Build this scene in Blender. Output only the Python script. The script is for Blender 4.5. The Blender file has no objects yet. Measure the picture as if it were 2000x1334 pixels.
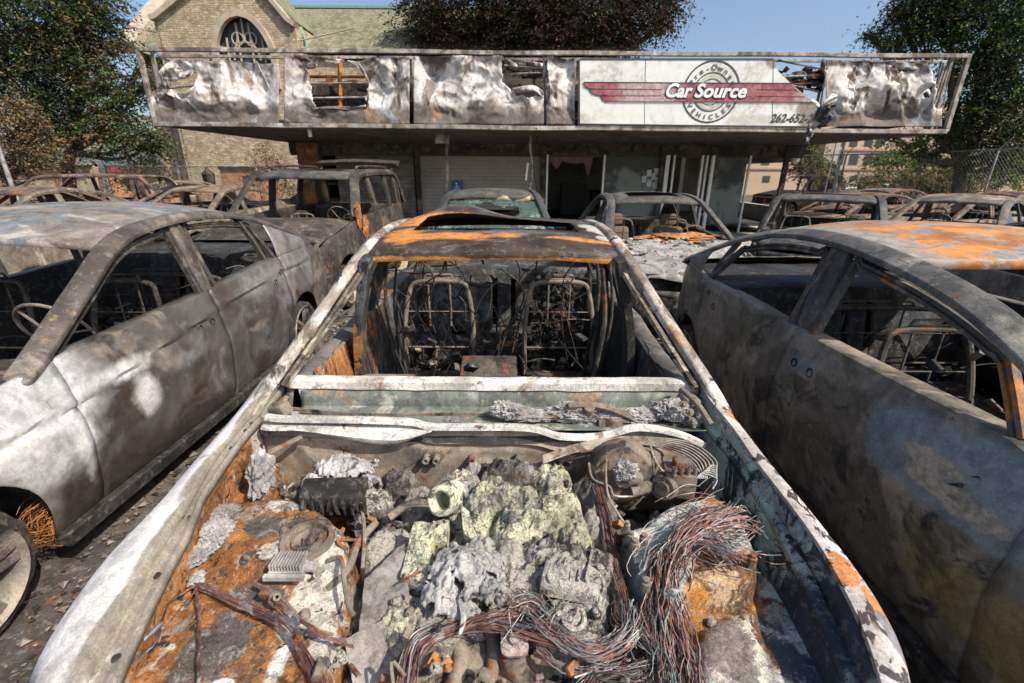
import bpy, bmesh, math, random
from mathutils import Vector, Matrix, noise
R = math.radians
S = bpy.context.scene
# ---------------------------------------------------------------- camera, sky, sun
EYE = 1.75; F = 889.0; TH = R(20.2); ROLL = R(0.35)
CT, ST = math.cos(TH), math.sin(TH)
cd = bpy.data.cameras.new('camera'); cam = bpy.data.objects.new('camera', cd); S.collection.objects.link(cam)
cd.sensor_width = 36; cd.lens = F/2000*36; cd.clip_start = .05; cd.clip_end = 2000
_r = Vector((1, 0, 0)); _u = Vector((0, ST, CT)); _f = Vector((0, CT, -ST))
cr_ = _r*math.cos(ROLL)+_u*math.sin(ROLL); cu_ = _u*math.cos(ROLL)-_r*math.sin(ROLL)
M = Matrix((cr_, cu_, -_f)).transposed().to_4x4(); M.translation = (0, 0, EYE)
cam.matrix_world = M
cd.dof.use_dof = True; cd.dof.focus_distance = 1.55; cd.dof.aperture_fstop = 6.3
S.camera = cam
SUN = Vector((.58, -.40, .74)).normalized()
sl = bpy.data.lights.new('sun', 'SUN'); sl.energy = 4.6; sl.angle = R(.6); sl.color = (1, .92, .79)
so = bpy.data.objects.new('sun', sl); S.collection.objects.link(so)
so.rotation_euler = SUN.to_track_quat('Z', 'Y').to_euler(); so.location = (5, -5, 12)
w = bpy.data.worlds.new('World'); S.world = w; w.use_nodes = True
nt = w.node_tree; bg = nt.nodes['Background']
sky = nt.nodes.new('ShaderNodeTexSky'); sky.sky_type = 'NISHITA'; sky.sun_disc = False
sky.sun_elevation = math.asin(SUN.z); sky.sun_rotation = math.atan2(SUN.x, SUN.y)
sky.air_density = 1.0; sky.dust_density = 2.8; sky.ozone_density = 2.2
nt.links.new(sky.outputs[0], bg.inputs[0]); bg.inputs[1].default_value = .142
S.view_settings.view_transform = 'Standard'; S.view_settings.look = 'None'; S.view_settings.gamma = 1
S.view_settings.exposure = .30

# ---------------------------------------------------------------- projection helpers (photo measurements -> metres)
def ray(px, py):
    a, b = (px-1000)/F, (py-667)/F
    c, s = math.cos(ROLL), math.sin(ROLL)
    u, v = a*c+b*s, -a*s+b*c
    return Vector((u, CT-ST*v, -ST-CT*v))
def PY(px, py, Y): d = ray(px, py); return Vector((0, 0, EYE))+d*(Y/d.y)
def PZ(px, py, z): d = ray(px, py); return Vector((0, 0, EYE))+d*((z-EYE)/d.z)
def PX(px, py, X): d = ray(px, py); return Vector((0, 0, EYE))+d*(X/d.x)

# ---------------------------------------------------------------- object helpers
def link(o): S.collection.objects.link(o); return o
def tag(o, label=None, cat=None, group=None, kind=None):
    if label: o['label'] = label
    if cat: o['category'] = cat
    if group: o['group'] = group
    if kind: o['kind'] = kind
    return o
def thing(name, label, cat, loc=(0, 0, 0), rz=0, group=None):
    o = link(bpy.data.objects.new(name, None)); o.location = loc; o.rotation_euler = (0, 0, rz); o.empty_display_size = .2
    return tag(o, label, cat, group)
def WM(o):
    m = Matrix.Translation(o.location) @ o.rotation_euler.to_matrix().to_4x4()
    return WM(o.parent) @ m if o.parent else m
def lerp(a, b, t): return a+(b-a)*t
def interp(tab, x):
    if x <= tab[0][0]: return tab[0][1]
    for i in range(len(tab)-1):
        if x <= tab[i+1][0]:
            a, b = tab[i], tab[i+1]; return lerp(a[1], b[1], (x-a[0])/max(1e-9, b[0]-a[0]))
    return tab[-1][1]
def cr(pts, n=6, closed=False):
    P = [Vector(p) for p in pts]
    if len(P) < 3: return [P[0].lerp(P[-1], i/n) for i in range(n+1)]
    out = []; N = len(P); rng = N if closed else N-1
    for i in range(rng):
        if closed: p0, p1, p2, p3 = P[(i-1) % N], P[i], P[(i+1) % N], P[(i+2) % N]
        else: p0, p1, p2, p3 = P[max(i-1, 0)], P[i], P[i+1], P[min(i+2, N-1)]
        for k in range(n):
            t = k/n
            out.append(.5*((2*p1)+(p2-p0)*t+(2*p0-5*p1+4*p2-p3)*t*t+(3*p1-p0-3*p2+p3)*t**3))
    if not closed: out.append(P[-1].copy())
    return out
def nz(p, s=1.0, o=0.0): return noise.noise(Vector((p[0]*s+o, p[1]*s+o*1.7, p[2]*s-o)))
def fbm(p, s=1.0, o=0.0, n=4):
    a, t = 1.0, 0.0
    for k in range(n): t += a*nz(p, s, o+k*7.3); a *= .5; s *= 2.1
    return t
def inpoly(x, y, poly):
    c = False; n = len(poly); j = n-1
    for i in range(n):
        xi, yi = poly[i]; xj, yj = poly[j]
        if (yi > y) != (yj > y) and x < (xj-xi)*(y-yi)/(yj-yi)+xi: c = not c
        j = i
    return c
class MB:
    def __init__(s): s.v = []; s.f = []; s.m = []; s.seg = []
    def add(s, vs, fs, mi=0):
        b = len(s.v); f0 = len(s.f); s.v += [Vector(v) for v in vs]; s.f += [tuple(b+i for i in f) for f in fs]; s.m += [mi]*len(fs); s.seg.append((b, len(s.v), f0, len(s.f))); return s
    def grid(s, rows, keep=None, mi=0, close=False):
        n = len(rows[0]); vs = [p for r in rows for p in r]; fs = []
        for i in range(len(rows)-1):
            for j in range(n if close else n-1):
                k = (j+1) % n
                if keep is None or keep(i, j): fs.append((i*n+j, i*n+k, (i+1)*n+k, (i+1)*n+j))
        return s.add(vs, fs, mi)
    def box(s, c, size, rot=None, bev=0, mi=0):
        c = Vector(c); h = Vector(size)/2; vs = []
        m = rot if rot is not None else Matrix.Identity(3)
        if isinstance(rot, (tuple, list)): 
            from mathutils import Euler
            m = Euler(rot).to_matrix()
        if bev <= 0:
            for x in (-1, 1):
                for y in (-1, 1):
                    for z in (-1, 1): vs.append(c+m@Vector((x*h.x, y*h.y, z*h.z)))
            return s.add(vs, [(0, 1, 3, 2), (4, 6, 7, 5), (0, 4, 5, 1), (2, 3, 7, 6), (0, 2, 6, 4), (1, 5, 7, 3)], mi)
        bm = bmesh.new(); bmesh.ops.create_cube(bm, size=1)
        for v in bm.verts: v.co = Vector((v.co.x*size[0], v.co.y*size[1], v.co.z*size[2]))
        bmesh.ops.bevel(bm, geom=bm.edges[:], offset=bev, segments=2, affect='EDGES', profile=.5)
        bm.verts.index_update(); vs = [c+m@v.co for v in bm.verts]; fs = [[v.index for v in f.verts] for f in bm.faces]; bm.free()
        return s.add(vs, fs, mi)
    def tube(s, path, r, n=6, cap=True, mi=0):
        path = [Vector(p) for p in path]; N = len(path)
        rr = r if callable(r) else (lambda t: r)
        t0 = (path[1]-path[0]).normalized(); up = Vector((0, 0, 1)) if abs(t0.z) < .9 else Vector((1, 0, 0))
        a = t0.cross(up).normalized(); vs = []; fs = []
        for i, p in enumerate(path):
            t = (path[min(i+1, N-1)]-path[max(i-1, 0)])
            t = t.normalized() if t.length > 1e-9 else t0
            a = (a-t*a.dot(t)); a = a.normalized() if a.length > 1e-6 else t.orthogonal().normalized()
            b = t.cross(a); q = rr(i/(N-1))
            for k in range(n): an = 2*math.pi*k/n; vs.append(p+(a*math.cos(an)+b*math.sin(an))*q)
        for i in range(N-1):
            for k in range(n): fs.append((i*n+k, i*n+(k+1) % n, (i+1)*n+(k+1) % n, (i+1)*n+k))
        if cap: fs.append(tuple(range(n-1, -1, -1))); fs.append(tuple((N-1)*n+k for k in range(n)))
        return s.add(vs, fs, mi)
    def sweep(s, path, prof, ref=Vector((0, 0, 1)), cap=True, mi=0, sc=None):
        # prof: list of (side, up) offsets; closed profile
        path = [Vector(p) for p in path]; N = len(path); n = len(prof); vs = []; fs = []
        for i, p in enumerate(path):
            t = (path[min(i+1, N-1)]-path[max(i-1, 0)]).normalized()
            rf = ref(i/(N-1)) if callable(ref) else ref
            a = t.cross(rf).normalized(); b = a.cross(t).normalized(); k_ = sc(i/(N-1)) if sc else 1
            for (x, y) in prof: vs.append(p+(a*x+b*y)*k_)
        for i in range(N-1):
            for k in range(n): fs.append((i*n+k, i*n+(k+1) % n, (i+1)*n+(k+1) % n, (i+1)*n+k))
        if cap: fs.append(tuple(range(n-1, -1, -1))); fs.append(tuple((N-1)*n+k for k in range(n)))
        return s.add(vs, fs, mi)
    def lathe(s, c, axis, prof, n=24, mi=0, cap=False):
        c = Vector(c); ax = Vector(axis).normalized(); a = ax.orthogonal().normalized(); b = ax.cross(a)
        rows = [[c+ax*h+(a*math.cos(2*math.pi*k/n)+b*math.sin(2*math.pi*k/n))*r for k in range(n)] for (r, h) in prof]
        s.grid(rows, close=True, mi=mi)
        if cap: L_ = len(s.v); s.f.append(tuple(range(L_-n, L_))); s.m.append(mi)
        return s
    def lump(s, c, rad, seed=0, disp=.3, sc=3.0, sub=4, rot=0, fold=0, flat=None, mi=0):
        bm = bmesh.new(); bmesh.ops.create_icosphere(bm, subdivisions=sub, radius=1); c = Vector(c); vs = []
        cs, sn = math.cos(rot), math.sin(rot)
        for v in bm.verts:
            p = v.co; d = 1+disp*fbm(p, sc*.5, seed, 5)
            if fold: d += fold*(abs(nz(p, sc*1.3, seed+3))*-2+.4)+fold*.5*(abs(nz(p, sc*3, seed+9))*-2+.4)
            q = Vector((p.x*rad[0]*d, p.y*rad[1]*d, p.z*rad[2]*d))
            q = Vector((q.x*cs-q.y*sn, q.x*sn+q.y*cs, q.z))
            if flat is not None and q.z < -flat: q.z = -flat
            vs.append(c+q)
        bm.verts.index_update(); fs = [[v.index for v in f.verts] for f in bm.faces]; bm.free()
        return s.add(vs, fs, mi)
    def build_each(s, name, mats, parent=None, world=False, kind=None, **k):
        out = []; mats = mats if isinstance(mats, (list, tuple)) else [mats]
        for (v0, v1, f0, f1) in s.seg:
            if f1 <= f0: continue
            q = MB(); q.v = s.v[v0:v1]; q.f = [tuple(i-v0 for i in f) for f in s.f[f0:f1]]; q.m = [0]*(f1-f0); out.append(q.build(name, mats[s.m[f0]], parent, world=world, **k))
        return out
    def build(s, name, mats, parent=None, world=False, smooth=True, solid=0, bev=0, auto=None):
        me = bpy.data.meshes.new(name); vs = s.v
        if world and parent: inv = WM(parent).inverted(); vs = [inv@v for v in vs]
        me.from_pydata([tuple(v) for v in vs], [], s.f)
        mats = mats if isinstance(mats, (list, tuple)) else [mats]
        for m in mats: me.materials.append(m)
        if len(mats) > 1: me.polygons.foreach_set('material_index', s.m)
        me.update(); me.validate()
        o = link(bpy.data.objects.new(name, me)); o.parent = parent
        if smooth:
            try: me.shade_smooth(); 
            except Exception: pass
            if auto is None: auto = 40
            if auto < 180:
                bm = bmesh.new(); bm.from_mesh(me); lim = R(auto)
                for e in bm.edges:
                    if len(e.link_faces) == 2 and e.calc_face_angle(0) > lim: e.smooth = False
                bm.to_mesh(me); bm.free()
        if solid: md = o.modifiers.new('thickness', 'SOLIDIFY'); md.thickness = solid; md.offset = 0
        if bev: md = o.modifiers.new('edge', 'BEVEL'); md.width = bev; md.segments = 2; md.limit_method = 'ANGLE'
        return o

# ---------------------------------------------------------------- materials
def newmat(name):
    m = bpy.data.materials.new(name); m.use_nodes = True; n = m.node_tree.nodes; b = n['Principled BSDF']; return m, m.node_tree, n, b
def N_(nt, t, **kw):
    n = nt.nodes.new(t)
    for k, v in kw.items(): setattr(n, k, v)
    return n
def noise_fac(nt, vec, scale, detail=5, rough=.6, dist=0, off=0, stretch=None):
    if off or stretch:
        mp = N_(nt, 'ShaderNodeMapping'); mp.inputs['Location'].default_value = (off, off*.7, -off*.4)
        if stretch: mp.inputs['Scale'].default_value = stretch
        nt.links.new(vec, mp.inputs[0]); vec = mp.outputs[0]
    n = N_(nt, 'ShaderNodeTexNoise'); n.inputs['Scale'].default_value = scale; n.inputs['Detail'].default_value = detail
    n.inputs['Roughness'].default_value = rough; n.inputs['Distortion'].default_value = dist
    nt.links.new(vec, n.inputs['Vector']); return n.outputs[0]
def mrange(nt, x, lo, hi, a=0, b=1):
    m = N_(nt, 'ShaderNodeMapRange', interpolation_type='SMOOTHSTEP')
    for i, v in ((1, lo), (2, hi), (3, a), (4, b)): m.inputs[i].default_value = v
    nt.links.new(x, m.inputs[0]); return m.outputs[0]
def math_(nt, op, a, b=None, clamp=False):
    m = N_(nt, 'ShaderNodeMath', operation=op, use_clamp=clamp)
    for i, x in enumerate((a, b)):
        if x is None: continue
        if isinstance(x, (int, float)): m.inputs[i].default_value = x
        else: nt.links.new(x, m.inputs[i])
    return m.outputs[0]
def mixc(nt, f, a, b, mode='MIX'):
    m = N_(nt, 'ShaderNodeMix', data_type='RGBA', blend_type=mode)
    for i, x in ((0, f), (6, a), (7, b)):
        if isinstance(x, (int, float)): m.inputs[i].default_value = x
        elif isinstance(x, tuple): m.inputs[i].default_value = (*x[:3], 1)
        else: nt.links.new(x, m.inputs[i])
    return m.outputs[2]
def burnt(name, base, layers=(), rough=.72, bump=.35, metal=0.0, speck=.35, origin=None, bscale=26, spec=.35, var=.35, grain=.55):
    """layers: dict(c, s, lo, hi, off, st, blobs=[(world xyz, r)], a)"""
    m, nt, n, b = newmat(name); L = nt.links
    tc = N_(nt, 'ShaderNodeTexCoord'); v = tc.outputs['Object']
    col = None; pos = v
    if origin is not None:
        ad = N_(nt, 'ShaderNodeVectorMath', operation='ADD'); ad.inputs[1].default_value = origin; L.new(v, ad.inputs[0]); pos = ad.outputs[0]
    # slow value variation of base
    f0 = noise_fac(nt, v, 5, 6, .65, .6, off=hash(name) % 17*.3)
    col = mixc(nt, mrange(nt, f0, .35, .65), tuple(x*(1-var) for x in base), tuple(min(1, x*(1+var)) for x in base))
    rg = None
    for i, l in enumerate(layers):
        f = noise_fac(nt, v, l.get('s', 3), l.get('d', 8), l.get('r', .62), l.get('dist', .8), off=l.get('off', i*3.1+1), stretch=l.get('st'))
        if l.get('blobs'):
            acc = None
            for (c, r) in l['blobs']:
                rr = r if isinstance(r, (tuple, list)) else (r, r, r)
                sb = N_(nt, 'ShaderNodeVectorMath', operation='SUBTRACT'); L.new(pos, sb.inputs[0]); sb.inputs[1].default_value = tuple(c)
                dv = N_(nt, 'ShaderNodeVectorMath', operation='DIVIDE'); L.new(sb.outputs[0], dv.inputs[0]); dv.inputs[1].default_value = rr
                ln = N_(nt, 'ShaderNodeVectorMath', operation='LENGTH'); L.new(dv.outputs[0], ln.inputs[0])
                q = math_(nt, 'SUBTRACT', 1.0, ln.outputs['Value'])
                acc = q if acc is None else math_(nt, 'MAXIMUM', acc, q)
            k = l.get('na', 3.0)
            t = math_(nt, 'ADD', acc, math_(nt, 'MULTIPLY', math_(nt, 'SUBTRACT', f, .5), k))
            mask = mrange(nt, t, -l.get('soft', .15), l.get('soft', .15))
        else: mask = mrange(nt, f, l['lo'], l['hi'])
        if l.get('a', 1) != 1: mask = math_(nt, 'MULTIPLY', mask, l['a'])
        c2 = l['c']
        if l.get('v', .25):
            f3 = noise_fac(nt, v, l.get('s', 3)*4+6, 5, .7, .3, off=i*5.7+2)
            vv = l.get('v', .25); c2 = mixc(nt, mrange(nt, f3, .35, .65), tuple(x*(1-vv) for x in l['c']), tuple(min(1, x*(1+vv)) for x in l['c']))
        col = mixc(nt, mask, col, c2)
    # pitting / speckle; in the engine bay its dark dots also paint cavity shade
    f1 = noise_fac(nt, v, bscale*3.2, 6, .72, .2)
    if speck:
        col = mixc(nt, mrange(nt, f1, .56, .68, 0, speck), col, (.028, .022, .018))
        f2 = noise_fac(nt, v, bscale*1.7, 5, .7, .5, off=9)
        col = mixc(nt, mrange(nt, f2, .58, .72, 0, speck*.7), col, (.50, .47, .42))
    if speck and grain:   # grain, small blisters and flake edges
        g1 = noise_fac(nt, v, bscale*6, 4, .8, .1, off=6); col = mixc(nt, 1.0, col, mixc(nt, mrange(nt, g1, .3, .7), tuple(1-x*grain for x in (.45, .47, .5)), tuple(1+x*grain for x in (.45, .43, .4))), 'MULTIPLY')
        g2 = noise_fac(nt, v, bscale*.62, 7, .78, .3, off=13); col = mixc(nt, mrange(nt, g2, .545, .575, 0, min(1, speck*1.9*grain)), col, mixc(nt, .62, col, (.035, .028, .022)))
        g3 = noise_fac(nt, v, bscale*.8, 7, .78, .3, off=21); col = mixc(nt, mrange(nt, g3, .56, .59, 0, min(1, speck*1.7*grain)), col, mixc(nt, .5, col, (.42, .39, .35)))
    L.new(col, b.inputs['Base Color'])
    L.new(mrange(nt, f0, .3, .7, rough-.12, min(1, rough+.12)), b.inputs['Roughness'])
    b.inputs['Metallic'].default_value = metal; b.inputs['Specular IOR Level'].default_value = spec
    if bump:
        fb = noise_fac(nt, v, bscale, 8, .7, .4, off=4)
        sm = math_(nt, 'ADD', fb, math_(nt, 'MULTIPLY', f1, .5))
        bp = N_(nt, 'ShaderNodeBump'); bp.inputs['Strength'].default_value = bump; bp.inputs['Distance'].default_value = .012
        L.new(sm, bp.inputs['Height']); L.new(bp.outputs[0], b.inputs['Normal'])
    return m
def flat(name, c, rough=.6, metal=0, var=.15, s=8, bump=0, emit=0):
    m, nt, n, b = newmat(name); tc = N_(nt, 'ShaderNodeTexCoord')
    f = noise_fac(nt, tc.outputs['Object'], s, 6, .65)
    col = mixc(nt, mrange(nt, f, .35, .65), tuple(x*(1-var) for x in c), tuple(min(1, x*(1+var)) for x in c))
    nt.links.new(col, b.inputs['Base Color']); b.inputs['Roughness'].default_value = rough; b.inputs['Metallic'].default_value = metal
    if bump:
        bp = N_(nt, 'ShaderNodeBump'); bp.inputs['Strength'].default_value = bump; bp.inputs['Distance'].default_value = .02
        nt.links.new(f, bp.inputs['Height']); nt.links.new(bp.outputs[0], b.inputs['Normal'])
    return m
OR = (.42, .165, .042); ORD = (.20, .07, .02); SOOT = (.022, .019, .017); TAN = (.36, .31, .25); ASH = (.56, .55, .54); BLU = (.22, .25, .28); BRN = (.11, .085, .065)
M_soot = burnt('charred_black', (.03, .026, .023), [dict(c=(.10, .085, .07), s=6, lo=.52, hi=.66), dict(c=ORD, s=4, lo=.58, hi=.66)], rough=.85, bump=.6)
M_int = burnt('burnt_interior', (.022, .022, .023), [dict(c=(.045, .06, .068), s=3, lo=.5, hi=.62), dict(c=(.11, .05, .022), s=4, lo=.58, hi=.68), dict(c=(.11, .10, .09), s=9, lo=.60, hi=.70)], rough=.85, bump=.6)
M_char = burnt('charred_plastic', (.032, .029, .027), [dict(c=(.085, .08, .075), s=9, lo=.54, hi=.64), dict(c=(.014, .013, .012), s=5, lo=.5, hi=.6)], rough=.8, bump=.7)
M_rust = burnt('orange_rust', OR, [dict(c=ORD, s=7, lo=.5, hi=.62), dict(c=(.12, .09, .075), s=4, lo=.55, hi=.66), dict(c=(.4, .36, .32), s=12, lo=.62, hi=.7)], bump=.5)
M_tube = burnt('scorched_steel_tube', (.20, .17, .135), [dict(c=ORD, s=9, lo=.55, hi=.65), dict(c=SOOT, s=7, lo=.54, hi=.64)], bump=.4)
M_ash = burnt('pale_ash', (.38, .37, .365), [dict(c=(.24, .22, .21), s=9, lo=.56, hi=.68), dict(c=(.70, .69, .67), s=5, lo=.55, hi=.7)], rough=.95, bump=.9, bscale=40, speck=.45)
M_paint = burnt('bleached_paint', (.60, .58, .55), [dict(c=(.30, .26, .21), s=4, lo=.53, hi=.68), dict(c=(.10, .08, .06), s=8, lo=.60, hi=.68), dict(c=(.42, .44, .42), s=2.5, lo=.5, hi=.62)], rough=.62, bump=.3)
M_copper = burnt('burnt_copper_wire', (.17, .085, .07), [dict(c=(.30, .13, .075), s=14, lo=.54, hi=.62), dict(c=(.28, .25, .24), s=18, lo=.52, hi=.6), dict(c=(.10, .06, .06), s=8, lo=.55, hi=.65)], rough=.55, bump=0, metal=.35)
M_wire = burnt('grey_bare_wire', (.22, .235, .235), [dict(c=(.27, .17, .17), s=9, lo=.48, hi=.58), dict(c=(.12, .18, .18), s=7, lo=.55, hi=.65)], rough=.5, bump=0, metal=.4)
# ---------------------------------------------------------------- burnt car builder (local: y = 0 at the nose, +y to the tail, x to the side)
PF0 = [(0, .93), (.12, .965), (.45, 1.0), (.60, .998), (.66, .985), (.85, .965), (1, .93)]
def car(name, label, cat, loc, rz, P, group=None):
    rnd = random.Random(P.get('seed', 1)); t = thing(name, label, cat, loc, rz, group)
    L, hw, sill = P['L'], P['hw'], P.get('sill', .22); belt = P['belt']; plan = P.get('plan', [(0, .80), (.25, .92), (.8, .98), (L*.5, 1), (L-.9, .97), (L-.25, .9), (L, .78)])
    yf, yr = P['wy']; wr = P.get('wr', .36); pf = P.get('pf', PF0); st = P.get('step', .08); nr = P.get('rows', 14); sd = P.get('seed', 1)*3.7
    bm_, rm, im = P['body'], P.get('roofm', P['body']), P.get('int', M_int); dn = P.get('dent', .012); hero = P.get('hero', False)
    cl = lambda y: interp(plan, y); bz = lambda y: interp(belt, y)
    def low(y):
        z = sill
        for wy in (yf, yr):
            d = abs(y-wy)
            if d < wr: z = max(z, .33+math.sqrt(wr*wr-d*d)*.98)
        return z
    def sx(y, q): return hw*cl(y)*interp(pf, q)
    def spt(sg, y, q):
        z0, z1 = sill, bz(y); zl = low(y); z = lerp(zl, z1, q); qq = (z-z0)/(z1-z0)
        d = dn*(1.2*nz((y, z*1.3, sg), 2.3, sd)+.4*nz((y, z, sg), 7, sd))
        for (dy, dz, r, a) in P.get('pits', []):
            e = ((y-dy)**2+(z-dz)**2)/(r*r)
            if e < 6: d -= a*math.exp(-e)
        if P.get('crease'):
            cz = interp(P['crease'], y); e = (z-cz)
            d += .012*math.exp(-(e/.012)**2)*-1+.008*math.exp(-((e-.03)/.02)**2)
        return Vector((sg*(sx(y, qq)+d), y, z))
    ya = P.get('ya', P['rail'][0][0]); ye = P['rail'][-1][0]; dr = P['doors']
    segs = [('front_fender', .0 if P.get('front', True) else .15, dr[0])]+[(('front_door' if i == 0 else 'rear_door'), dr[i], dr[i+1]) for i in range(len(dr)-1)]+[('rear_quarter', dr[-1], L)]
    for sg in (-1, 1):
        if P.get('oneside') and sg != P['oneside']: continue
        for (nm, a, b) in segs:
            if nm == 'front_fender' and P.get('nofender'): continue
            n = max(3, int((b-a)/st)); g = .005 if hero else .008
            ys = [a+g+(b-a-2*g)*i/n for i in range(n+1)]
            if nm.startswith(('front_f', 'rear_q')):
                for wy in (yf, yr):
                    ys += [wy+wr*s_ for s_ in (-.999, -.97, -.9, .9, .97, .999) if a+g < wy+wr*s_ < b-g]
                ys = sorted(ys)
            rows = []
            for k in range(nr+1): rows.append([spt(sg, y, k/nr) for y in ys])
            top = rows[-1]; w_ = .09 if 'door' in nm else .035
            rows.append([p+Vector((-sg*.012, 0, .006)) for p in top]); rows.append([p+Vector((-sg*w_, 0, .004)) for p in top])
            inn = [rows[-1], [p+Vector((-sg*(w_+.006), 0, -.05)) for p in top]]
            if 'door' in nm: inn += [[p+Vector((-sg*(w_+.02+.012*nz(p, 6, 4)), 0, -dd)) for p in top] for dd in (.15, .3, .45, .66)]
            m = MB(); m.grid(rows); m.grid(inn, mi=1)
            # turned edges
            for e in (0, -1):
                m.grid([[r[e] for r in rows[:nr+1]], [r[e]+Vector((-sg*.03, .004 if e else -.004, 0)) for r in rows[:nr+1]]])
            o = m.build(nm, [bm_, im], t, solid=.004 if hero else .006)
            if P.get('handles') and 'door' in nm:
                for hy in P['handles'].get((nm), []):
                    hm = MB(); y, q = hy
                    for dy in (0, .13):
                        c = spt(sg, y+dy, q); hm.lathe(c+Vector((sg*.004, 0, 0)), (sg, 0, 0), [(.024, -.012), (.024, .001), (.017, .003), (.015, -.02), (.002, -.03)], 14)
                    hm.build_each('handle_socket', M_soot, o)
        # rocker
        m = MB(); m.sweep([Vector((sg*(hw*.93), y, sill-.02)) for y in (yf+wr+.02, (yf+yr)/2, yr-wr-.02)], [(-.05, -.05), (.03, -.05), (.04, .03), (-.05, .03)]); m.build('sill', M_char, t, bev=.01)
    # greenhouse rails
    rl = cr([Vector((x, y, z)) for (y, z, x) in P['rail']], 8)
    yz = [(p.y, p.z) for p in rl]; yx = [(p.y, p.x) for p in rl]
    rw, rh = P.get('railw', .058), P.get('railh', .03)
    prof = [(-rw, -rh*.4), (-rw*.8, rh), (rw*.3, rh*1.2), (rw, rh*.3), (rw*.9, -rh), (-rw*.4, -rh)]
    for sg in (-1, 1):
        m = MB(); path = [Vector((sg*p.x, p.y, p.z)) for p in rl]
        pr = [(x*-sg, y) for (x, y) in prof]
        m.sweep(path, pr, ref=lambda q, s_=sg: Vector((s_*.45, 0, .9)), sc=lambda q: min(1, .8+q*3))
        m.build('roof_rail', P.get('railm', bm_), t, bev=.006 if hero else 0)
        # pillars
        for (nm, yb, yt, wd) in [('center_pillar', *P['bp'], P.get('bw', .10))]+[('rear_post', *q) for q in P.get('posts', [])]:
            m = MB(); pb = Vector((sg*(sx(yb, 1)-.05), yb, bz(yb)-.02)); pt = Vector((sg*(interp(yx, yt)-.0), yt, interp(yz, yt)-.01))
            mid = pb.lerp(pt, .5)+Vector((sg*.012, 0, 0)); h = wd/2
            m.sweep([pb+Vector((0, 0, -.5)) if nm == 'center_pillar' else pb, pb, mid, pt], [(-h, -.02), (-h, .015), (-h*.3, .022), (-h*.25, .012), (h*.3, .012), (h*.35, .022), (h, .015), (h, -.02)], ref=Vector((sg, 0, .0)))
            m.build(nm, P.get('pillm', bm_), t)
        # filled rear pillar
        if 'cq' in P:
            cb, ct_ = P['cq']; m = MB(); rows = []
            for k in range(9):
                q = k/8; row = []
                for i in range(13):
                    s_ = i/12; y0 = lerp(cb, ye, s_); y1 = lerp(ct_, ye, s_)
                    b0 = Vector((sg*(sx(y0, 1)-.012), y0, bz(y0)-.004)); b1 = Vector((sg*(interp(yx, y1)+.01), y1, interp(yz, y1)+.01))
                    p = b0.lerp(b1, q); p.x += sg*.02*math.sin(q*math.pi); row.append(p)
                rows.append(row)
            m.grid(rows); m.build('rear_pillar', bm_, t, solid=.012)
        if P.get('frames'):
            for (y0, y1, b0, b1) in P['frames']:
                ins = P.get('fins', .045); n = 14; path = [Vector((sg*(sx(b0, 1)-.03), b0, bz(b0)+.0))]
                for i in range(n+1):
                    y = lerp(y0, y1, i/n); zz = interp(yz, y)-ins-.012; xx = interp(yx, y)+.004
                    if zz > bz(y)+.02: path.append(Vector((sg*xx, y, zz)))
                path.append(Vector((sg*(sx(b1, 1)-.03), b1, bz(b1))))
                path = cr(path, 2)
                m = MB(); m.sweep(path, [(-.018, -.02), (-.018, .012), (-.004, .016), (0, .006), (.006, .016), (.018, .012), (.018, -.02)], ref=Vector((sg, 0, .25)))
                m.build('window_frame', P.get('framem', M_tube), t)
    # roof skin
    yh, yq = P['hdr']; nl = 26 if hero else 12; nc = 22 if hero else 10; crown = P.get('crown', .05)
    hole = P.get('sunroof'); rows = []
    for i in range(nl+1):
        s_ = i/nl; row = []
        for j in range(nc+1):
            c = j/nc*2-1; bow = P.get('bow', .07)
            yy = yh+(yq-yh)*s_-bow*(1-c*c)*(1-s_)*1.0+bow*(1-c*c)*s_
            ys_ = yh+(yq-yh)*s_; z = interp(yz, ys_); x = interp(yx, ys_)+P.get('rover', -.01)
            zz = z+P.get('lift', .008)+crown*(1-abs(c)**2.4)*math.sin(math.pi*(.12+.76*s_))**.5
            if abs(c) > .93: zz -= .006
            zz += P.get('rdent', .01)*nz((c*1.5, yy*1.6, 0), 1.7, sd)
            for (cx, cy, r, a) in P.get('rpits', []): zz += a*math.exp(-(((c*x-cx)**2+(yy-cy)**2)/(r*r)))
            row.append(Vector((c*x, yy, zz)))
        rows.append(row)
    m = MB()
    if hole: hx, h0, h1 = hole; m.grid(rows, keep=lambda i, j: not (h0 <= rows[i][j].y and rows[i+1][j].y <= h1 and abs(rows[i][j].x) <= hx and abs(rows[i][j+1].x) <= hx))
    else: m.grid(rows)
    # headers turned down
    m.grid([rows[0], [p+Vector((0, .012, -.03)) for p in rows[0]], [p+Vector((0, .07, -.035)) for p in rows[0]]])
    m.grid([rows[-1], [p+Vector((0, -.01, -.03)) for p in rows[-1]], [p+Vector((0, -.06, -.03)) for p in rows[-1]]])
    m.build('roof', rm, t, solid=.006)
    # roof cross bows
    m = MB()
    for s_ in (.33, .66):
        if hole: break
        yy = lerp(yh, yq, s_); x = interp(yx, yy)-.03; z = interp(yz, yy)
        m.sweep([Vector((c*x, yy, z-.03+crown*(1-c*c)*.8)) for c in (-1, -.5, 0, .5, 1)], [(-.03, -.01), (-.03, .01), (.03, .01), (.03, -.01)])
    if m.v: m.build('roof_bow', im, t)
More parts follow.
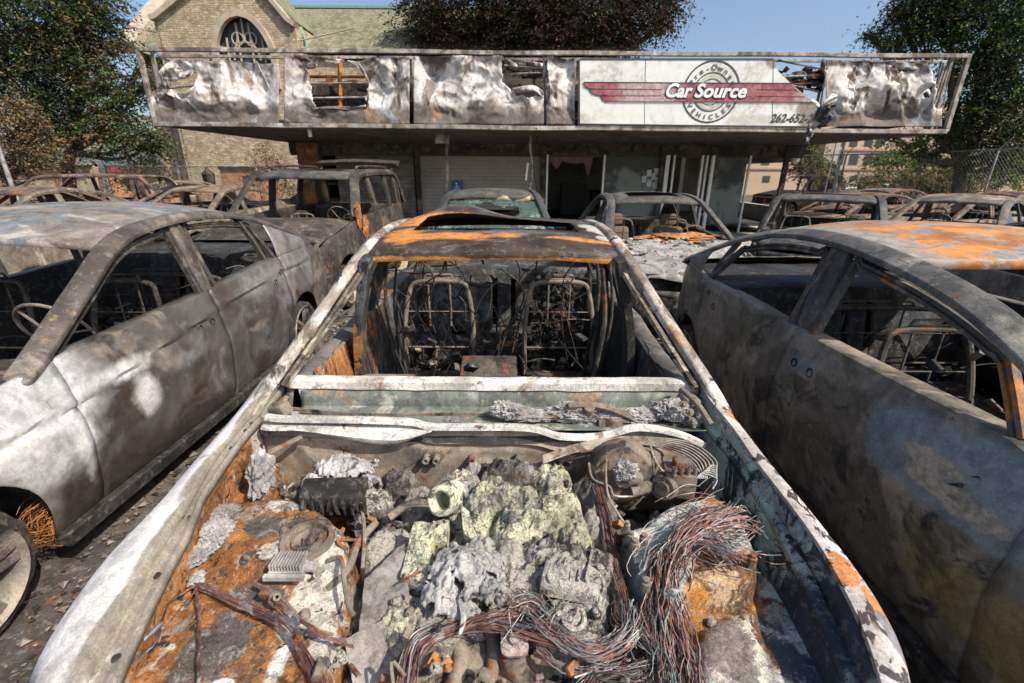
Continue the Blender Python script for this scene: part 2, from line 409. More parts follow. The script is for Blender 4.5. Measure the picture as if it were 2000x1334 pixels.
    # deck lid
    if P.get('trunk', True):
        zt = bz(ye); rows = []; n = 10
        for i in range(n+1):
            s_ = i/n; y = lerp(ye-.12, L-.03, s_); row = []
            for j in range(13):
                c = j/12*2-1; row.append(Vector((c*(sx(min(y, L-.05), 1)-.03), y, bz(y)+.012+.03*(1-c*c)*(1-s_*.6)+.006*nz((c*2, y*2, 3), 2, sd))))
            rows.append(row)
        rows.append([p+Vector((0, .03, -.05)) for p in rows[-1]]); rows.append([Vector((p.x*.97, L+.02, sill+.25)) for p in rows[-2]]); rows.append([Vector((p.x*.97, L-.02, sill+.02)) for p in rows[-3]])
        m = MB(); m.grid(rows); m.build('boot_lid', P.get('trunkm', bm_), t, solid=.006)
    else:
        m = MB(); rows = [[Vector((c*(hw*cl(L)*.95), L+.01, z)) for c in (-1, -.5, 0, .5, 1)] for z in (sill+.05, .55, bz(L))]; m.grid(rows); m.build('tailgate', bm_, t, solid=.01)
    if P.get('hood', True):
        rows = []; n = 14
        for i in range(n+1):
            s_ = i/n; y = lerp(.10, ya-.05, s_); row = []
            for j in range(15):
                c = j/14*2-1; x = c*(sx(y, 1)-.05)
                z = bz(y)+.01+P.get('hcrown', .05)*(1-abs(c)**3)*math.sin(math.pi*min(1, .1+.8*s_))+P.get('hdent', .02)*nz((c*2, y*2.4, 7), 1.6, sd)
                row.append(Vector((x, y-.12*(1-c*c)*(1-s_), z)))
            rows.append(row)
        m = MB(); m.grid(rows); m.build('hood', P.get('hoodm', bm_), t, solid=.006)
    if P.get('front', True):
        rows = []
        for k in range(8):
            q = k/7; z = lerp(sill, bz(0)-.02, q); row = []
            for j in range(17):
                c = j/16*2-1; row.append(Vector((c*hw*.80, -.03-.17*(1-c*c)+.10*q*q, z)))
            rows.append(row)
        m = MB(); m.grid(rows, keep=lambda i, j: not ((i in (4, 5) and (j < 4 or j > 11)) or (i in (3, 4, 5) and 5 <= j <= 10) or (i == 1 and 4 < j < 11)))
        m.build('front_panel', bm_, t, solid=.01)
        m = MB(); m.box((0, .12, .55), (hw*1.5, .05, .4), bev=.01); m.build('radiator', M_soot, t)
    # wheels
    for (sg, wy, nm) in [(s_, y, 'wheel') for s_ in (-1, 1) for y in (yf, yr)]:
        if P.get('wheels', True): wheel(t, Vector((sg*(hw*.90), wy, .31)), sg, P.get('rimr', .225), P.get('wseed', 0), simple=not hero)
    # interior
    if P.get('interior', True): interior(t, P, hw, ya, ye, bz, yz, yx, sill, im, rnd, hero)
    t['_'] = 0; del t['_']
    return t
def wheel(t, c, sg, r, seed, simple=False):
    m = MB(); n = 20 if simple else 40
    m.lathe(c, (sg, 0, 0), [(r*.98, -.17), (r*.90, -.15), (r*.88, -.02), (r*.97, .04), (r*1.04, .055), (r*1.06, .045), (r*1.0, .02), (r*.94, -.14)], n)
    rim = m.build('wheel', P_RIM, t)
    m = MB()
    for k in range(5):
        a = 2*math.pi*k/5+seed; d = Vector((0, math.cos(a), math.sin(a))); e = Vector((0, -math.sin(a), math.cos(a)))
        for s2 in (-1, 1):
            rows = []
            for q in (0, .3, .65, 1):
                p = c+Vector((sg*lerp(.035, .035, q)+sg*.012*math.sin(q*3.1), 0, 0))+d*lerp(.035, r*.97, q)+e*s2*lerp(.012, .03, q)
                wd = lerp(.012, .018, q); rows.append([p-e*wd+Vector((-sg*.03, 0, 0)), p-e*wd, p+e*wd, p+e*wd+Vector((-sg*.03, 0, 0))])
            m.grid(rows)
    m.lathe(c, (sg, 0, 0), [(.001, .035), (.03, .035), (.045, .02), (.05, -.03)], 18)
    m.build('spoke', P_RIM, rim)
    m = MB(); m.lathe(c, (sg, 0, 0), [(.05, -.06), (.14, -.06), (.14, -.075), (.05, -.08)], 24); m.build('brake_disc', M_tube, rim)
    m = MB(); R1 = r+.055
    m.lathe(c, (sg, 0, 0), [(r*1.03, -.15), (R1, -.13), (R1+.012, -.05), (R1, .03), (r*1.05, .045)], n)
    for v in m.v:
        v += Vector((0, nz(v, 14), nz(v, 14, 5)))*.012
        if v.z < .0: v.z = .0
    m.build('tyre_remains', M_soot, rim)
P_RIM = burnt('burnt_alloy', (.20, .18, .155), [dict(c=(.05, .045, .04), s=6, lo=.5, hi=.6), dict(c=(.38, .34, .28), s=4, lo=.56, hi=.68)], rough=.5, bump=.25, metal=.35)
def seat_frame(t, x, y, zb, h, w, rnd, mat, lean=.12, springs=True):
    m = MB(); a = w/2
    hp = cr([(x-a, y, zb), (x-a*1.02, y+lean*.4, zb+h*.5), (x-a*.88, y+lean*.85, zb+h*.88), (x-a*.6, y+lean, zb+h), (x+a*.6, y+lean, zb+h), (x+a*.88, y+lean*.85, zb+h*.88), (x+a*1.02, y+lean*.4, zb+h*.5), (x+a, y, zb)], 5)
    m.tube(hp, .015, 8)
    for s_ in (-1, 1):
        m.box((x+s_*a, y+.03, zb+h*.25), (.012, .07, h*.5), rot=(-.2, 0, 0))
        m.tube([(x+s_*a*.32, y+lean*1.0, zb+h*.52), (x+s_*a*.32, y+lean, zb+h*.98)], .006, 5)
    hb = [(x-a*.42, y+lean, zb+h), (x-a*.38, y+lean, zb+h+.045), (x-a*.2, y+lean, zb+h+.05), (x+a*.2, y+lean, zb+h+.05), (x+a*.38, y+lean, zb+h+.045), (x+a*.42, y+lean, zb+h)]
    m.tube(cr(hb, 3), .007, 5); m.tube([(x-a*.4, y+lean, zb+h+.025), (x+a*.4, y+lean, zb+h+.025)], .005, 4)
    m.tube([(x-a*.95, y+.03, zb+h*.33), (x+a*.95, y+.03, zb+h*.33)], .008, 5); m.tube([(x-a*1.0, y+.08, zb+h*.7), (x+a, y+.08, zb+h*.7)], .004, 4)
    s = m.build('seat_frame', mat, t)
    if springs:
        m = MB()
        for k in range(4):
            zz = zb+h*(.15+.19*k); p = []
            for i in range(25): p.append((x-a*.9+a*1.8*i/24, y+.05+lean*.3+rnd.uniform(-.004, .004), zz+.02*(1 if i % 4 < 2 else -1)+rnd.uniform(-.008, .008)-.03*math.sin(i/24*3.1)*rnd.random()))
            m.tube(p, .0022, 3, cap=False)
        m.box((x, y-.24, zb+.02), (w*.95, .46, .015), rot=(.12, 0, 0)); 
        for s_ in (-1, 1): m.box((x+s_*a*.95, y-.24, zb-.02), (.02, .5, .06), rot=(.08, 0, 0))
        for k in range(4): m.tube([(x-a*.9, y-.42+.11*k, zb+.05), (x, y-.40+.11*k, zb+.02), (x+a*.9, y-.42+.11*k, zb+.05)], .003, 3, cap=False)
        m.build('seat_spring', M_soot, s)
def interior(t, P, hw, ya, ye, bz, yz, yx, sill, im, rnd, hero):
    fl = sill+.03; zb = bz(ya+.5)
    m = MB(); rows = []
    for i in range(25):
        y = lerp(ya-.1, ye+.2, i/24); rows.append([Vector((hw*.9*c, y, fl+.10*math.exp(-(c/.2)**2)+.035*nz((c*3, y*3, 1), 2.2)+.02*nz((c*9, y*9, 1), 2.2))) for c in [j/15-1 for j in range(31)]])
    m.grid(rows); m.build('floor_pan', im, t, solid=.01)
    m = MB(); m.grid([[Vector((c*hw*.86, ya-.02+.03*nz((c*4, z*4, 2), 2), z)) for c in [j/8-1 for j in range(17)]] for z in (fl, fl+.3, fl+.5, zb-.04)]); m.build('firewall', im, t, solid=.01)
    # rear bulkhead with pass-through slots
    yb = P.get('bulk', ye-.45); zt = min(bz(yb), interp(yz, yb)-.1)
    rows = []; nx, nzz = 40, 20
    for k in range(nzz+1):
        z = lerp(fl, zt+.02, k/nzz); rows.append([Vector((c*hw*.84, yb-(.25*(1-k/nzz)) + .008*math.cos(c*26)+.02*nz((c*3, z*3, 4), 2), z)) for c in [j/(nx/2)-1 for j in range(nx+1)]])
    def kp(i, j):
        c = j/(nx/2)-1; q = i/nzz
        return not (.42 < q < .86 and (.06 < abs(c) < .13)) and not (.3 < q < .36 and abs(abs(c)-.5) < .08)
    m = MB(); m.grid(rows, keep=kp); m.build('rear_bulkhead', im, t, solid=.008)
    if P.get('shelf', True):
        m = MB(); m.grid([[Vector((c*hw*.84, y, zt+.01+.02*nz((c*5, y*5, 4), 2))) for c in [j/10-1 for j in range(21)]] for y in (yb, yb+.15, yb+.3, max(yb+.35, ye+.05))]); m.build('parcel_shelf', P.get('shelfm', im), t, solid=.01)
    # front seats
    sy = ya+P.get('seaty', 1.05)
    for sg in (-1, 1): seat_frame(t, sg*hw*.45, sy, fl+.22, .62, .44, rnd, P.get('seatm', M_tube), springs=True)
    # dash beam + steering wheel
    if P.get('dash', True):
        m = MB(); m.tube(cr([(-hw*.85, ya+.28, zb-.12), (-.2, ya+.3, zb-.10), (.25, ya+.26, zb-.13), (hw*.85, ya+.28, zb-.12)], 4), .022, 7)
        m.lump((0, ya+.2, zb-.15), (hw*.75, .16, .07), seed=rnd.random()*50, disp=.6, sc=5, sub=4, fold=.3); m.build('dashboard_remains', M_soot, t)
        wx = P.get('wheelx', .42)*hw/.85; c = Vector((wx, ya+.52, zb-.02)); ax = Vector((0, .9, .45)).normalized(); u = Vector((1, 0, 0)); v = ax.cross(u)
        m = MB(); m.tube([c+(u*math.cos(a)+v*math.sin(a))*.18 for a in [2*math.pi*k/28 for k in range(29)]], .009, 6, cap=False)
        for a in (0, 2.2, 4.1): m.tube([c+ax*-.04, c+(u*math.cos(a)+v*math.sin(a))*.18], .007, 5)
        m.tube([c-ax*.02, c-ax*.35], .02, 6); m.build('steering_wheel', M_tube, t)
    if hero:
        seat_frame(t, 0, sy+.85, fl+.2, .50, hw*1.25, rnd, P.get('seatm', M_tube))
        for k in range(46):
            x = rnd.uniform(-.8, .8)*hw; y = rnd.uniform(ya+.25, ye-.4); z = rnd.uniform(fl+.1, zb+.02); l = rnd.uniform(.05, .30); m = MB(); d = rnd.choice([(0, 0, -1), (1, 0, .1), (.3, .9, 0), (.2, .1, -1)])
            q = Vector((x, y, z))
            if rnd.random() < .6: m.tube(cr([q, q+Vector(d)*l*.5+Vector((rnd.uniform(-.02, .02),)*3), q+Vector(d)*l], 3), rnd.uniform(.003, .010), 5)
            else: m.box(q, (rnd.uniform(.02, .10), rnd.uniform(.02, .08), rnd.uniform(.01, .04)), rot=(rnd.random(), rnd.random(), rnd.random()*3), bev=.003)
            m.build('seat_bracket', rnd.choice([M_tube, M_soot, im]), t)
    # hanging wires, char clumps
    m = MB()
    for k in range(26 if hero else 10):
        x = rnd.uniform(-.8, .8)*hw; y = rnd.uniform(ya+.3, ye-.3); p = Vector((x, y, rnd.uniform(fl, zb)))
        q = p+Vector((rnd.uniform(-.4, .4), rnd.uniform(-.4, .4), rnd.uniform(-.3, .2))); md = p.lerp(q, .5)+Vector((0, 0, -.12))
        m.tube(cr([p, md, q], 5), rnd.uniform(.002, .006), 4)
    for k in range(30 if hero else 12):
        m.lump((rnd.uniform(-.85, .85)*hw, rnd.uniform(ya+.1, ye), fl+.04), (rnd.uniform(.04, .14), rnd.uniform(.04, .14), rnd.uniform(.02, .09)), seed=k, disp=.7, sc=4, sub=2)
    tag(m.build('charred_debris', M_soot, t), kind='stuff')
# ---------------------------------------------------------------- ground
m_ground = burnt('scorched_asphalt', (.085, .075, .065), [dict(c=(.20, .17, .135), s=1.3, lo=.48, hi=.64), dict(c=(.03, .027, .025), s=2.6, lo=.52, hi=.62), dict(c=(.24, .10, .045), s=3, lo=.62, hi=.72)], rough=.92, bump=1.0, bscale=22, speck=.6)
g = MB(); xs = [-400, -120, -50, -25]+[i*.9-18 for i in range(41)]+[25, 50, 120, 400]; ys = [-30, -8]+[i*.5-3 for i in range(40)]+[20, 30, 60, 150, 600]
g.grid([[Vector((x, y, .015*nz((x, y, 0), .8) if abs(x) < 15 and y < 15 else 0)) for x in xs] for y in ys])
tag(g.build('ground', m_ground), kind='structure')
rnd = random.Random(5)
deb = MB()
for k in range(9000):
    y = rnd.uniform(.4, 7)**1.0; x = rnd.choice([rnd.uniform(-2.1, -.85), rnd.uniform(.6, 1.6), rnd.uniform(-6, 6)]); s_ = rnd.uniform(.004, .02)*(1+.15*y)
    c = Vector((x, y, .01+s_*.3)); a = rnd.uniform(0, 6.3)
    p = [c+Vector((math.cos(a+q)*s_*rnd.uniform(.5, 1.4), math.sin(a+q)*s_*rnd.uniform(.5, 1.4), rnd.uniform(-.3, .5)*s_)) for q in (0, 1.6, 3.1, 4.7)]
    deb.add(p+[c+Vector((0, 0, s_*.6))], [(0, 1, 4), (1, 2, 4), (2, 3, 4), (3, 0, 4)], rnd.choice([0, 0, 1, 1, 2]))
tag(deb.build('ground_debris', [M_soot, flat('grit_brown', (.16, .12, .09)), flat('grit_pale', (.20, .185, .16))], smooth=False), kind='stuff')

# ---------------------------------------------------------------- hero car paint
def hm(name, org, base, layers, **k): return burnt(name, base, layers, origin=(org[0], org[1], 0), **k)
LO = (-2.88, .35, 0); RO = (2.33, -.25, 0); CO = (-.085, .2, 0)
L_body = hm('left_car_paint', LO, (.105, .098, .088), [
    dict(c=(.07, .055, .045), s=1.6, lo=.5, hi=.60, d=5, r=.5), dict(c=(.19, .185, .18), s=1.4, lo=.48, hi=.60, r=.5),
    dict(c=(.27, .23, .19), s=2.6, d=4, lo=.54, hi=.64, a=.7),
    dict(c=(.055, .046, .04), s=2, na=1.8, soft=.45, d=5, blobs=[((-2.05, 1.72, .95), (.3, .22, .10)), (PX(160, 900, -1.97), (.4, .13, .55)), (PX(250, 930, -1.97), (.4, .5, .16)), (PX(350, 850, -1.97), (.4, .6, .10)), (PX(180, 800, -1.97), (.3, .10, .2))], off=3),
    dict(c=(.60, .60, .60), s=3, na=1.2, soft=.4, d=4, blobs=[(PX(60, 800, -1.97), (.5, .36, .20)), (PX(100, 880, -1.97), (.4, .22, .16))], off=8, a=.8),
    dict(c=(.74, .73, .71), s=3, na=2.6, soft=.5, d=7, blobs=[(PX(250, 720, -1.97), (.3, .20, .05)), (PX(285, 765, -1.97), (.3, .07, .10)), (PX(20, 870, -1.97), (.4, .22, .05)), (PX(160, 850, -1.97), (.3, .04, .2))], off=5, a=.8),
    dict(c=(.17, .19, .21), s=5, lo=.57, hi=.66, a=.5)], rough=.40, bump=.04, metal=.18, speck=.18, spec=.5, grain=.22, var=.2)
L_frm = hm('left_car_frame', LO, (.045, .04, .036), [dict(c=(.12, .105, .085), s=6, lo=.5, hi=.62)], rough=.6)
L_rail = hm('left_car_pillar_paint', LO, (.085, .074, .062), [dict(c=(.19, .17, .14), s=2.4, lo=.53, hi=.64, r=.72), dict(c=(.24, .17, .09), s=5, lo=.62, hi=.70), dict(c=(.05, .045, .04), s=4, lo=.55, hi=.65)], rough=.6, bump=.2)
L_roof = hm('left_car_roof_paint', LO, (.19, .17, .145), [dict(c=(.15, .18, .205), s=2.2, lo=.46, hi=.58, st=(1, 2.2, 1)), dict(c=(.38, .35, .31), s=3, lo=.54, hi=.68, st=(1, 2.5, 1)), dict(c=(.13, .10, .075), s=2.6, lo=.55, hi=.66, st=(1, 2.5, 1)), dict(c=OR, s=4, lo=.62, hi=.72, st=(1, 2, 1))], rough=.6, bump=.25)
R_body = hm('right_car_paint', RO, (.125, .113, .092), [
    dict(c=(.30, .255, .195), s=1.5, lo=.52, hi=.62, st=(1, 1.6, .9), r=.7, a=.8), dict(c=(.045, .043, .042), s=1.9, lo=.52, hi=.60, r=.7, dist=2),
    dict(c=(.24, .21, .17), s=2.4, na=1.6, blobs=[(PX(1420, 560, 1.44), (.4, .5, .10)), (PX(1620, 690, 1.44), (.4, .35, .09)), (PX(1380, 660, 1.42), (.3, .22, .3))], off=4, a=.8),
    dict(c=(.19, .235, .26), s=2.4, na=1.5, blobs=[(PX(1900, 950, 1.42), (.4, .45, .15)), (PX(1560, 715, 1.40), (.3, .10, .05))], off=6, a=.8),
    dict(c=(.36, .31, .24), s=9, na=2.6, blobs=[(PX(1830, 900, 1.42), (.3, .10, .03)), (PX(1870, 970, 1.42), (.3, .18, .035))], off=7),
    dict(c=(.26, .20, .08), s=3, na=2, blobs=[(PY(1320, 530, 4.0), (.4, .4, .09)), (PX(1950, 1230, 1.42), (.3, .3, .12))], off=2, a=.7),
    dict(c=(.10, .095, .055), s=3, lo=.55, hi=.65)], rough=.5, bump=.25, speck=.38, spec=.45, grain=.4)
R_rail = hm('right_car_pillar_paint', RO, (.10, .097, .09), [dict(c=(.25, .235, .205), s=2.2, lo=.5, hi=.62), dict(c=(.30, .13, .035), s=3, lo=.60, hi=.68), dict(c=(.06, .06, .06), s=5, lo=.55, hi=.62)], rough=.65, bump=.35)
R_pil = hm('right_car_post_paint', RO, (.075, .072, .07), [dict(c=(.33, .14, .035), s=2.6, lo=.54, hi=.62, st=(1, 1, .5)), dict(c=(.24, .22, .19), s=4, lo=.55, hi=.64)], rough=.7, bump=.3)
R_roof = hm('right_car_roof_paint', RO, (.46, .19, .05), [dict(c=(.33, .14, .045), s=5, lo=.5, hi=.6), dict(c=(.23, .245, .25), s=4.5, lo=.535, hi=.58, st=(1.2, 2.6, 1)), dict(c=(.30, .275, .25), s=3, na=2.4, st=(1, 2.2, 1), blobs=[((1.70, 2.6, 1.5), (.13, .9, .4)), ((2.0, 3.1, 1.5), (.6, .14, .4))], off=4), dict(c=(.30, .28, .25), s=5, lo=.57, hi=.66)], rough=.6, bump=.25, speck=.2)
C_roof = hm('centre_car_roof_paint', CO, (.042, .030, .024), [dict(c=(.13, .12, .115), s=3.0, lo=.52, hi=.64, st=(1, 2, 1)),
    dict(c=(.50, .20, .035), s=5, na=3.4, soft=.3, st=(.6, 2, 1), blobs=[(PZ(880, 485, 1.41), (.32, .055, .2)), (PZ(1120, 488, 1.41), (.20, .03, .2)), (PZ(820, 438, 1.48), (.2, .16, .2)), (PZ(790, 470, 1.44), (.10, .12, .2)), ((-.085, 2.02, 1.375), (.7, .12, .022)), ((-.085, 2.0, 1.37), (.4, .05, .03))], off=3),
    dict(c=(.42, .40, .37), s=6, na=2.4, blobs=[(PZ(1160, 465, 1.43), (.08, .12, .2)), (PZ(1180, 480, 1.42), (.05, .05, .1))], off=5)], rough=.6, bump=.3)
C_rail = hm('centre_car_pillar_paint', CO, (.32, .29, .25), [dict(c=(.14, .11, .08), s=6, lo=.47, hi=.58, st=(2, 1, 1)), dict(c=(.55, .53, .50), s=4, lo=.52, hi=.64), dict(c=(.05, .042, .035), s=9, lo=.56, hi=.64), dict(c=(.35, .16, .05), s=7, lo=.60, hi=.68)], rough=.65, bump=.4)
C_body = hm('centre_car_paint', CO, (.14, .13, .12), [dict(c=(.05, .045, .04), s=3, lo=.5, hi=.62), dict(c=OR, s=3, lo=.57, hi=.66)], rough=.7)
C_int = hm('centre_car_interior', CO, (.035, .036, .036), [dict(c=(.11, .135, .15), s=2.5, lo=.48, hi=.62), dict(c=(.15, .14, .12), s=8, lo=.58, hi=.68), dict(c=(.16, .07, .03), s=4, lo=.58, hi=.66),
    dict(c=(.33, .14, .04), s=4.5, na=3.2, st=(1, 1, .5), blobs=[(PX(640, 670, -.86), (.14, .4, .26)), (PX(710, 560, -.80), (.08, .12, .4))], off=2), dict(c=(.03, .026, .022), s=7, lo=.50, hi=.56, st=(1, 2.5, .5), r=.75)], rough=.85, bump=.6)

# ---------------------------------------------------------------- left and right neighbours
M_dimtube = burnt('sooty_steel_tube', (.085, .073, .06), [dict(c=ORD, s=9, lo=.56, hi=.66), dict(c=SOOT, s=7, lo=.50, hi=.6)], bump=.4)
Pl = dict(ya=1.42, L=4.85, hw=.93, belt=[(0, .62), (.3, .76), (.9, .88), (1.5, .965), (2.6, 1.0), (3.4, 1.05), (4.4, 1.06), (4.85, .98)], wy=(.88, 3.85), wr=.36,
          rail=[(1.34, .93, .835), (1.44, .985, .83), (1.80, 1.21, .785), (2.12, 1.395, .745), (2.5, 1.46, .71), (3.0, 1.465, .69), (3.5, 1.40, .69), (4.0, 1.25, .72), (4.5, 1.07, .78)], hdr=(2.06, 3.45),
          doors=[1.50, 2.62, 3.62], bp=(2.64, 2.62), bw=.11, posts=[(3.50, 3.36, .035)], cq=(3.62, 3.66), frames=[(1.62, 2.55, 1.52, 2.56), (2.72, 3.5, 2.72, 3.6)],
          crease=[(1.5, .74), (2.5, .85), (3.5, .93)], handles={'front_door': [(2.38, .78)], 'rear_door': [(3.42, .80)]}, body=L_body, roofm=L_roof, railm=L_rail, pillm=L_rail, framem=L_frm,
          hero=True, step=.035, rows=30, seed=2, dent=.010, pits=[(2.1, .55, .16, .018), (1.2, .78, .14, -.012), (3.0, .6, .2, .012), (1.75, .66, .10, .012)], hood=False, oneside=None, seatm=M_dimtube, railw=.052, railh=.016, fins=.058, lift=.014, rover=.01, crown=.07, bulk=3.7, seaty=.95, int=M_int)
carL = car('burnt_sedan', 'ash grey burnt sedan with white scorched front wing, nearest car on the left', 'car', LO, 0, Pl)
Pr = dict(ya=1.2, L=4.45, hw=.95, belt=[(0, .62), (.4, .78), (1.0, .94), (1.4, 1.03), (2.5, 1.01), (3.6, 1.01), (4.2, 1.05), (4.45, 1.0)], wy=(.75, 3.78), wr=.36, plan=[(0, .8), (.3, .93), (.8, .99), (2.2, 1), (3.6, .97), (4.1, .92), (4.45, .80)],
          rail=[(.85, .97, .89), (1.15, 1.12, .855), (1.45, 1.25, .81), (1.75, 1.345, .76), (2.14, 1.405, .70), (2.6, 1.44, .66), (3.1, 1.42, .64), (3.6, 1.32, .655), (4.0, 1.18, .70), (4.32, 1.05, .76)], hdr=(2.10, 3.5),
          doors=[1.25, 2.47, 3.62], bp=(2.45, 2.56), bw=.15, posts=[(3.72, 3.66, .03)], cq=(3.86, 3.92), frames=[(1.55, 2.45, 1.40, 2.36), (2.68, 3.6, 2.56, 3.68)],
          handles={'front_door': [(2.23, .82)], 'rear_door': [(3.40, .82)]}, body=R_body, roofm=R_roof, railm=R_rail, pillm=R_pil, framem=R_pil, hero=True, step=.035, rows=30, seed=3, dent=.012,
          pits=[(2.0, .6, .22, .02), (2.9, .6, .18, .02), (2.28, .55, .07, .012)], hood=False, seatm=M_dimtube, railw=.056, railh=.016, fins=.07, lift=.012, rover=.01, bulk=3.3, seaty=.9, crown=.06, int=M_int)
carR = car('burnt_hatchback', 'dark soot grey burnt hatchback with orange and grey roof, nearest on the right', 'car', RO, 0, Pr)

# ---------------------------------------------------------------- the open car in the middle
Pc = dict(ya=1.48, L=4.6, hw=.87, belt=[(0, .6), (.4, .78), (1.4, .96), (2.6, 1.0), (3.4, 1.02), (4.0, 1.03), (4.6, .95)], wy=(.75, 3.6), wr=.35,
          rail=[(1.22, .90, .87), (1.38, .98, .85), (1.62, 1.175, .735), (1.84, 1.385, .61), (2.2, 1.46, .585), (2.6, 1.47, .57), (3.1, 1.42, .57), (3.5, 1.30, .60), (4.0, 1.06, .70)], hdr=(1.86, 3.1),
          doors=[1.42, 2.55, 3.45], bp=(2.42, 2.36), bw=.12, cq=(3.5, 3.4), frames=[], body=C_body, roofm=C_roof, railm=C_rail, pillm=C_int, hero=True, step=.06, rows=14, seed=6, hood=False, nofender=True,
          sunroof=(.43, 2.10, 2.56), crown=.03, bow=.03, rpits=[(-.25, 2.72, .22, .075), (.3, 2.6, .2, -.02)], int=C_int, bulk=3.45, seaty=1.10, front=False, dash=False, trunk=True, railw=.033, railh=.02, shelf=True)
carC = car('stripped_burnt_sedan', 'burnt sedan without bonnet in the middle foreground, its engine bay open to the viewer', 'car', CO, 0, Pc)
def CB(mb, name, mats, parent=None, **k): return mb.build(name, mats, parent or carC, world=True, **k)
zc_tab = [(.2, .78), (.3, .80), (.6, .85), (1.0, .90), (1.4, .95), (1.68, .985)]
zc_ = lambda y: interp(zc_tab, y)
def line(pts, dz):
    out = []
    for (px, py) in pts:
        z = .9
        for _ in range(6): z = zc_(PZ(px, py, z+dz).y)
        p = PZ(px, py, z+dz); out.append((p.y, p.x))
    out.sort(); (y0, x0), (y1, x1) = out[0], out[1]
    out.insert(0, (.1, x0+(x1-x0)/(y1-y0)*(.1-y0)*.6)); return out
lo_ = line([(40, 1385), (52, 1334), (71, 1277), (143, 1166), (214, 1075), (304, 985), (394, 890), (456, 819), (504, 752), (540, 706)], -.05)
lc_ = line([(120, 1370), (164, 1294), (240, 1160), (314, 1042), (371, 966), (409, 890), (475, 814), (527, 747), (550, 715)], 0)
li_ = line([(205, 1370), (223, 1334), (242, 1289), (285, 1194), (328, 1109), (345, 1075), (361, 1052), (394, 966), (437, 904), (470, 857), (513, 809), (535, 776)], -.025)
M_fl = hm('left_fender_ash_white', CO, (.50, .475, .465), [dict(c=(.30, .27, .22), s=5, lo=.53, hi=.66), dict(c=(.66, .65, .63), s=2, lo=.45, hi=.6),
    dict(c=(.21, .18, .135), s=5, na=1.4, soft=.15, blobs=[((interp(lc_, y)+.03, y, zc_(y)-.02), (.035, .2, .1)) for y in (.5, .75, 1.0, 1.25, 1.5)], off=2, a=.85),
    dict(c=(.16, .15, .18), s=3, na=1.5, blobs=[((interp(lo_, .55), .5, .8), (.12, .12, .06))], off=6, a=.6)], rough=.6, bump=.2, speck=.25)
def smooth_i(tab, y): return (interp(tab, y-.04)+interp(tab, y)+interp(tab, y+.04))/3
Ys = [.12+i*.03 for i in range(53)]
rows = []
for y in Ys:
    o_, c_, i_ = smooth_i(lo_, y), smooth_i(lc_, y), interp(li_, y); z = zc_(y); o_ += .004*nz((y, 0, 0), 3)
    rows.append([Vector(p) for p in ((o_+.05, y, z-.55), (o_+.012, y, z-.32), (o_-.006, y, z-.14), (o_, y, z-.06), (lerp(o_, c_, .35), y, z-.018), (lerp(o_, c_, .7), y, z-.002), (c_, y, z), (c_+.006, y, z-.010), (lerp(c_, i_, .18), y, z-.028),
        (lerp(c_, i_, .42), y, z-.030), (lerp(c_, i_, .50), y, z-.016), (lerp(c_, i_, .60), y, z-.030), (i_-.004, y, z-.026), (i_, y, z-.032), (i_+.002, y, z-.052))])
m = MB(); m.grid(rows); fl = CB(m, 'front_fender', M_fl, solid=.003)
m = MB()
for y in (.52, .64, .82, .99, 1.27, 1.36, 1.40):
    c = Vector((interp(li_, y)-.018, y, zc_(y)-.0245)); m.lathe(c, (0, 0, 1), [(.0001, .0012), (.008 if y != .52 else .011, .0012), (.010, -.003)], 14)
m.build_each('mounting_hole', M_soot, fl, world=True)
ro_ = line([(1407, 780), (1453, 838), (1515, 917), (1577, 988), (1640, 1066), (1694, 1133), (1739, 1208), (1772, 1278), (1782, 1334), (1786, 1380), (1380, 745)], -.01)
rc_ = line([(1386, 780), (1432, 834), (1474, 896), (1536, 975), (1577, 1029), (1619, 1091), (1652, 1154), (1689, 1228), (1723, 1334), (1735, 1380), (1362, 745)], 0)
ri_ = line([(1391, 830), (1432, 875), (1474, 934), (1523, 1008), (1548, 1062), (1590, 1141), (1631, 1228), (1673, 1320), (1695, 1380), (1365, 790)], -.075)
M_fr = hm('right_fender_flaked_paint', CO, (.52, .48, .46), [dict(c=(.34, .31, .30), s=4, lo=.5, hi=.6), dict(c=(.05, .04, .04), s=22, lo=.545, hi=.58, d=3, st=(1, .6, 1)),
    dict(c=(.46, .19, .06), s=12, na=3.4, blobs=[(PZ(1428, 815, .93), (.03, .05, .05)), (PZ(1650, 1120, .87), (.03, .06, .05)), (PZ(1705, 1180, .86), (.02, .06, .05)), (PZ(1530, 930, .9), (.01, .03, .05))], off=4),
    dict(c=(.20, .20, .22), s=4, na=1.5, soft=.05, blobs=[(PZ(1735, 1255, .83), (.022, .06, .06))], off=2)], rough=.6, bump=.3)
M_green = hm('scorched_green_primer', CO, (.36, .41, .34), [dict(c=(.22, .26, .25), s=4, lo=.5, hi=.6), dict(c=(.04, .045, .05), s=6, lo=.525, hi=.56, r=.78), dict(c=(.44, .46, .38), s=7, lo=.56, hi=.66), dict(c=(.03, .035, .05), s=3, na=2.5, blobs=[(PZ(1560, 1250, .7), (.1, .18, .2)), (PZ(1690, 1280, .8), (.06, .2, .2))], off=7)], rough=.75, bump=.4)
rowsA, rowsB = [], []
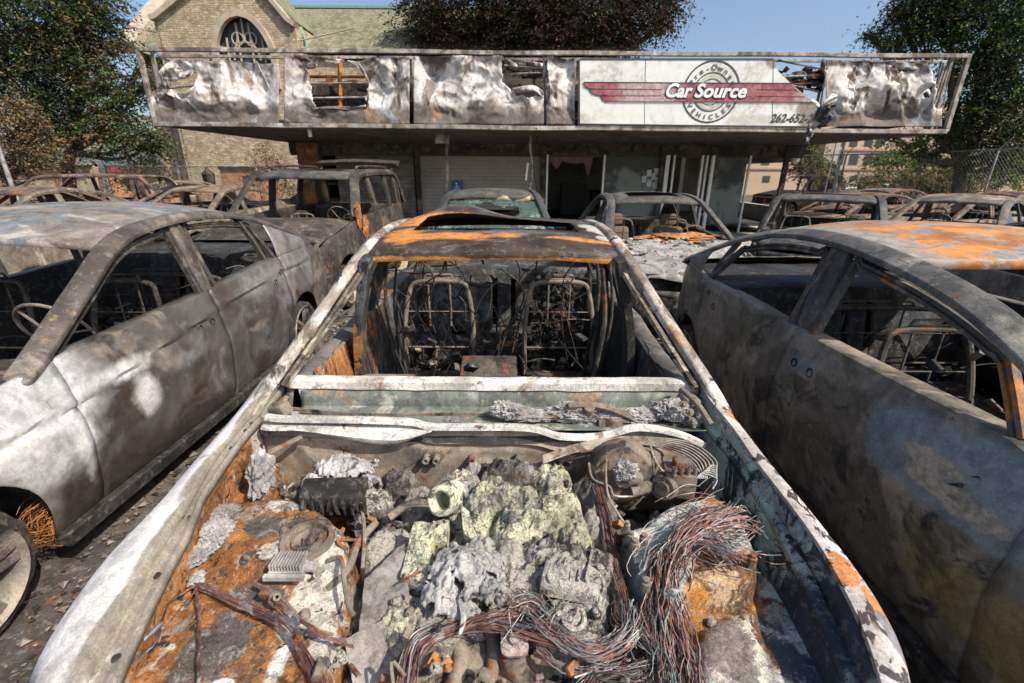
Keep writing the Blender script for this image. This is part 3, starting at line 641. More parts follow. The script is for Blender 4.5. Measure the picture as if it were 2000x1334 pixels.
for y in Ys:
    o_, c_, i_ = smooth_i(ro_, y), smooth_i(rc_, y), interp(ri_, y); z = zc_(y)
    rowsA.append([Vector(p) for p in ((c_-.001, y, z-.016), (c_, y, z), (lerp(c_, o_, .4), y, z+.003), (lerp(c_, o_, .8), y, z-.004), (o_, y, z-.02), (o_+.006, y, z-.08), (o_+.004, y, z-.25), (o_-.03, y, z-.5))])
    d = .010*nz((y, 3, 0), 5)
    rowsB.append([Vector(p) for p in ((c_-.002, y, z-.012), (c_-.006, y, z-.04), (lerp(c_, i_, .5)+d, y, z-.070), (i_+.012, y, z-.078), (i_+.004, y, z-.070), (i_-.010, y, z-.070), (i_-.022, y, z-.078), (i_-.024, y, z-.10))])
m = MB(); m.grid(rowsA); CB(m, 'front_fender', M_fr, solid=.003)
m = MB(); m.grid(rowsB); fi = CB(m, 'fender_flange', M_green, solid=.003)
m = MB()
for y in (.46, .60, .78, .86, .98, 1.06, 1.2, 1.33): c = Vector((interp(ri_, y)-.004, y, zc_(y)-.0685)); m.lathe(c, (0, 0, 1), [(.0001, .001), (.006+.004*(y in (.6, .98)), .001), (.011, -.003)], 12)
m.build_each('mounting_hole', M_soot, fi, world=True)
# ---- engine bay sheet metal as one height field, cut into three pieces
import numpy as np
X0, X1, Y0, Y1, ST_ = -.95, .80, .28, 1.42, .0085
nx, ny = int((X1-X0)/ST_)+1, int((Y1-Y0)/ST_)+1
GX, GY = np.meshgrid(X0+np.arange(nx)*ST_, Y0+np.arange(ny)*ST_)
def blur(a, k):
    for _ in range(k):
        a = np.pad(a, 1, mode='edge'); a = (a[:-2, 1:-1]+a[2:, 1:-1]+a[1:-1, :-2]+a[1:-1, 2:]+4*a[1:-1, 1:-1])/8
    return a
def poly(pp, z, k=3):
    W_ = [tuple(PZ(px, py, z)[:2]) for (px, py) in pp]; a = np.zeros_like(GX)
    for j in range(ny):
        for i in range(nx):
            if inpoly(GX[j, i], GY[j, i], W_): a[j, i] = 1
    return blur(a, k)
H = np.full_like(GX, .50)
a = poly([(100, 1400), (290, 1180), (345, 1090), (395, 985), (470, 880), (560, 870), (540, 960), (590, 972), (645, 1010), (688, 1045), (694, 1110), (665, 1180), (650, 1260), (620, 1334), (600, 1420)], .76, 5); H = np.maximum(H, lerp(H, .755, a))
a = poly([(440, 985), (560, 972), (640, 1005), (685, 1050), (680, 1110), (600, 1130), (500, 1120), (420, 1090)], .78, 14); H += a*.042
a = poly([(560, 1130), (690, 1110), (665, 1200), (640, 1290), (540, 1240)], .77, 8); H -= a*.02
a = poly([(1205, 1040), (1300, 985), (1390, 960), (1450, 1000), (1490, 1085), (1490, 1125), (1420, 1150), (1345, 1175), (1290, 1180), (1235, 1110)], .79, 6); H = lerp(H, .80, a)
a = poly([(1345, 1175), (1490, 1110), (1495, 1150), (1350, 1230)], .72, 8); H = np.maximum(H, lerp(H, .72, a))
a = poly([(1350, 1225), (1475, 1150), (1500, 1200), (1515, 1334), (1510, 1420), (1360, 1420), (1345, 1300)], .70, 16); H = np.maximum(H, lerp(H, .72, a))
a = poly([(1400, 930), (1500, 1030), (1600, 1180), (1690, 1420), (1500, 1420), (1480, 1110), (1430, 980)], .72, 9); H = np.maximum(H, lerp(H, .71, a))

a = poly([(700, 1110), (850, 1090), (900, 1230), (700, 1420), (640, 1420)], .62, 8); H = np.maximum(H, lerp(H, .64, a))
ct = PZ(600, 1056, .80); D = np.hypot(GX-ct.x, GY-ct.y)
H += .010*np.exp(-((D-.072)/.012)**2)-.014*np.exp(-(D/.045)**4)+.006*np.exp(-((D-.035)/.006)**2)
for j in range(ny):
    for i in range(nx):
        p = (GX[j, i], GY[j, i], 0); eng = 1 if -.42 < p[0] < .42 else .25
        H[j, i] += .004*nz(p, 9)+eng*(.05*fbm(p, 6, 3, 4)*(1 if eng == 1 else .12)-.02*abs(nz(p, 22)))+.0015*nz(p, 60)-(.07 if -.40 < p[0] < .31 and .5 < p[1] < 1.33 else 0)
# fold lines stamped in the left apron
for (a_, b_) in (((380, 1160), (640, 1290)), ((420, 1100), (330, 1334))):
    A, B = PZ(*a_, .77), PZ(*b_, .77); d = (B-A); d.z = 0; l = d.length; d /= l
    s_ = (GX-A.x)*d.x+(GY-A.y)*d.y; q = (GX-A.x)*-d.y+(GY-A.y)*d.x
    H += .008*np.exp(-(q/.012)**2)*((s_ > 0) & (s_ < l))
XL = [(y, x+.006) for (y, x) in li_]; XR = [(y, x-.006) for (y, x) in ri_]
def piece(name, test, mat):
    idx = -np.ones((ny, nx), int); m = MB()
    use = np.zeros((ny, nx), bool)
    for j in range(ny-1):
        for i in range(nx-1):
            x, y = GX[j, i]+ST_/2, GY[j, i]+ST_/2
            if x < interp(XL, y)-.03 or x > interp(XR, y)+.02: continue
            if test(x, y): use[j, i] = True
    fs = []
    def vi(j, i):
        if idx[j, i] < 0: idx[j, i] = len(m.v); m.v.append(Vector((GX[j, i], GY[j, i], H[j, i])))
        return idx[j, i]
    for j in range(ny-1):
        for i in range(nx-1):
            if use[j, i]: m.f.append((vi(j, i), vi(j, i+1), vi(j+1, i+1), vi(j+1, i))); m.m.append(0)
    return CB(m, name, mat)
Pz = lambda px, py, z=.77: PZ(px, py, z)
M_apl = hm('rusted_left_apron', CO, (.34, .14, .035), [dict(c=(.20, .10, .05), s=4, lo=.48, hi=.58, r=.75), dict(c=(.09, .06, .04), s=14, lo=.54, hi=.60, r=.78, dist=1.5), dict(c=(.45, .41, .36), s=18, lo=.57, hi=.62, r=.8), dict(c=(.17, .065, .02), s=5, lo=.50, hi=.60, r=.7), dict(c=(.27, .24, .20), s=4.5, lo=.54, hi=.62, r=.7),
    dict(c=(.10, .085, .075), s=9, na=3, blobs=[(Pz(430, 1240), (.075, .09, .2)), (Pz(500, 1150), (.12, .03, .1)), (Pz(600, 1050), (.06, .06, .1)), (Pz(520, 1040), (.05, .05, .2)), (Pz(360, 1300), (.03, .06, .2))], off=2),
    dict(c=(.50, .47, .41), s=6, na=1.8, blobs=[(Pz(620, 1150), (.07, .085, .2)), (Pz(650, 1080), (.04, .06, .2)), (Pz(580, 1200), (.05, .05, .2)), (Pz(560, 1000), (.06, .03, .2)), (Pz(530, 1090), (.03, .03, .1)), (Pz(545, 1275), (.02, .06, .1)), (Pz(470, 900), (.12, .05, .2)), (Pz(640, 1230), (.05, .07, .1))], off=5),
    dict(c=(.78, .76, .72), s=10, na=2, blobs=[(Pz(540, 1280), (.016, .045, .1)), (Pz(430, 1330), (.03, .02, .1))], off=9),
    dict(c=(.04, .03, .025), s=22, lo=.62, hi=.66, d=2)], rough=.65, bump=.65, bscale=34, speck=.6, grain=.9)
M_apr = hm('right_apron_scorched', CO, (.36, .41, .37), [dict(c=(.05, .065, .085), s=5, lo=.51, hi=.57, r=.75), dict(c=(.36, .40, .34), s=6, lo=.54, hi=.62),
    dict(c=(.52, .49, .43), s=4, na=1.6, blobs=[(Pz(1430, 1260, .72), (.085, .16, .3)), (Pz(1250, 1070, .8), (.08, .08, .3)), (Pz(1320, 1000, .8), (.07, .06, .2))], off=3),
    dict(c=(.36, .16, .035), s=5, na=1.7, blobs=[(Pz(1420, 1130, .76), (.095, .065, .2)), (Pz(1380, 1190, .74), (.06, .05, .2)), (Pz(1390, 975, .8), (.05, .03, .2))], off=5),
    dict(c=(.12, .06, .03), s=16, na=5.5, r=.78, blobs=[(Pz(1425, 1135, .76), (.10, .07, .2)), (Pz(1500, 1250, .72), (.02, .08, .2))], off=6), dict(c=(.42, .30, .17), s=24, na=6, r=.78, blobs=[(Pz(1400, 1150, .76), (.05, .03, .2))], off=16), dict(c=(.19, .17, .15), s=9, na=4.5, r=.78, blobs=[(Pz(1430, 1280, .72), (.06, .10, .2))], off=14),
    dict(c=(.04, .05, .07), s=6, na=3.4, blobs=[(Pz(1560, 1300, .72), (.04, .10, .3))], off=8)], rough=.7, bump=.6, bscale=34, speck=.6, grain=.9)
M_eng = hm('charred_engine', CO, (.17, .16, .145), [dict(c=(.035, .03, .027), s=7, lo=.47, hi=.56, r=.75), dict(c=(.38, .36, .33), s=9, lo=.55, hi=.64), dict(c=(.24, .10, .04), s=6, lo=.60, hi=.67),
    dict(c=(.24, .22, .20), s=5, na=1.6, blobs=[(Pz(760, 1290, .64), (.11, .12, .3)), (Pz(720, 1190, .66), (.06, .1, .3))], off=3)], rough=.8, bump=.9, bscale=36, speck=.5)  # black layer and speckle also paint in shade between small parts
lx = lambda y: interp([(.28, -.36), (.7, -.39), (.85, -.415), (1.05, -.435), (1.15, -.53), (1.42, -.60)], y)
rx = lambda y: interp([(.28, .33), (.7, .31), (.9, .34), (1.1, .33), (1.42, .55)], y)
pl = piece('left_apron', lambda x, y: x < lx(y), M_apl); pr_ = piece('right_apron', lambda x, y: x > rx(y), M_apr); pe = piece('engine', lambda x, y: lx(y) <= x <= rx(y), M_eng)
# side walls below flanges
m = MB(); m.grid([[Vector((interp(li_, y)-.004, y, zc_(y)-.05)) for y in Ys], [Vector((interp(li_, y)+.0, y, .72)) for y in Ys]]); CB(m, 'inner_wing', M_apl)
m = MB(); m.grid([[Vector((interp(ri_, y)-.022, y, zc_(y)-.09)) for y in Ys], [Vector((interp(ri_, y)-.05, y, zc_(y)-.2)) for y in Ys], [Vector((interp(ri_, y)-.07, y, .60)) for y in Ys]]); CB(m, 'inner_wing', M_green)
# ---------------------------------------------------------------- cowl and firewall of the open car
M_cowl = hm('ash_white_cowl', CO, (.54, .53, .49), [dict(c=(.40, .38, .33), s=6, lo=.54, hi=.66, st=(.5, 1, 1)), dict(c=(.66, .65, .62), s=3, lo=.5, hi=.62, st=(.4, 1, 1)), dict(c=(.09, .08, .07), s=12, lo=.62, hi=.68), dict(c=(.28, .22, .16), s=5, lo=.59, hi=.68)], rough=.7, bump=.4, speck=.5, grain=.8)
M_cg = hm('green_grey_cowl_well', CO, (.13, .15, .13), [dict(c=(.34, .35, .29), s=5, lo=.54, hi=.64), dict(c=(.09, .10, .09), s=5, lo=.5, hi=.6), dict(c=(.28, .19, .12), s=7, lo=.58, hi=.66)], rough=.75, bump=.3)
M_fw = hm('scorched_firewall', CO, (.30, .245, .19), [dict(c=(.12, .10, .08), s=3, lo=.54, hi=.64), dict(c=(.42, .36, .29), s=4, lo=.55, hi=.66), dict(c=(.20, .10, .05), s=8, lo=.6, hi=.68),
    dict(c=(.035, .035, .035), s=3, na=1.4, blobs=[(PY(1020, 862, 1.40), (.45, .05, .012))], off=4)], rough=.75, bump=.3)
yb = 1.63
bt = [(-.86+.0156*i*1.0, 0) for i in range(101)]
rows = []
for i in range(101):
    x = -.875+1.605*i/100; w_ = .003*nz((x, 0, 0), 7); sag = -.004*math.sin(i/100*math.pi)
    rows.append([Vector(p) for p in ((x, yb+.10, .955), (x, yb+.045, .975+sag), (x, yb+.03, .990+sag+w_), (x, yb-.005, .992+sag+w_), (x, yb-.018, .985+sag+w_), (x, yb-.022, .958+sag+w_+.006*nz((x, 5, 0), 9)), (x, yb-.012, .950+sag), (x, yb+.02, .948))])
m = MB(); m.grid(rows); cw = CB(m, 'cowl_beam', M_cowl, solid=.003)
m = MB()
for (px, w_, h) in ((612, .05, .05), (662, .022, .03), (705, .045, .025), (960, .03, .055), (1190, .055, .03), (1250, .03, .035), (1330, .07, .06)):
    c = PY(px, 778, yb-.012); c.z = .955-h/2; m.box(c, (w_*2, .006, h), rot=(.12, 0, rnd.uniform(-.05, .05)), bev=.002)
m.build_each('cowl_bracket', M_cowl, cw, world=True)
m = MB()
for px in (598, 665, 1236, 1320): m.lathe(PY(px, 785, yb-.022)+Vector((0, 0, .005)), (0, -1, 0), [(.0001, .0), (.008, .0), (.010, -.003)], 12)
m.build_each('bracket_hole', M_soot, cw, world=True)
rows = []
for i in range(81):
    x = -.83+1.53*i/80; n1 = .004*nz((x, 1, 0), 6)
    rows.append([Vector(p) for p in ((x, 1.615, .955), (x, 1.605+n1, .91), (x, 1.60+n1, .885), (x, 1.575, .872), (x, 1.52, .868+n1), (x, 1.47, .870), (x, 1.44, .876), (x, 1.425, .890))])
m = MB(); m.grid(rows); CB(m, 'cowl_well', M_cg, solid=.003)
lip = [(520, 812), (560, 816), (700, 818), (800, 822), (835, 830), (870, 832), (1000, 832), (1050, 837), (1095, 850), (1160, 851), (1200, 843), (1240, 833), (1290, 837), (1340, 850), (1375, 866)]
lp = cr([PY(px, py, 1.405) for (px, py) in lip], 6)
m = MB(); m.sweep(lp, [(-.014, -.001), (-.014, .003), (0, .007), (.012, .004), (.016, -.010), (.012, -.011), (.008, -.001)], ref=Vector((0, 0, 1)))
CB(m, 'cowl_lip', M_cowl)
rows = []
L1 = cr([PY(px, py, 1.425) for (px, py) in [(515, 822), (600, 822), (700, 822), (790, 824), (845, 832)]], 8); L2 = cr([PY(px, py, 1.385) for (px, py) in [(520, 838), (600, 842), (700, 862), (775, 868), (845, 836)]], 8)
for k in range(6):
    q = k/5; rows.append([a.lerp(b, q)+Vector((0, -.03*math.sin(q*math.pi)+.004*nz((a.x, q, 0), 9), 0)) for a, b in zip(L1, L2)])
m = MB(); m.grid(rows); CB(m, 'cowl_panel', M_cowl, solid=.003)
rows = []
for k in range(25):
    q = k/24; row = []
    for i in range(121):
        x = -.90+1.66*i/120; zt = interp([(p.x, p.z-.012) for p in lp], x); z = lerp(zt, .55, q)
        rib = .014*math.exp(-((q-.16)/.03)**2)+.010*math.exp(-((q-.27)/.02)**2)
        row.append(Vector((x, 1.418-rib-.02*q+.008*nz((x*2, q*2, 0), 2)+.002*nz((x*14, q*10, 0), 1)+.03*abs(x+.09)**3, z)))
    rows.append(row)
m = MB(); m.grid(rows); fw = CB(m, 'engine_bulkhead', M_fw, solid=.003)
for (px, py, r) in ((832, 898, .013), (852, 898, .013), (921, 899, .012), (1010, 898, .012), (1105, 905, .028)):
    m = MB(); c = PY(px, py, 1.385); m.lathe(c, (0, -1, 0), [(r*.5, -.03), (r*.55, .012), (r*.95, .012), (r, -.02)], 16)
    CB(m, 'pipe_stub', M_tube, fw)
m = MB(); m.box(PY(842, 898, 1.392), (.062, .004, .030), bev=.001); CB(m, 'grommet_hole', M_soot, fw)
m = MB()
for sg in (-1, 1):
    pts = [Vector((CO[0]+sg*(x-.052), CO[1]+y+.012, z-.006)) for (y, z, x) in Pc['rail'][1:5]]
    m.sweep(cr(pts, 6), [(-.02, -.006), (-.02, .010), (.0, .014), (.004, .004), (.02, .004), (.02, -.008)], ref=Vector((sg*.5, -.4, .8)))
m.build_each('windscreen_flange', burnt('dark_brown_flange', (.12, .095, .07), [dict(c=(.30, .26, .21), s=9, lo=.5, hi=.6), dict(c=(.03, .025, .02), s=8, lo=.52, hi=.6)]), carC, world=True)
# debris in the cowl well, wiper linkage
m = MB()
for (px, py, a, b, c) in ((990, 800, .06, .03, .03), (1040, 812, .12, .03, .02), (1120, 805, .09, .035, .035), (1180, 815, .10, .03, .03), (1250, 812, .07, .03, .03), (1310, 800, .07, .04, .04), (1350, 812, .05, .04, .04), (880, 822, .03, .02, .012), (560, 815, .05, .03, .02)):
    m.lump(PY(px, py, 1.52), (a, b, c), seed=px, disp=.35, sc=6, sub=5, fold=.22)
m.build_each('ash_heap', M_ash, carC, world=True)
m = MB(); P_ = lambda px, py: PY(px, py, 1.50)
m.tube(cr([P_(1000, 800), P_(1040, 815), P_(1130, 812), P_(1230, 822)], 5), .008, 6); m.tube(cr([P_(1110, 792), P_(1180, 795), P_(1260, 830)], 5), .013, 7); m.box(P_(1190, 825), (.09, .05, .04), bev=.006); m.lathe(P_(1150, 800), (0, -.5, .8), [(.0001, .02), (.02, .02), (.022, -.01)], 14)
CB(m, 'wiper_linkage', M_tube)
m = MB()
for k in range(7): 
    dx = rnd.uniform(-10, 10); m.tube(cr([PY(565+dx, 795+k*1.5, 1.56), PY(680, 806+k, 1.55), PY(800, 808+k*1.4, 1.55), PY(930, 806+k, 1.55), PY(990+k*6, 812, 1.55)], 8), .0022, 4)
CB(m, 'cowl_cable', M_tube)
# ---------------------------------------------------------------- bits on the left apron
S3 = Vector((0, 0, 1))
m = MB(); c = PZ(600, 1052, .815)
m.lathe(c, S3, [(.018, -.016), (.024, -.004), (.032, .002), (.040, .000), (.044, -.010), (.052, -.010), (.056, .004), (.068, .002), (.072, -.014)], 40); m.lathe(c, S3, [(.0001, .006), (.010, .006), (.013, -.002), (.019, -.016)], 14)
CB(m, 'strut_mount', M_tube, pl)
for (px, py, r, h) in ((563, 1003, .012, .02), (557, 1043, .012, .022), (640, 1035, .010, .016), (664, 1045, .008, .016), (483, 1090, .014, .012), (407, 1042, .008, .010), (533, 1170, .009, .016), (594, 1198, .010, .006), (583, 1245, .007, .01)):
    m = MB(); q = PZ(px, py, .79); m.lathe(q, S3, [(r*1.35, -.012), (r*1.35, .0), (r, .002), (r, h*.6), (r*.6, h), (.0001, h)], 6 if h > .015 else 14); CB(m, 'bolt', M_tube, pl, smooth=True)
m = MB(); c = PZ(566, 1105, .80); yv = PZ(566, 1120, .80)-PZ(566, 1090, .80)
m.box(c, (.088, .052, .012), bev=.002, rot=(0, 0, .03))
for k in range(11): m.box(c+Vector((-.038+.0076*k, 0, .013)), (.0028, .05, .024))
m.box(c+Vector((0, -.034, -.003)), (.10, .012, .012)); m.box(c+Vector((.055, 0, -.002)), (.03, .03, .008), bev=.002); CB(m, 'finned_module', burnt('grey_cast_alloy', (.36, .35, .33), [dict(c=(.2, .18, .16), s=9, lo=.5, hi=.62)], rough=.6, bump=.15), pl, smooth=False)
m = MB(); m.tube(cr([PZ(640, 1095, .80), PZ(665, 1090, .81), PZ(672, 1130, .80), PZ(680, 1180, .77), PZ(690, 1200, .74)], 6), .006, 7); m.tube(cr([PZ(500, 1140, .79), PZ(545, 1165, .79), PZ(600, 1220, .78), PZ(650, 1240, .77)], 6), .0045, 6)
m.build_each('brake_pipe', M_tube, pl, world=True)
m = MB(); m.box(PZ(527, 1163, .785), (.05, .018, .02), rot=(0, 0, -.2), bev=.003); m.lathe(PZ(540, 1170, .795), (.4, -.4, .8), [(.004, .02), (.009, .02), (.010, -.01)], 12); CB(m, 'pipe_bracket', M_tube, pl)
# wires: bundles of strands along a path
def bundle(mb, path, n, spread, r, seed, mats=(0, 1), fray=0.0, seg=5, jit=.25):
    rn = random.Random(seed); base = cr(path, seg); N = len(base)
    for k in range(n):
        a0 = rn.uniform(0, 6.3); tw = rn.uniform(-2.5, 2.5); rr = spread*math.sqrt(rn.random()); o = rn.uniform(0, 99); i0 = int(rn.uniform(0, .15)*N) if fray else 0; i1 = N-int(rn.uniform(0, .2)*N*(1 if fray else 0))
        pts = []
        for i in range(i0, i1):
            p = base[i]; t = (base[min(i+1, N-1)]-base[max(i-1, 0)]).normalized(); a = t.cross(S3).normalized(); b = a.cross(t); q = i/(N-1); an = a0+tw*q
            s_ = rr*(1+fray*abs(q*2-1)**2*2)*(1+jit*nz((q*3, o, 0), 1.2)*2)
            pts.append(p+(a*math.cos(an)*1.0+b*math.sin(an)*.6)*s_+Vector((nz((q*5, o, 1), 1), nz((q*5, o, 7), 1), 0))*spread*jit*1.3+Vector((nz((q*26, o, 1), 1), nz((q*26, o, 7), 1), nz((q*26, o, 4), 1)))*.006)
        if len(pts) > 2: mb.tube(pts, r*rn.choice([.5, .7, .8, 1, 1.2, 1.9]), 4, cap=False, mi=rn.choice(mats))
WM_ = [M_copper, M_wire, M_soot]
m = MB(); b_ = lambda *p: [PZ(*q) for q in p]
bundle(m, b_((383, 1140, .79), (470, 1180, .79), (555, 1220, .785), (600, 1290, .78), (640, 1360, .77)), 12, .009, .0016, 1, (0,)); bundle(m, b_((383, 1140, .79), (388, 1200, .785), (390, 1290, .785), (386, 1360, .78)), 4, .003, .0014, 2, (0,))
bundle(m, b_((383, 1140, .79), (330, 1180, .79), (305, 1250, .79), (245, 1310, .79), (190, 1370, .79)), 5, .006, .0014, 3, (0, 0, 2)); bundle(m, b_((390, 1140, .79), (345, 1200, .785), (295, 1260, .785), (260, 1320, .785)), 2, .003, .001, 4, (0,))
bundle(m, b_((540, 1175, .80), (580, 1205, .79), (630, 1240, .78), (690, 1262, .74)), 5, .004, .0018, 5, (0,)); 
CB(m, 'wiring', WM_, pl)
m = MB(); m.lump(PZ(420, 1040, .79), (.045, .055, .02), 4, .3, 6, 5, .6, .3); m.lump(PZ(380, 1085, .785), (.05, .03, .018), 7, .3, 6, 5, .9, .3); m.lump(PZ(440, 1000, .79), (.04, .03, .016), 12, .3, 6, 5, .2, .3); m.lump(PZ(385, 1130, .79), (.018, .02, .012), 9, .6, 5, 3)
m.lump(PZ(512, 925, .82), (.03, .07, .07), 5, .5, 4, 4, .1, .2); m.build_each('ash_flake', M_ash, pl, world=True)
m = MB(); m.lump(PZ(297, 1235, .79), (.006, .03, .006), 3, .15, 2, 3, -.3); CB(m, 'melted_bead', M_wire, pl)
# ---------------------------------------------------------------- engine pieces
M_yel = hm('pale_yellow_melt', CO, (.52, .52, .37), [dict(c=(.64, .63, .49), s=7, lo=.5, hi=.6), dict(c=(.30, .29, .25), s=9, lo=.54, hi=.62, r=.75), dict(c=(.05, .048, .04), s=13, lo=.535, hi=.58, r=.8, dist=1.6), dict(c=(.16, .15, .13), s=28, lo=.54, hi=.58, r=.8), dict(c=(.20, .27, .26), s=6, lo=.60, hi=.66)], rough=.9, bump=1.0, bscale=42, speck=.75, grain=1.0)
M_gry = hm('crusted_grey_alloy', CO, (.40, .385, .345), [dict(c=(.54, .52, .44), s=14, lo=.50, hi=.58, r=.78), dict(c=(.06, .055, .048), s=10, lo=.52, hi=.60, r=.75), dict(c=(.56, .56, .42), s=5, lo=.60, hi=.68)], rough=.9, bump=1.1, bscale=46, speck=.8, grain=1.0)  # dark layer and heavy speckle partly stand in for shade in the crust
M_mag = hm('melted_light_metal', CO, (.40, .395, .40), [dict(c=(.08, .07, .065), s=26, lo=.565, hi=.60, r=.8, dist=2), dict(c=(.36, .34, .33), s=8, lo=.55, hi=.66), dict(c=(.58, .57, .57), s=4, lo=.5, hi=.62), dict(c=(.10, .09, .08), s=16, lo=.60, hi=.66)], rough=.75, bump=.8, bscale=44, speck=.35)
def EP(mb, nm, mt, **k): return CB(mb, nm, mt, pe, **k)
CY = [(900, 925, .80, .07, .04, 1), (960, 935, .865, .04, .035, 1), (1030, 950, .87, .045, .03, 1), (1085, 1000, .83, .03, .03, 1), (1010, 1000, .85, .03, .025, 2), (1000, 905, .84, .10, .04, 0), (1080, 915, .83, .07, .04, 1), (1150, 940, .80, .05, .05, 0), (780, 925, .79, .06, .05, 0), (720, 960, .78, .07, .05, 2), (740, 1050, .74, .05, .05, 2), (820, 960, .79, .05, .04, 2), (1160, 1010, .79, .03, .05, 2), (850, 1190, .72, .06, .05, 2), (975, 950, .86, .09, .05, 1), (1045, 985, .85, .10, .06, 1), (1095, 965, .84, .06, .06, 1), (1010, 1025, .82, .08, .05, 1), (1120, 1015, .82, .045, .07, 1), (935, 990, .83, .04, .05, 1),
      (1060, 1065, .80, .07, .04, 2), (1110, 1085, .80, .07, .06, 2), (1140, 1140, .77, .065, .055, 2), (1100, 1185, .745, .07, .05, 2), (1150, 1225, .72, .06, .05, 2), (1045, 1115, .76, .05, .05, 2), (1182, 1090, .77, .035, .06, 2), (1000, 1065, .79, .05, .03, 2), (1055, 1160, .73, .03, .04, 2),
      (650, 965, .76, .08, .04, 0), (740, 990, .74, .05, .05, 0), (700, 925, .79, .05, .04, 0), (790, 950, .75, .05, .04, 0), (950, 905, .79, .10, .025, 0), (840, 905, .72, .05, .03, 0), (720, 1180, .66, .04, .07, 0), (900, 1260, .62, .09, .04, 0), (1090, 1290, .60, .09, .04, 0), (1215, 1130, .68, .02, .09, 0), (1190, 990, .74, .03, .06, 0), (590, 950, .76, .04, .03, 0), (860, 1050, .74, .04, .06, 0), (900, 1190, .68, .06, .04, 0), (1010, 1060, .768, .20, .15, 2), (985, 990, .785, .16, .10, 1), (1110, 1150, .70, .13, .14, 2), (790, 1190, .71, .07, .06, 2), (770, 1050, .70, .06, .09, 2), (900, 1000, .76, .05, .05, 1)]
CB_ = [(PZ(px, py, z), rx_, ry_, k) for (px, py, z, rx_, ry_, k) in CY]
ex0, ex1, ey0, ey1, es = -.50, .35, .44, 1.36, .0044
enx, eny = int((ex1-ex0)/es)+1, int((ey1-ey0)/es)+1; EV = []; EK = []
for j in range(eny):
    y = ey0+j*es
    for i in range(enx):
        x = ex0+i*es; p = (x, y, 0); wx = x+.018*nz(p, 11, 3)+.006*nz(p, 40, 5); wy = y+.018*nz(p, 11, 8)+.006*nz(p, 40, 2); best = .60; kk = 0
        for (c, a_, b_, k) in CB_:
            d2 = ((wx-c.x)/a_)**2+((wy-c.y)/b_)**2
            if d2 > 6: continue
            h = c.z-.045*d2*d2
            if h > best: best = h; kk = k
        n1 = nz(p, 26, 1); n2 = abs(nz(p, 48, 4)); n3 = abs(nz(p, 95, 6)); n4 = nz(p, 190, 2)
        n5 = abs(nz(p, 21, 12)); EV.append(Vector((x, y, best+.014*n1-.016*n2-.014*n3+.007*n4-.022*n5*(1 if kk else .6)-.009*abs(nz(p, 150, 31))+.012))); EK.append(kk)
for nm_, mt_, kk in (('engine_top', M_eng, 0), ('intake_manifold', M_yel, 1), ('valve_cover', M_gry, 2)):
    m = MB(); idx = {}
    def vi2(q):
        if q not in idx: idx[q] = len(m.v); m.v.append(EV[q])
        return idx[q]
    for j in range(eny-1):
        for i in range(enx-1):
            q = j*enx+i
            if EK[q] != kk: continue
            
            if EV[q].x < lx(EV[q].y)-.02: continue
            m.f.append((vi2(q), vi2(q+1), vi2(q+1+enx), vi2(q+enx))); m.m.append(0)
    EP(m, nm_, mt_, auto=180)
for k in range(0):   # half melted runners of the intake
    m = MB(); o = k*33; m.tube(cr([PZ(935+o, 930+k*4, .835), PZ(940+o, 965+k*5, .875), PZ(955+o, 1005+k*5, .865), PZ(975+o, 1050+k*4, .80)], 6), lambda t: .021+.003*math.sin(t*9), 14)
    for v in m.v: v += Vector((nz(v, 26, 3), nz(v, 26, 7), nz(v, 26, 1)-.9*abs(nz(v, 60))))*.009
    EP(m, 'intake_runner', M_yel)
m = MB(); c = PZ(1118, 1112, .752); m.box(c, (.155, .20, .05), rot=(-.25, .05, -.25), bev=.014)
for k in range(5): m.box(c+Vector((-.05+.024*k, -.0, .028)), (.006, .17, .014), rot=(-.25, .05, -.25), bev=.002)
for v in m.v: v += Vector((nz(v, 26, 3), nz(v, 26, 7), nz(v, 22, 1)))*.013
EP(m, 'cam_cover', M_gry)
# oil filler neck, pulley
m = MB(); c = PZ(1120, 1208, .735); ax = Vector((.05, -.35, .93)); m.lathe(c, ax, [(.020, -.05), (.020, .008), (.024, .012), (.031, .010), (.033, -.004), (.040, -.03)], 30); EP(m, 'oil_filler_neck', M_gry)
m = MB(); m.lathe(c, ax, [(.0001, -.02), (.021, -.02)], 20); EP(m, 'filler_hole', M_soot)
m = MB(); c = PZ(1152, 1142, .765); m.lathe(c, (.1, -.4, .9), [(.0001, .0), (.012, .002), (.016, -.006), (.030, -.004), (.034, .004), (.044, .002), (.048, -.02)], 26)
for v in m.v: v += Vector((0, 0, .004*nz(v, 60)))
EP(m, 'pulley', M_gry)
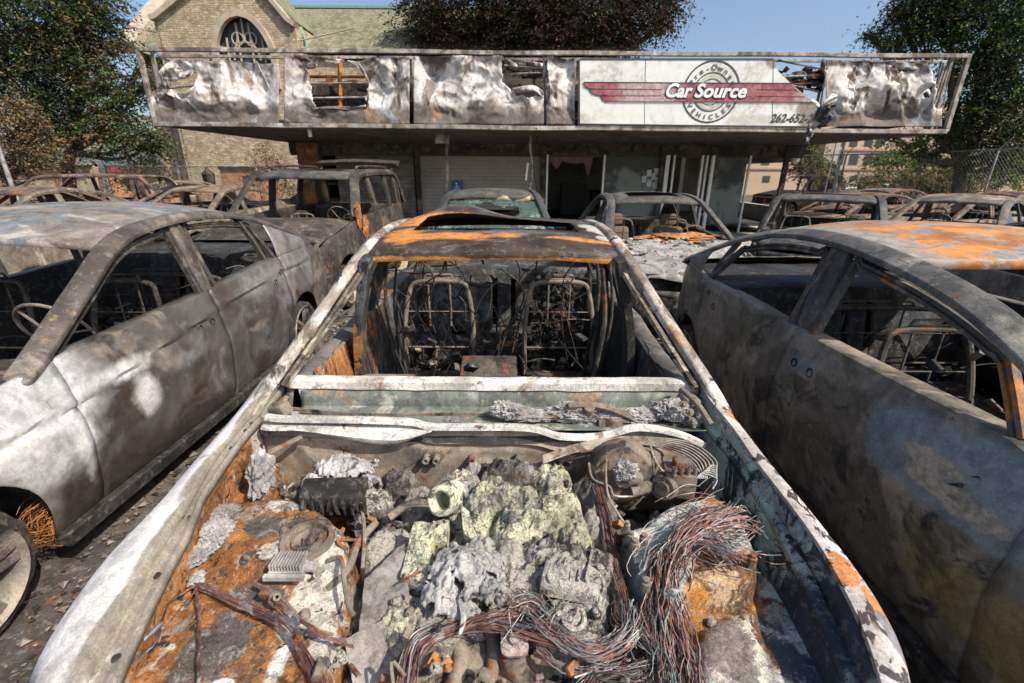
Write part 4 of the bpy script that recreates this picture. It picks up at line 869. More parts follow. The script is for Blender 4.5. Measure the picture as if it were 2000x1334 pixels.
# throttle body
c = PZ(862, 978, .83); ax = Vector((-.30, -.80, .50)).normalized(); m = MB()
m.lathe(c, ax, [(.026, -.06), (.028, 0), (.030, .008), (.036, .010), (.043, .006), (.046, -.004), (.040, -.010), (.041, -.035), (.052, -.06), (.055, -.10)], 36)
for v in m.v: v += Vector((nz(v, 20), nz(v, 20, 5), nz(v, 20, 9)))*.003
M_thr = hm('chalky_yellow_casting', CO, (.66, .66, .50), [dict(c=(.40, .42, .36), s=7, lo=.52, hi=.62), dict(c=(.10, .10, .085), s=16, lo=.53, hi=.58, r=.78)], rough=.85, bump=.8, speck=.7, grain=1.0)
tb = EP(m, 'throttle_body', M_thr)
m = MB(); m.lathe(c, ax, [(.0001, -.045), (.027, -.050)], 20); EP(m, 'throttle_bore', burnt('olive_bore', (.20, .23, .13), rough=.6))
m = MB(); bq = c-ax*.07+Vector((.045, .02, .0)); m.box(bq, (.10, .07, .06), rot=(.3, .2, .3), bev=.012); m.box(bq+Vector((-.05, .03, .04)), (.03, .03, .03), bev=.006); m.lump(bq+Vector((.02, -.02, -.03)), (.06, .04, .06), 3, .5, 4, 4); m.tube([bq+Vector((.02, -.03, 0)), bq+Vector((.03, -.07, -.06)), bq+Vector((0, -.08, -.10))], .014, 10); EP(m, 'throttle_housing', M_gry)
def slab(mb, q, z, th=.012, dz=None, n=10, seed=0, am=.004):
    P4 = [PZ(px, py, zz) for (px, py, zz) in q]; rows = []
    for i in range(n+1):
        row = []
        for j in range(n+1):
            p = P4[0].lerp(P4[1], j/n).lerp(P4[3].lerp(P4[2], j/n), i/n); p.z += am*fbm(p, 20, seed, 3); row.append(p)
        rows.append(row)
    mb.grid(rows); bot = [[p+Vector((0, 0, -th)) for p in r] for r in (rows[0], rows[-1])]
    mb.grid([rows[0], bot[0]]); mb.grid([rows[-1], bot[1]]); mb.grid([[r[0] for r in rows], [r[0]+Vector((0, 0, -th)) for r in rows]]); mb.grid([[r[-1] for r in rows], [r[-1]+Vector((0, 0, -th)) for r in rows]])
m = MB(); slab(m, [(808, 1018, .80), (850, 1020, .81), (832, 1140, .74), (782, 1128, .73)], 0, .07, seed=3, am=.011, n=30); slab(m, [(845, 1018, .79), (878, 1015, .79), (872, 1060, .77), (846, 1060, .76)], 0, .06, seed=8, am=.010, n=20); EP(m, 'coil_cover', M_yel)
m = MB(); slab(m, [(900, 985, .83), (955, 1030, .80), (945, 1075, .78), (905, 1040, .80)], 0, .03, seed=4, am=.008); EP(m, 'plenum_fragment', M_yel)
# melted metal sheets
rn_ = random.Random(77)
def splat(mb, px, py, z, rx_, ry_, seed, drape=.035, amp=.014, st=.0030, rot=0, holes=.30):
    c = PZ(px, py, z); nx_, ny_ = int(2.8*rx_/st), int(2.8*ry_/st); rows = []; ok = []
    for j in range(ny_+1):
        row = []; kk = []
        for i in range(nx_+1):
            x, y = (i/nx_-.5)*2.8*rx_, (j/ny_-.5)*2.8*ry_; wx, wy = x+.012*nz((x, y, 0), 16, seed), y+.012*nz((x, y, 0), 16, seed+4)
            r = math.hypot(x/rx_, y/ry_)*(1+.32*nz((x, y, 0), 13, seed+2)+.26*nz((x, y, 0), 34, seed+3)+.14*nz((x, y, 0), 90, seed+7)); q = (wx, wy, 0)
            h = amp*(1.1*nz(q, 14, seed)-1.5*abs(nz(q, 24, seed+5))-1.0*abs(nz(q, 52, seed+8))-.55*abs(nz(q, 110, seed+1))+.25*nz(q, 220, seed))-drape*min(r, 1.3)**3
            row.append(c+Vector((x, y, h))); kk.append(r < 1 and not (nz((x, y, 0), 30, seed+11) > holes+.12 and r > .25))
        rows.append(row); ok.append(kk)
    mb.grid(rows, keep=lambda j, i: ok[j][i] and ok[j+1][i] and ok[j][i+1])
for (px, py, z, a_, b_, sd_) in ((668, 895, .835, .105, .062, 3), (612, 925, .80, .055, .045, 8), (720, 930, .79, .04, .035, 15), (905, 1095, .815, .105, .082, 5), (868, 1145, .785, .055, .045, 7), (955, 1130, .79, .05, .045, 9), (905, 1175, .765, .045, .032, 19), (940, 1050, .80, .035, .03, 22)):
    m = MB(); splat(m, px, py, z, a_, b_, sd_); EP(m, 'melted_cover', M_mag, solid=.003, auto=180)
m = MB(); m.tube(cr([PZ(900, 1170, .765), PZ(905, 1210, .755), PZ(897, 1240, .75)], 5), lambda t: .010*(1-t)+.003, 7); EP(m, 'molten_drip', M_mag)
m = MB(); m.box(PZ(655, 965, .775), (.20, .09, .07), rot=(.05, .04, .1), bev=.01)
for k in range(9): m.box(PZ(595+k*15, 990, .80), (.008, .03, .05), rot=(.1, 0, .1), bev=.002)
for v in m.v: v += Vector((nz(v, 30), nz(v, 30, 3), nz(v, 30, 7)))*.016
EP(m, 'charred_fuse_box', M_char)
m = MB(); m.tube(cr([PZ(705, 985, .79), PZ(712, 1040, .78), PZ(708, 1110, .74)], 5), .006, 7); m.tube(cr([PZ(640, 1150, .74), PZ(680, 1110, .76), PZ(700, 1060, .76), PZ(735, 1020, .77)], 6), .011, 8); m.tube(cr([PZ(760, 1010, .80), PZ(800, 985, .82), PZ(845, 985, .81)], 5), .013, 9); EP(m, 'coolant_hose', M_tube)
m = MB()
for (px, py) in ((1075, 1050), (1130, 1065), (1172, 1110), (1090, 1200), (1165, 1195), (1065, 1140), (985, 1000), (1010, 960), (1105, 940), (1085, 1010)): m.lathe(PZ(px, py, .80 if py < 1060 else .775 if py < 1130 else .745), (rn_.uniform(-.3, .3), -.3, 1), [(.012, -.02), (.012, .0), (.008, .002), (.008, .010), (.004, .012), (.0001, .010)], 9)
m.build_each('bolt', M_gry, pe, world=True)
# left side timing cover
m = MB(); slab(m, [(712, 1130, .74), (790, 1060, .76), (800, 1170, .70), (700, 1240, .68)], 0, .08, seed=11, am=.014, n=26); slab(m, [(672, 1250, .68), (800, 1190, .70), (830, 1290, .62), (700, 1390, .60)], 0, .08, seed=12, am=.012, n=26); slab(m, [(790, 1160, .72), (880, 1190, .70), (880, 1270, .64), (800, 1290, .64)], 0, .05, seed=14, am=.02, n=22)
EP(m, 'timing_cover', hm('warped_grey_casting', CO, (.26, .245, .23), [dict(c=(.13, .11, .10), s=6, lo=.5, hi=.6), dict(c=(.44, .42, .39), s=6, lo=.55, hi=.65), dict(c=(.42, .17, .05), s=8, lo=.63, hi=.69)], rough=.7, bump=.6))
# assorted clumps of burnt plastic
m = MB(); rn = random.Random(11)
for (px, py, z, n, sp) in ((650, 965, .74, 26, 60), (590, 960, .76, 10, 40), (740, 1000, .70, 26, 60), (700, 900, .78, 8, 30), (780, 950, .74, 14, 40), (830, 900, .70, 8, 40), (1170, 980, .72, 14, 40), (1000, 1180, .64, 18, 60), (940, 1290, .55, 22, 100), (1090, 1290, .55, 22, 100), (700, 1060, .62, 14, 25), (1210, 1100, .62, 14, 25), (1330, 940, .74, 12, 40), (1240, 1300, .55, 16, 70)):
    for k in range(n*2):
        c = PZ(px+rn.uniform(-sp, sp), py+rn.uniform(-sp, sp)*.6, z+rn.uniform(-.03, .015)); m.lump(c, (rn.uniform(.005, .022), rn.uniform(.005, .016), rn.uniform(.004, .012)), rn.random()*90, .6, 5, 2, rn.random()*3, .2, mi=rn.choice([0, 0, 1, 2, 2]))
tag(EP(m, 'burnt_plastic', [M_char, M_gry, M_eng]), kind='stuff')
# small hardware
m = MB()
for k in range(95):
    px = rn.uniform(560, 1400); py = rn.uniform(900, 1334); z = rn.uniform(.60, .80)
    c = PZ(px, py, z); ax = Vector((rn.uniform(-.6, .6), rn.uniform(-1, .2), rn.uniform(.2, 1))).normalized(); r = rn.uniform(.004, .011); t_ = rn.random(); mi = rn.choice([0, 0, 1, 2])
    if z > .76 and px > 750 : c.z -= .05
    if t_ < .4: m.lathe(c, ax, [(r*1.3, -.01), (r*1.3, .002), (r, .003), (r, .012), (r*.5, .014), (r*.4, .004)], 10, mi=mi)
    elif t_ < .7: m.box(c, (rn.uniform(.01, .04), rn.uniform(.008, .03), rn.uniform(.006, .02)), rot=(rn.random(), rn.random(), rn.random()*3), bev=.002, mi=mi)
    else: m.tube(cr([c, c+Vector((rn.uniform(-.05, .05), rn.uniform(-.05, .05), .02)), c+Vector((rn.uniform(-.08, .08), rn.uniform(-.08, .08), -.03))], 4), r*.5, 6, mi=mi)
m.build_each('engine_fitting', [M_tube, M_gry, M_rust], pe, world=True)
# radiator cap, hoses, alternator in front
m = MB(); c = PZ(1005, 1252, .70); ax = Vector((0, -.3, .95)); prof = []
rows = []
for (r, h) in ((.0001, .020), (.012, .020), (.014, .010), (.030, .008), (.036, .004), (.036, -.008), (.026, -.012), (.025, -.05)):
    a_ = ax.normalized().orthogonal().normalized(); b2 = ax.normalized().cross(a_); rows.append([c+ax.normalized()*h+(a_*math.cos(t)+b2*math.sin(t))*r*(1+(.10*math.cos(4*t) if r > .028 else 0)) for t in [2*math.pi*k/32 for k in range(32)]])
m.grid(rows, close=True); EP(m, 'radiator_cap', burnt('pinkish_scorched_alloy', (.36, .29, .26), [dict(c=(.2, .15, .13), s=10, lo=.5, hi=.6), dict(c=(.46, .43, .40), s=8, lo=.56, hi=.64)], rough=.6, bump=.4, metal=.2))
m = MB(); m.tube(cr([PZ(1000, 1270, .66), PZ(1010, 1300, .62), PZ(1060, 1330, .58)], 5), .036, 14); m.tube([PZ(1040, 1270, .63), PZ(1080, 1310, .60)], .030, 14); m.lathe(PZ(1075, 1305, .61), (.6, -.6, .3), [(.036, -.03), (.038, .02), (.030, .022), (.028, -.02), (.0001, -.02)], 20)
m.box(PZ(935, 1290, .60), (.08, .06, .06), rot=(.2, 0, .3), bev=.01); m.tube(cr([PZ(890, 1240, .64), PZ(900, 1290, .62), PZ(880, 1350, .60)], 5), .02, 10); m.tube(cr([PZ(960, 1230, .66), PZ(965, 1280, .64), PZ(955, 1340, .6)], 5), .017, 10); m.lump(PZ(1010, 1320, .57), (.08, .06, .05), 5, .4, 4, 4)
EP(m, 'thermostat_housing', M_tube)
m = MB()
for (px, py) in ((845, 1290), (868, 1300), (900, 1225), (760, 1325)): m.box(PZ(px, py, .66), (.04, .016, .014), rot=(.3, .2, rn.random()*2), bev=.003); m.lathe(PZ(px+8, py+4, .675), S3, [(.0001, .006), (.007, .006), (.009, -.004)], 8)
m.build_each('rusty_bracket', M_rust, pe, world=True)
# brake booster, modulator, pipes
m = MB(); c = PZ(1215, 925, .82); ax = Vector((-.1, -.95, .25)); m.lathe(c, ax, [(.0001, .05), (.03, .048), (.035, .02), (.09, .010), (.105, -.01), (.112, -.03), (.105, -.05)], 36); CB(m, 'brake_booster', burnt('brown_pressed_steel', (.15, .115, .085), [dict(c=(.26, .20, .15), s=9, lo=.52, hi=.62), dict(c=(.04, .035, .03), s=7, lo=.52, hi=.6)], rough=.6))
m = MB(); c = PZ(1298, 950, .80); m.lathe(c, (-.6, -.7, .2), [(.0001, .03), (.022, .03), (.024, .022), (.038, .022), (.042, .016), (.044, -.03), (.036, -.035)], 26); m.box(c+Vector((.05, .02, .01)), (.10, .08, .09), rot=(0, 0, -.2), bev=.008); m.box(c+Vector((.06, .03, .07)), (.06, .04, .03), bev=.006)
for k in range(4): m.lathe(c+Vector((.02+.022*k, -.01, .06)), S3, [(.004, .02), (.007, .02), (.008, -.01)], 8)
m.tube([c+Vector((-.11, .0, -.02)), c+Vector((-.03, .02, -.01))], .022, 12); m.box(c+Vector((-.10, .0, .03)), (.05, .03, .03), bev=.005); CB(m, 'brake_modulator', M_tube)
m = MB()
Z = lambda *q: [PZ(px, py, z) for (px, py, z) in q]
for k in range(7):
    d = k*8; m.tube(cr(Z((1060, 905-d*.3, .84), (1120, 884-d*.3, .86), (1190, 872-d*.35, .875), (1260, 868-d*.3, .88), (1320+d*.6, 884-d*.4, .875), (1350+d, 900, .86), (1368+d*.5, 925, .84)), 6), .0028, 7)
m.tube(cr(Z((1190, 862, .875), (1184, 900, .87), (1186, 960, .85), (1205, 1000, .83), (1222, 1025, .82)), 6), .0036, 7); m.tube(cr(Z((1150, 905, .86), (1158, 935, .85), (1190, 950, .85), (1200, 968, .85), (1235, 970, .84)), 6), .0036, 7); m.tube(cr(Z((1270, 870, .88), (1278, 895, .87), (1295, 920, .85), (1315, 922, .84)), 6), .0036, 7)
m.build_each('brake_pipe', burnt('tan_pipe', (.36, .31, .25), [dict(c=(.16, .12, .09), s=9, lo=.52, hi=.64)], rough=.5, bump=.1, metal=.2), carC, world=True)
m = MB()
for k in range(6): m.tube(cr(Z((1360+k*4, 935, .85), (1372+k*3, 925-k*3, .86), (1400, 935-k*4, .85), (1392, 955, .83)), 5), .0022, 5)
m.lump(PZ(1222, 920, .87), (.035, .02, .03), 5, .4, 6, 5, 0, .35); CB(m, 'ash_flake', M_ash)
# big wiring harness
m = MB(); bz_ = lambda *q: Z(*q)
bundle(m, Z((1165, 950, .79), (1180, 1010, .78), (1195, 1100, .75), (1215, 1180, .73), (1215, 1240, .72), (1150, 1270, .71), (1060, 1240, .72), (960, 1215, .73), (870, 1225, .73), (805, 1265, .72), (785, 1370, .70)), 60, .019, .0015, 21, (0, 0, 0, 1, 2), jit=.3)
bundle(m, Z((800, 1320, .70), (830, 1260, .72), (900, 1225, .735), (960, 1205, .745), (1010, 1195, .74)), 36, .014, .0016, 22, (0, 0, 2), jit=.2)
bundle(m, Z((1000, 1190, .74), (1040, 1180, .75), (1090, 1240, .73), (1160, 1275, .72), (1230, 1240, .74), (1250, 1180, .75)), 50, .022, .0013, 23, (1, 1, 0), fray=.5, jit=.5)
bundle(m, Z((1050, 1265, .70), (1090, 1300, .69), (1150, 1310, .69), (1230, 1290, .69), (1280, 1240, .70)), 26, .010, .0015, 24, (0, 1, 2))
bundle(m, Z((1440, 1000, .84), (1380, 1020, .85), (1330, 1060, .84), (1305, 1130, .80), (1310, 1200, .76), (1335, 1290, .73), (1350, 1380, .72)), 110, .030, .0013, 25, (0, 0, 1, 2), fray=.3, jit=.5)
bundle(m, Z((1450, 1090, .84), (1400, 1060, .85), (1340, 1050, .84), (1290, 1080, .82), (1280, 1140, .79)), 50, .026, .0013, 26, (0, 1, 1), fray=.8, jit=.7)
bundle(m, Z((1300, 1100, .80), (1280, 1180, .77), (1290, 1270, .74), (1310, 1370, .73)), 60, .024, .0013, 27, (1, 0, 2), fray=.3, jit=.5)
bundle(m, Z((1250, 1230, .72), (1300, 1280, .72), (1240, 1320, .71), (1170, 1330, .70), (1130, 1390, .69)), 50, .026, .0013, 28, (0, 1, 2), fray=.5, jit=.6)
bundle(m, Z((1215, 1190, .73), (1260, 1240, .74), (1310, 1300, .73), (1330, 1380, .72)), 40, .02, .0013, 29, (1, 0), fray=.5, jit=.5)
CB(m, 'wiring_harness', WM_)
m = MB(); rn = random.Random(4)
for k in range(110):   # nest of loose strands on the right tower
    px, py = rn.gauss(1375, 45), rn.gauss(1025, 30); a = rn.uniform(-.9, .5); l = rn.uniform(40, 110); p0 = PZ(px, py, .83+rn.uniform(-.01, .012))
    p1 = PZ(px+math.cos(a)*l*.5, py+math.sin(a)*l*.5+rn.uniform(-14, 14), .835+rn.uniform(0, .018)); p2 = PZ(px+math.cos(a)*l*.9, py+math.sin(a)*l*.8+rn.uniform(-20, 20), .825)
    if p2.x > interp(ri_, p2.y)-.05: continue
    m.tube(cr([p0, p1, p2], 5), .0012, 4, cap=False, mi=rn.choice([0, 1, 1]))
for k in range(60):
    px, py = rn.uniform(980, 1120), rn.uniform(1140, 1240); p0 = PZ(px, py, .74); m.tube(cr([p0, p0+Vector((rn.uniform(-.04, .04), rn.uniform(-.03, .03), .02)), p0+Vector((rn.uniform(-.07, .07), rn.uniform(-.05, .05), -.01))], 4), .001, 3, cap=False, mi=1)
tag(CB(m, 'loose_wires', WM_[:2], pr_), kind='stuff')
m = MB()
for (px, py, r) in ((1240, 1060, .010), (1232, 1045, .008), (1258, 1050, .010), (1470, 1090, .009), (1262, 1138, .010), (1225, 1025, .007)): m.lathe(PZ(px, py, .83), S3, [(r*1.3, -.02), (r*1.3, .002), (r*.9, .004), (r*.9, .012), (.0001, .013)], 8)
m.build_each('bolt', M_tube, pr_, world=True)
# hinge hardware in the right corner of the cowl
m = MB(); m.box(PY(1345, 785, 1.56), (.09, .06, .05), rot=(.2, .3, .4), bev=.01); m.tube(cr([PY(1330, 760, 1.58), PY(1362, 790, 1.5), PY(1388, 830, 1.42)], 5), .012, 8)
for (px, py) in ((1335, 790), (1348, 805), (1352, 822)): m.lathe(PY(px, py, 1.46), (0, -.8, .5), [(.0001, .012), (.006, .012), (.008, .004), (.013, .004), (.014, -.004)], 12)
CB(m, 'bonnet_hinge', M_tube)
m = MB(); m.box(PY(545, 800, 1.5), (.09, .05, .05), rot=(.2, -.3, -.4), bev=.01); m.tube(cr([PY(560, 775, 1.58), PY(540, 810, 1.5), PY(520, 850, 1.4)], 5), .010, 8); m.tube([PZ(525, 885, .86), PZ(590, 853, .88)], .010, 8); CB(m, 'bonnet_hinge', M_tube)
# inside: amplifier box, perforated tunnel cover, mirror stalk, black rubble
m = MB(); c = PY(760, 740, 2.0); m.box(c+Vector((0, 0, -.02)), (.24, .10, .05), bev=.004)
for k in range(3): m.box(c+Vector((-.075+.075*k, -.052, -.012)), (.055, .008, .026), bev=.001)
CB(m, 'radio_chassis', M_tube)
m = MB(); c = PY(955, 728, 2.1); m.box(c+Vector((0, .02, .0)), (.28, .16, .08), rot=(.3, 0, 0), bev=.008); tp = CB(m, 'tunnel_cover', M_dimtube)
m = MB()
for i in range(18):
    for j in range(5): m.lathe(c+Vector((-.12+.0141*i, -.068-.0+.002*j, -.03+.014*j)), (0, -.95, .3), [(.0001, .003), (.0035, .003)], 6)
CB(m, 'perforation', M_soot, tp)
m = MB(); rn = random.Random(8)
for k in range(420):
    x = rn.uniform(-.75, .58); y = rn.uniform(1.9, 3.3); z = .30+.30*rn.random()*(y-1.4)/2
    m.lump((x, y, z), (rn.uniform(.01, .045), rn.uniform(.01, .04), rn.uniform(.008, .03)), k, .7, 5, 2, 0, .2, mi=rn.choice([0, 0, 0, 1, 2, 3]))
tag(CB(m, 'charred_rubble', [M_soot, M_tube, burnt('yellowed_foam_ash', (.34, .30, .17), [dict(c=(.05, .045, .04), s=20, lo=.5, hi=.6)]), M_int]), kind='stuff')
m = MB()
for k in range(26):
    x = rn.uniform(-.7, .5); p = Vector((x, rn.uniform(2.2, 3.5), rn.uniform(1.1, 1.35))); m.tube(cr([p, p+Vector((rn.uniform(-.2, .2), 0, -.2)), p+Vector((rn.uniform(-.3, .3), rn.uniform(-.2, .2), -.7))], 6), rn.uniform(.002, .006), 4)
m.build_each('hanging_wire', M_soot, carC, world=True)
m = MB()   # springs and rubbish behind the right seat
for k in range(260):
    c = PY(rn.gauss(1075, 30), rn.uniform(530, 730), 3.1+rn.uniform(-.15, .15)); m.lump(c, (rn.uniform(.008, .028), rn.uniform(.01, .03), rn.uniform(.008, .028)), k*2, .8, 5, 2, 0, .2, mi=rn.choice([0, 1, 2, 2, 3]))
tag(CB(m, 'seat_rubble', [M_soot, M_int, M_soot, flat('pink_brown_ash', (.10, .065, .05), .9)]), kind='stuff')
m = MB(); rn = random.Random(3)   # wheel-arch coil of rusty tyre wire on the left neighbour
for k in range(70):
    c = PX(rn.uniform(90, 165), rn.uniform(985, 1020), -2.02); a = rn.uniform(0, 6); pts = [c+Vector((rn.uniform(-.1, 0), math.cos(a+q*.7)*.10, .06*math.sin(a+q*.7)+rn.uniform(-.01, .01)-.03)) for q in range(6)]
    m.tube(cr(pts, 3), .0016, 3, cap=False)
m.build('tyre_wire', M_rust, carL, world=True)
m = MB()   # blackened wheel-house liners
for car_, cx, w_, wy in ((carL, -2.88+.93*.75, .3, 1.23), (carR, 2.33-.95*.75, .3, .5)):
    pass
m = MB(); rows = [[Vector((x, 1.23+.40*math.cos(a), .33+.40*math.sin(a))) for a in [math.pi*k/20 for k in range(21)]] for x in (-2.05, -2.3, -2.5)]; m.grid(rows); m.grid([[Vector((-2.5, 1.23+.40*q*math.cos(a), .33+.40*q*math.sin(a))) for a in [math.pi*k/20 for k in range(21)]] for q in (1, .5, .01)]); m.build('wheel_house', M_int, carL, world=True)
# cowl rubble where the left neighbour's bonnet was
m = MB(); rn = random.Random(9)
rows = [[Vector((-2.88+c*.84, .45+1.45*i/24, .86+.06*fbm((c*3, i/6, 0), 1.5, 3, 4)+.03*nz((c*9, i, 0), 1)-.12*(1-i/24))) for c in [j/18-1 for j in range(37)]] for i in range(25)]
m.grid(rows)
for k in range(90): m.lump((-2.88+rn.uniform(-.8, .8), rn.uniform(.6, 1.9), .86+rn.uniform(-.03, .06)), (rn.uniform(.02, .08), rn.uniform(.02, .06), rn.uniform(.01, .05)), k, .7, 5, 2, 0, .2)
m.build('engine', M_eng, carL, world=True)
m = MB(); rows = [[Vector((2.33+c*.84, .0+1.15*i/14, .86+.05*fbm((c*3, i/6, 0), 1.5, 3, 4))) for c in [j/12-1 for j in range(25)]] for i in range(15)]; m.grid(rows); m.build('engine', M_eng, carR, world=True)

# scorched inner skins, belt pillars and clutter inside the open car
for sg in (-1, 1):
    rows = []
    for k in range(31):
        q = k/30; z = lerp(.28, .985, q); rows.append([Vector((CO[0]+sg*(.745-.02*q+.035*fbm((y*1.6, z*2, sg), 2.2, 4, 4)-.03*abs(nz((y, z*.6, sg), 9))), y, z)) for y in [1.66+.021*i for i in range(76)]])
    m = MB(); m.grid(rows, keep=lambda i, j: nz((j*.1, i*.14, sg), 1.4, 6) < .30); CB(m, 'door_inner_skin', C_int, solid=.004)
    m = MB(); X_ = lambda x: CO[0]+sg*x
    m.sweep(cr([(X_(.70), 2.12, .25), (X_(.68), 2.10, .65), (X_(.655), 2.08, 1.0), (X_(.60), 2.04, 1.25), (X_(.56), 2.02, 1.40)], 5), [(-.05, -.02), (-.05, .015), (-.01, .022), (.0, .01), (.012, .022), (.05, .015), (.05, -.02)], ref=Vector((sg, 0, .1))); CB(m, 'belt_pillar', C_int)
    m = MB()
    for k in range(5): x = .60+rn.uniform(-.06, .08); m.tube(cr([(X_(x), 2.3+k*.16, 1.30), (X_(x+.03), 2.28+k*.16, 1.0), (X_(x-.04), 2.2+k*.16, .6), (X_(x), 2.25+k*.16, .3)], 6), rn.uniform(.004, .014), 6)
    m.build_each('belt_webbing', M_soot, carC, world=True)
m = MB()
for k in range(70):
    x = rn.uniform(-.7, .52); z = rn.uniform(.4, 1.25); y = 3.3-.3*(1.2-z)*.6-rn.uniform(.03, .3); l = rn.uniform(.04, .25)
    if rn.random() < .5: m.tube([(x, y, z), (x+rn.uniform(-.03, .03), y, z-l)], rn.uniform(.003, .009), 5)
    else: m.tube([(x, y, z), (x+l, y, z+rn.uniform(-.02, .02))], rn.uniform(.003, .008), 5)
tag(CB(m, 'scorched_trim', M_soot), kind='stuff')
for sg in (-1, 1):
    m = MB(); cx = CO[0]+sg*.39
    for (y, z, w_, d) in ((2.02, .56, .46, .05), (2.22, .50, .42, .04), (2.40, .47, .42, .05)): m.box((cx, y, z), (w_, d, .025), rot=(.2, 0, rn.uniform(-.05, .05)), bev=.004)
    for s2 in (-1, 1): m.box((cx+s2*.2, 2.2, .50), (.025, .5, .07), rot=(.15, 0, 0), bev=.004)
    m.build_each('seat_base', M_tube, carC, world=True)
    m = MB(); m.grid([[Vector((cx+.2*c_, 2.0+.5*q, .52-.05*q+.03*fbm((c_*2, q*3, sg), 2, 3, 4))) for c_ in [i/14-1 for i in range(29)]] for q in [j/24 for j in range(25)]], keep=lambda j, i: nz((i*.2, j*.2, sg), 1, 3) < .25); CB(m, 'seat_ash', burnt('mottled_seat_ash', (.16, .14, .10), [dict(c=(.03, .028, .025), s=16, lo=.48, hi=.56), dict(c=(.42, .38, .24), s=12, lo=.58, hi=.64), dict(c=(.28, .12, .05), s=9, lo=.6, hi=.66)], rough=.9, bump=.9))
m = MB(); m.box((CO[0]-.0, 2.55, .42), (.24, .9, .22), rot=(.03, 0, 0), bev=.02)
for v in m.v: v += Vector((nz(v, 12), 0, nz(v, 12, 7)))*.02
CB(m, 'centre_console', M_soot)
# ================================================================ SETTING BEHIND
FY = 11.7
def gz(y): return 0.0
fc = MB(); fc.grid([[Vector((x, y, .022)) for x in (-14, -7, 0, 7, 15)] for y in (8.6, 11, 13, 15, 20.5)]); tag(fc.build('bounce_sheet', burnt('pale_bounce_sheet', (.42, .39, .34), [dict(c=(.25, .22, .18), s=.8, lo=.5, hi=.62)], rough=.9, bscale=6, speck=.2)), kind='structure')  # pale ground sheet added to bounce sunlight up at the shopfront
# ---------------------------------------------------------------- the burnt shop
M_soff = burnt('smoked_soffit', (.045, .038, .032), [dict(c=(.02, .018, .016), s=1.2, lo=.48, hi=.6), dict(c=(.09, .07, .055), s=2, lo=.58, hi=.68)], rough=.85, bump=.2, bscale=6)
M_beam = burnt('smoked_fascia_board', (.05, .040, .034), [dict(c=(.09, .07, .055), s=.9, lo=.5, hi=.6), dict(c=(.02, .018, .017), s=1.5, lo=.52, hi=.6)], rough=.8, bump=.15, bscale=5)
M_shut = burnt('dusty_shutter', (.33, .315, .28), [dict(c=(.27, .25, .22), s=.45, lo=.45, hi=.65, v=.08)], rough=.7, bump=.05, bscale=6, speck=.08, var=.08)
M_shd = burnt('sooty_shutter', (.12, .11, .10), [dict(c=(.22, .20, .18), s=1, lo=.5, hi=.62)], rough=.8, bump=.1, bscale=6)
M_wht = flat('white_window_frame', (.82, .82, .80), .5, var=.12, s=3)
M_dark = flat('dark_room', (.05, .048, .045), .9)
M_rcol = burnt('rusted_column', (.20, .09, .03), [dict(c=(.07, .045, .03), s=2, lo=.5, hi=.6), dict(c=(.40, .20, .06), s=3, lo=.57, hi=.66)], rough=.8, bscale=8)
M_room = flat('smoky_plaster', (.42, .40, .36), .9, var=.25, s=2)
mg, ntg, ng, bgl = newmat('painted_reflection_glass'); bgl.inputs['Base Color'].default_value = (.2, .22, .21, 1); _tc = N_(ntg, 'ShaderNodeTexCoord'); ntg.links.new(mixc(ntg, mrange(ntg, noise_fac(ntg, _tc.outputs['Object'], .9, 5, .6, .5), .45, .58), (.11, .125, .12), (.30, .33, .31)), bgl.inputs['Base Color']); bgl.inputs['Roughness'].default_value = .06; bgl.inputs['Transmission Weight'].default_value = .35; bgl.inputs['IOR'].default_value = 1.1  # lighter noise blotches in the glass colour stand in for reflections
shop = thing('shop', 'burnt single storey car dealer shop with a long buckled sign band and a deep canopy', 'building', (0, 0, 0))
WY = 15.0; G0 = .02
def bx(px0, px1, py0, py1, Y, d): a, b = PY(px0, py0, Y), PY(px1, py1, Y); return Vector(((a.x+b.x)/2, Y+d/2, (a.z+b.z)/2)), (abs(b.x-a.x), d, abs(a.z-b.z))
XLf, XRf = -8.33, 10.1; ZT, ZB = 4.28, 2.80
# roof deck + soffit trapezoid
m = MB(); sb = 2.62
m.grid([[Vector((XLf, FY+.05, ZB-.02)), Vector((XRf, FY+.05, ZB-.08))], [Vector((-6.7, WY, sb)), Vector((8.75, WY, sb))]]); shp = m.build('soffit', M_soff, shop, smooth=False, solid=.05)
m = MB(); m.box((1.0, 17.6, 3.02), (15.6, 6.4, .3)); m.build('roof', M_soff, shop, smooth=False)
m = MB()
for k, x in enumerate((-7.2, -4.9, -2.2, .9, 4.3, 7.4, 9.2)): m.box((x, 13.4, 2.95), (.12, 3.1, .2))
m.build_each('roof_joist', M_beam, shop, smooth=False)
# beam boards above the openings
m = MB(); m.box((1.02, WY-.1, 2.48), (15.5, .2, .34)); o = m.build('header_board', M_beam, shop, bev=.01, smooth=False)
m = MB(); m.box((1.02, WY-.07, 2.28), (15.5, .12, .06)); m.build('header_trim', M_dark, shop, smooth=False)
for px in (812, 1062, 1300, 1545): c = PY(px, 270, WY-.25); m = MB(); m.box((c.x, WY-.24, 1.48), (.16, .07, 2.32), bev=.01); m.build('pier', M_beam if px < 1200 else M_soff, shop, smooth=False)
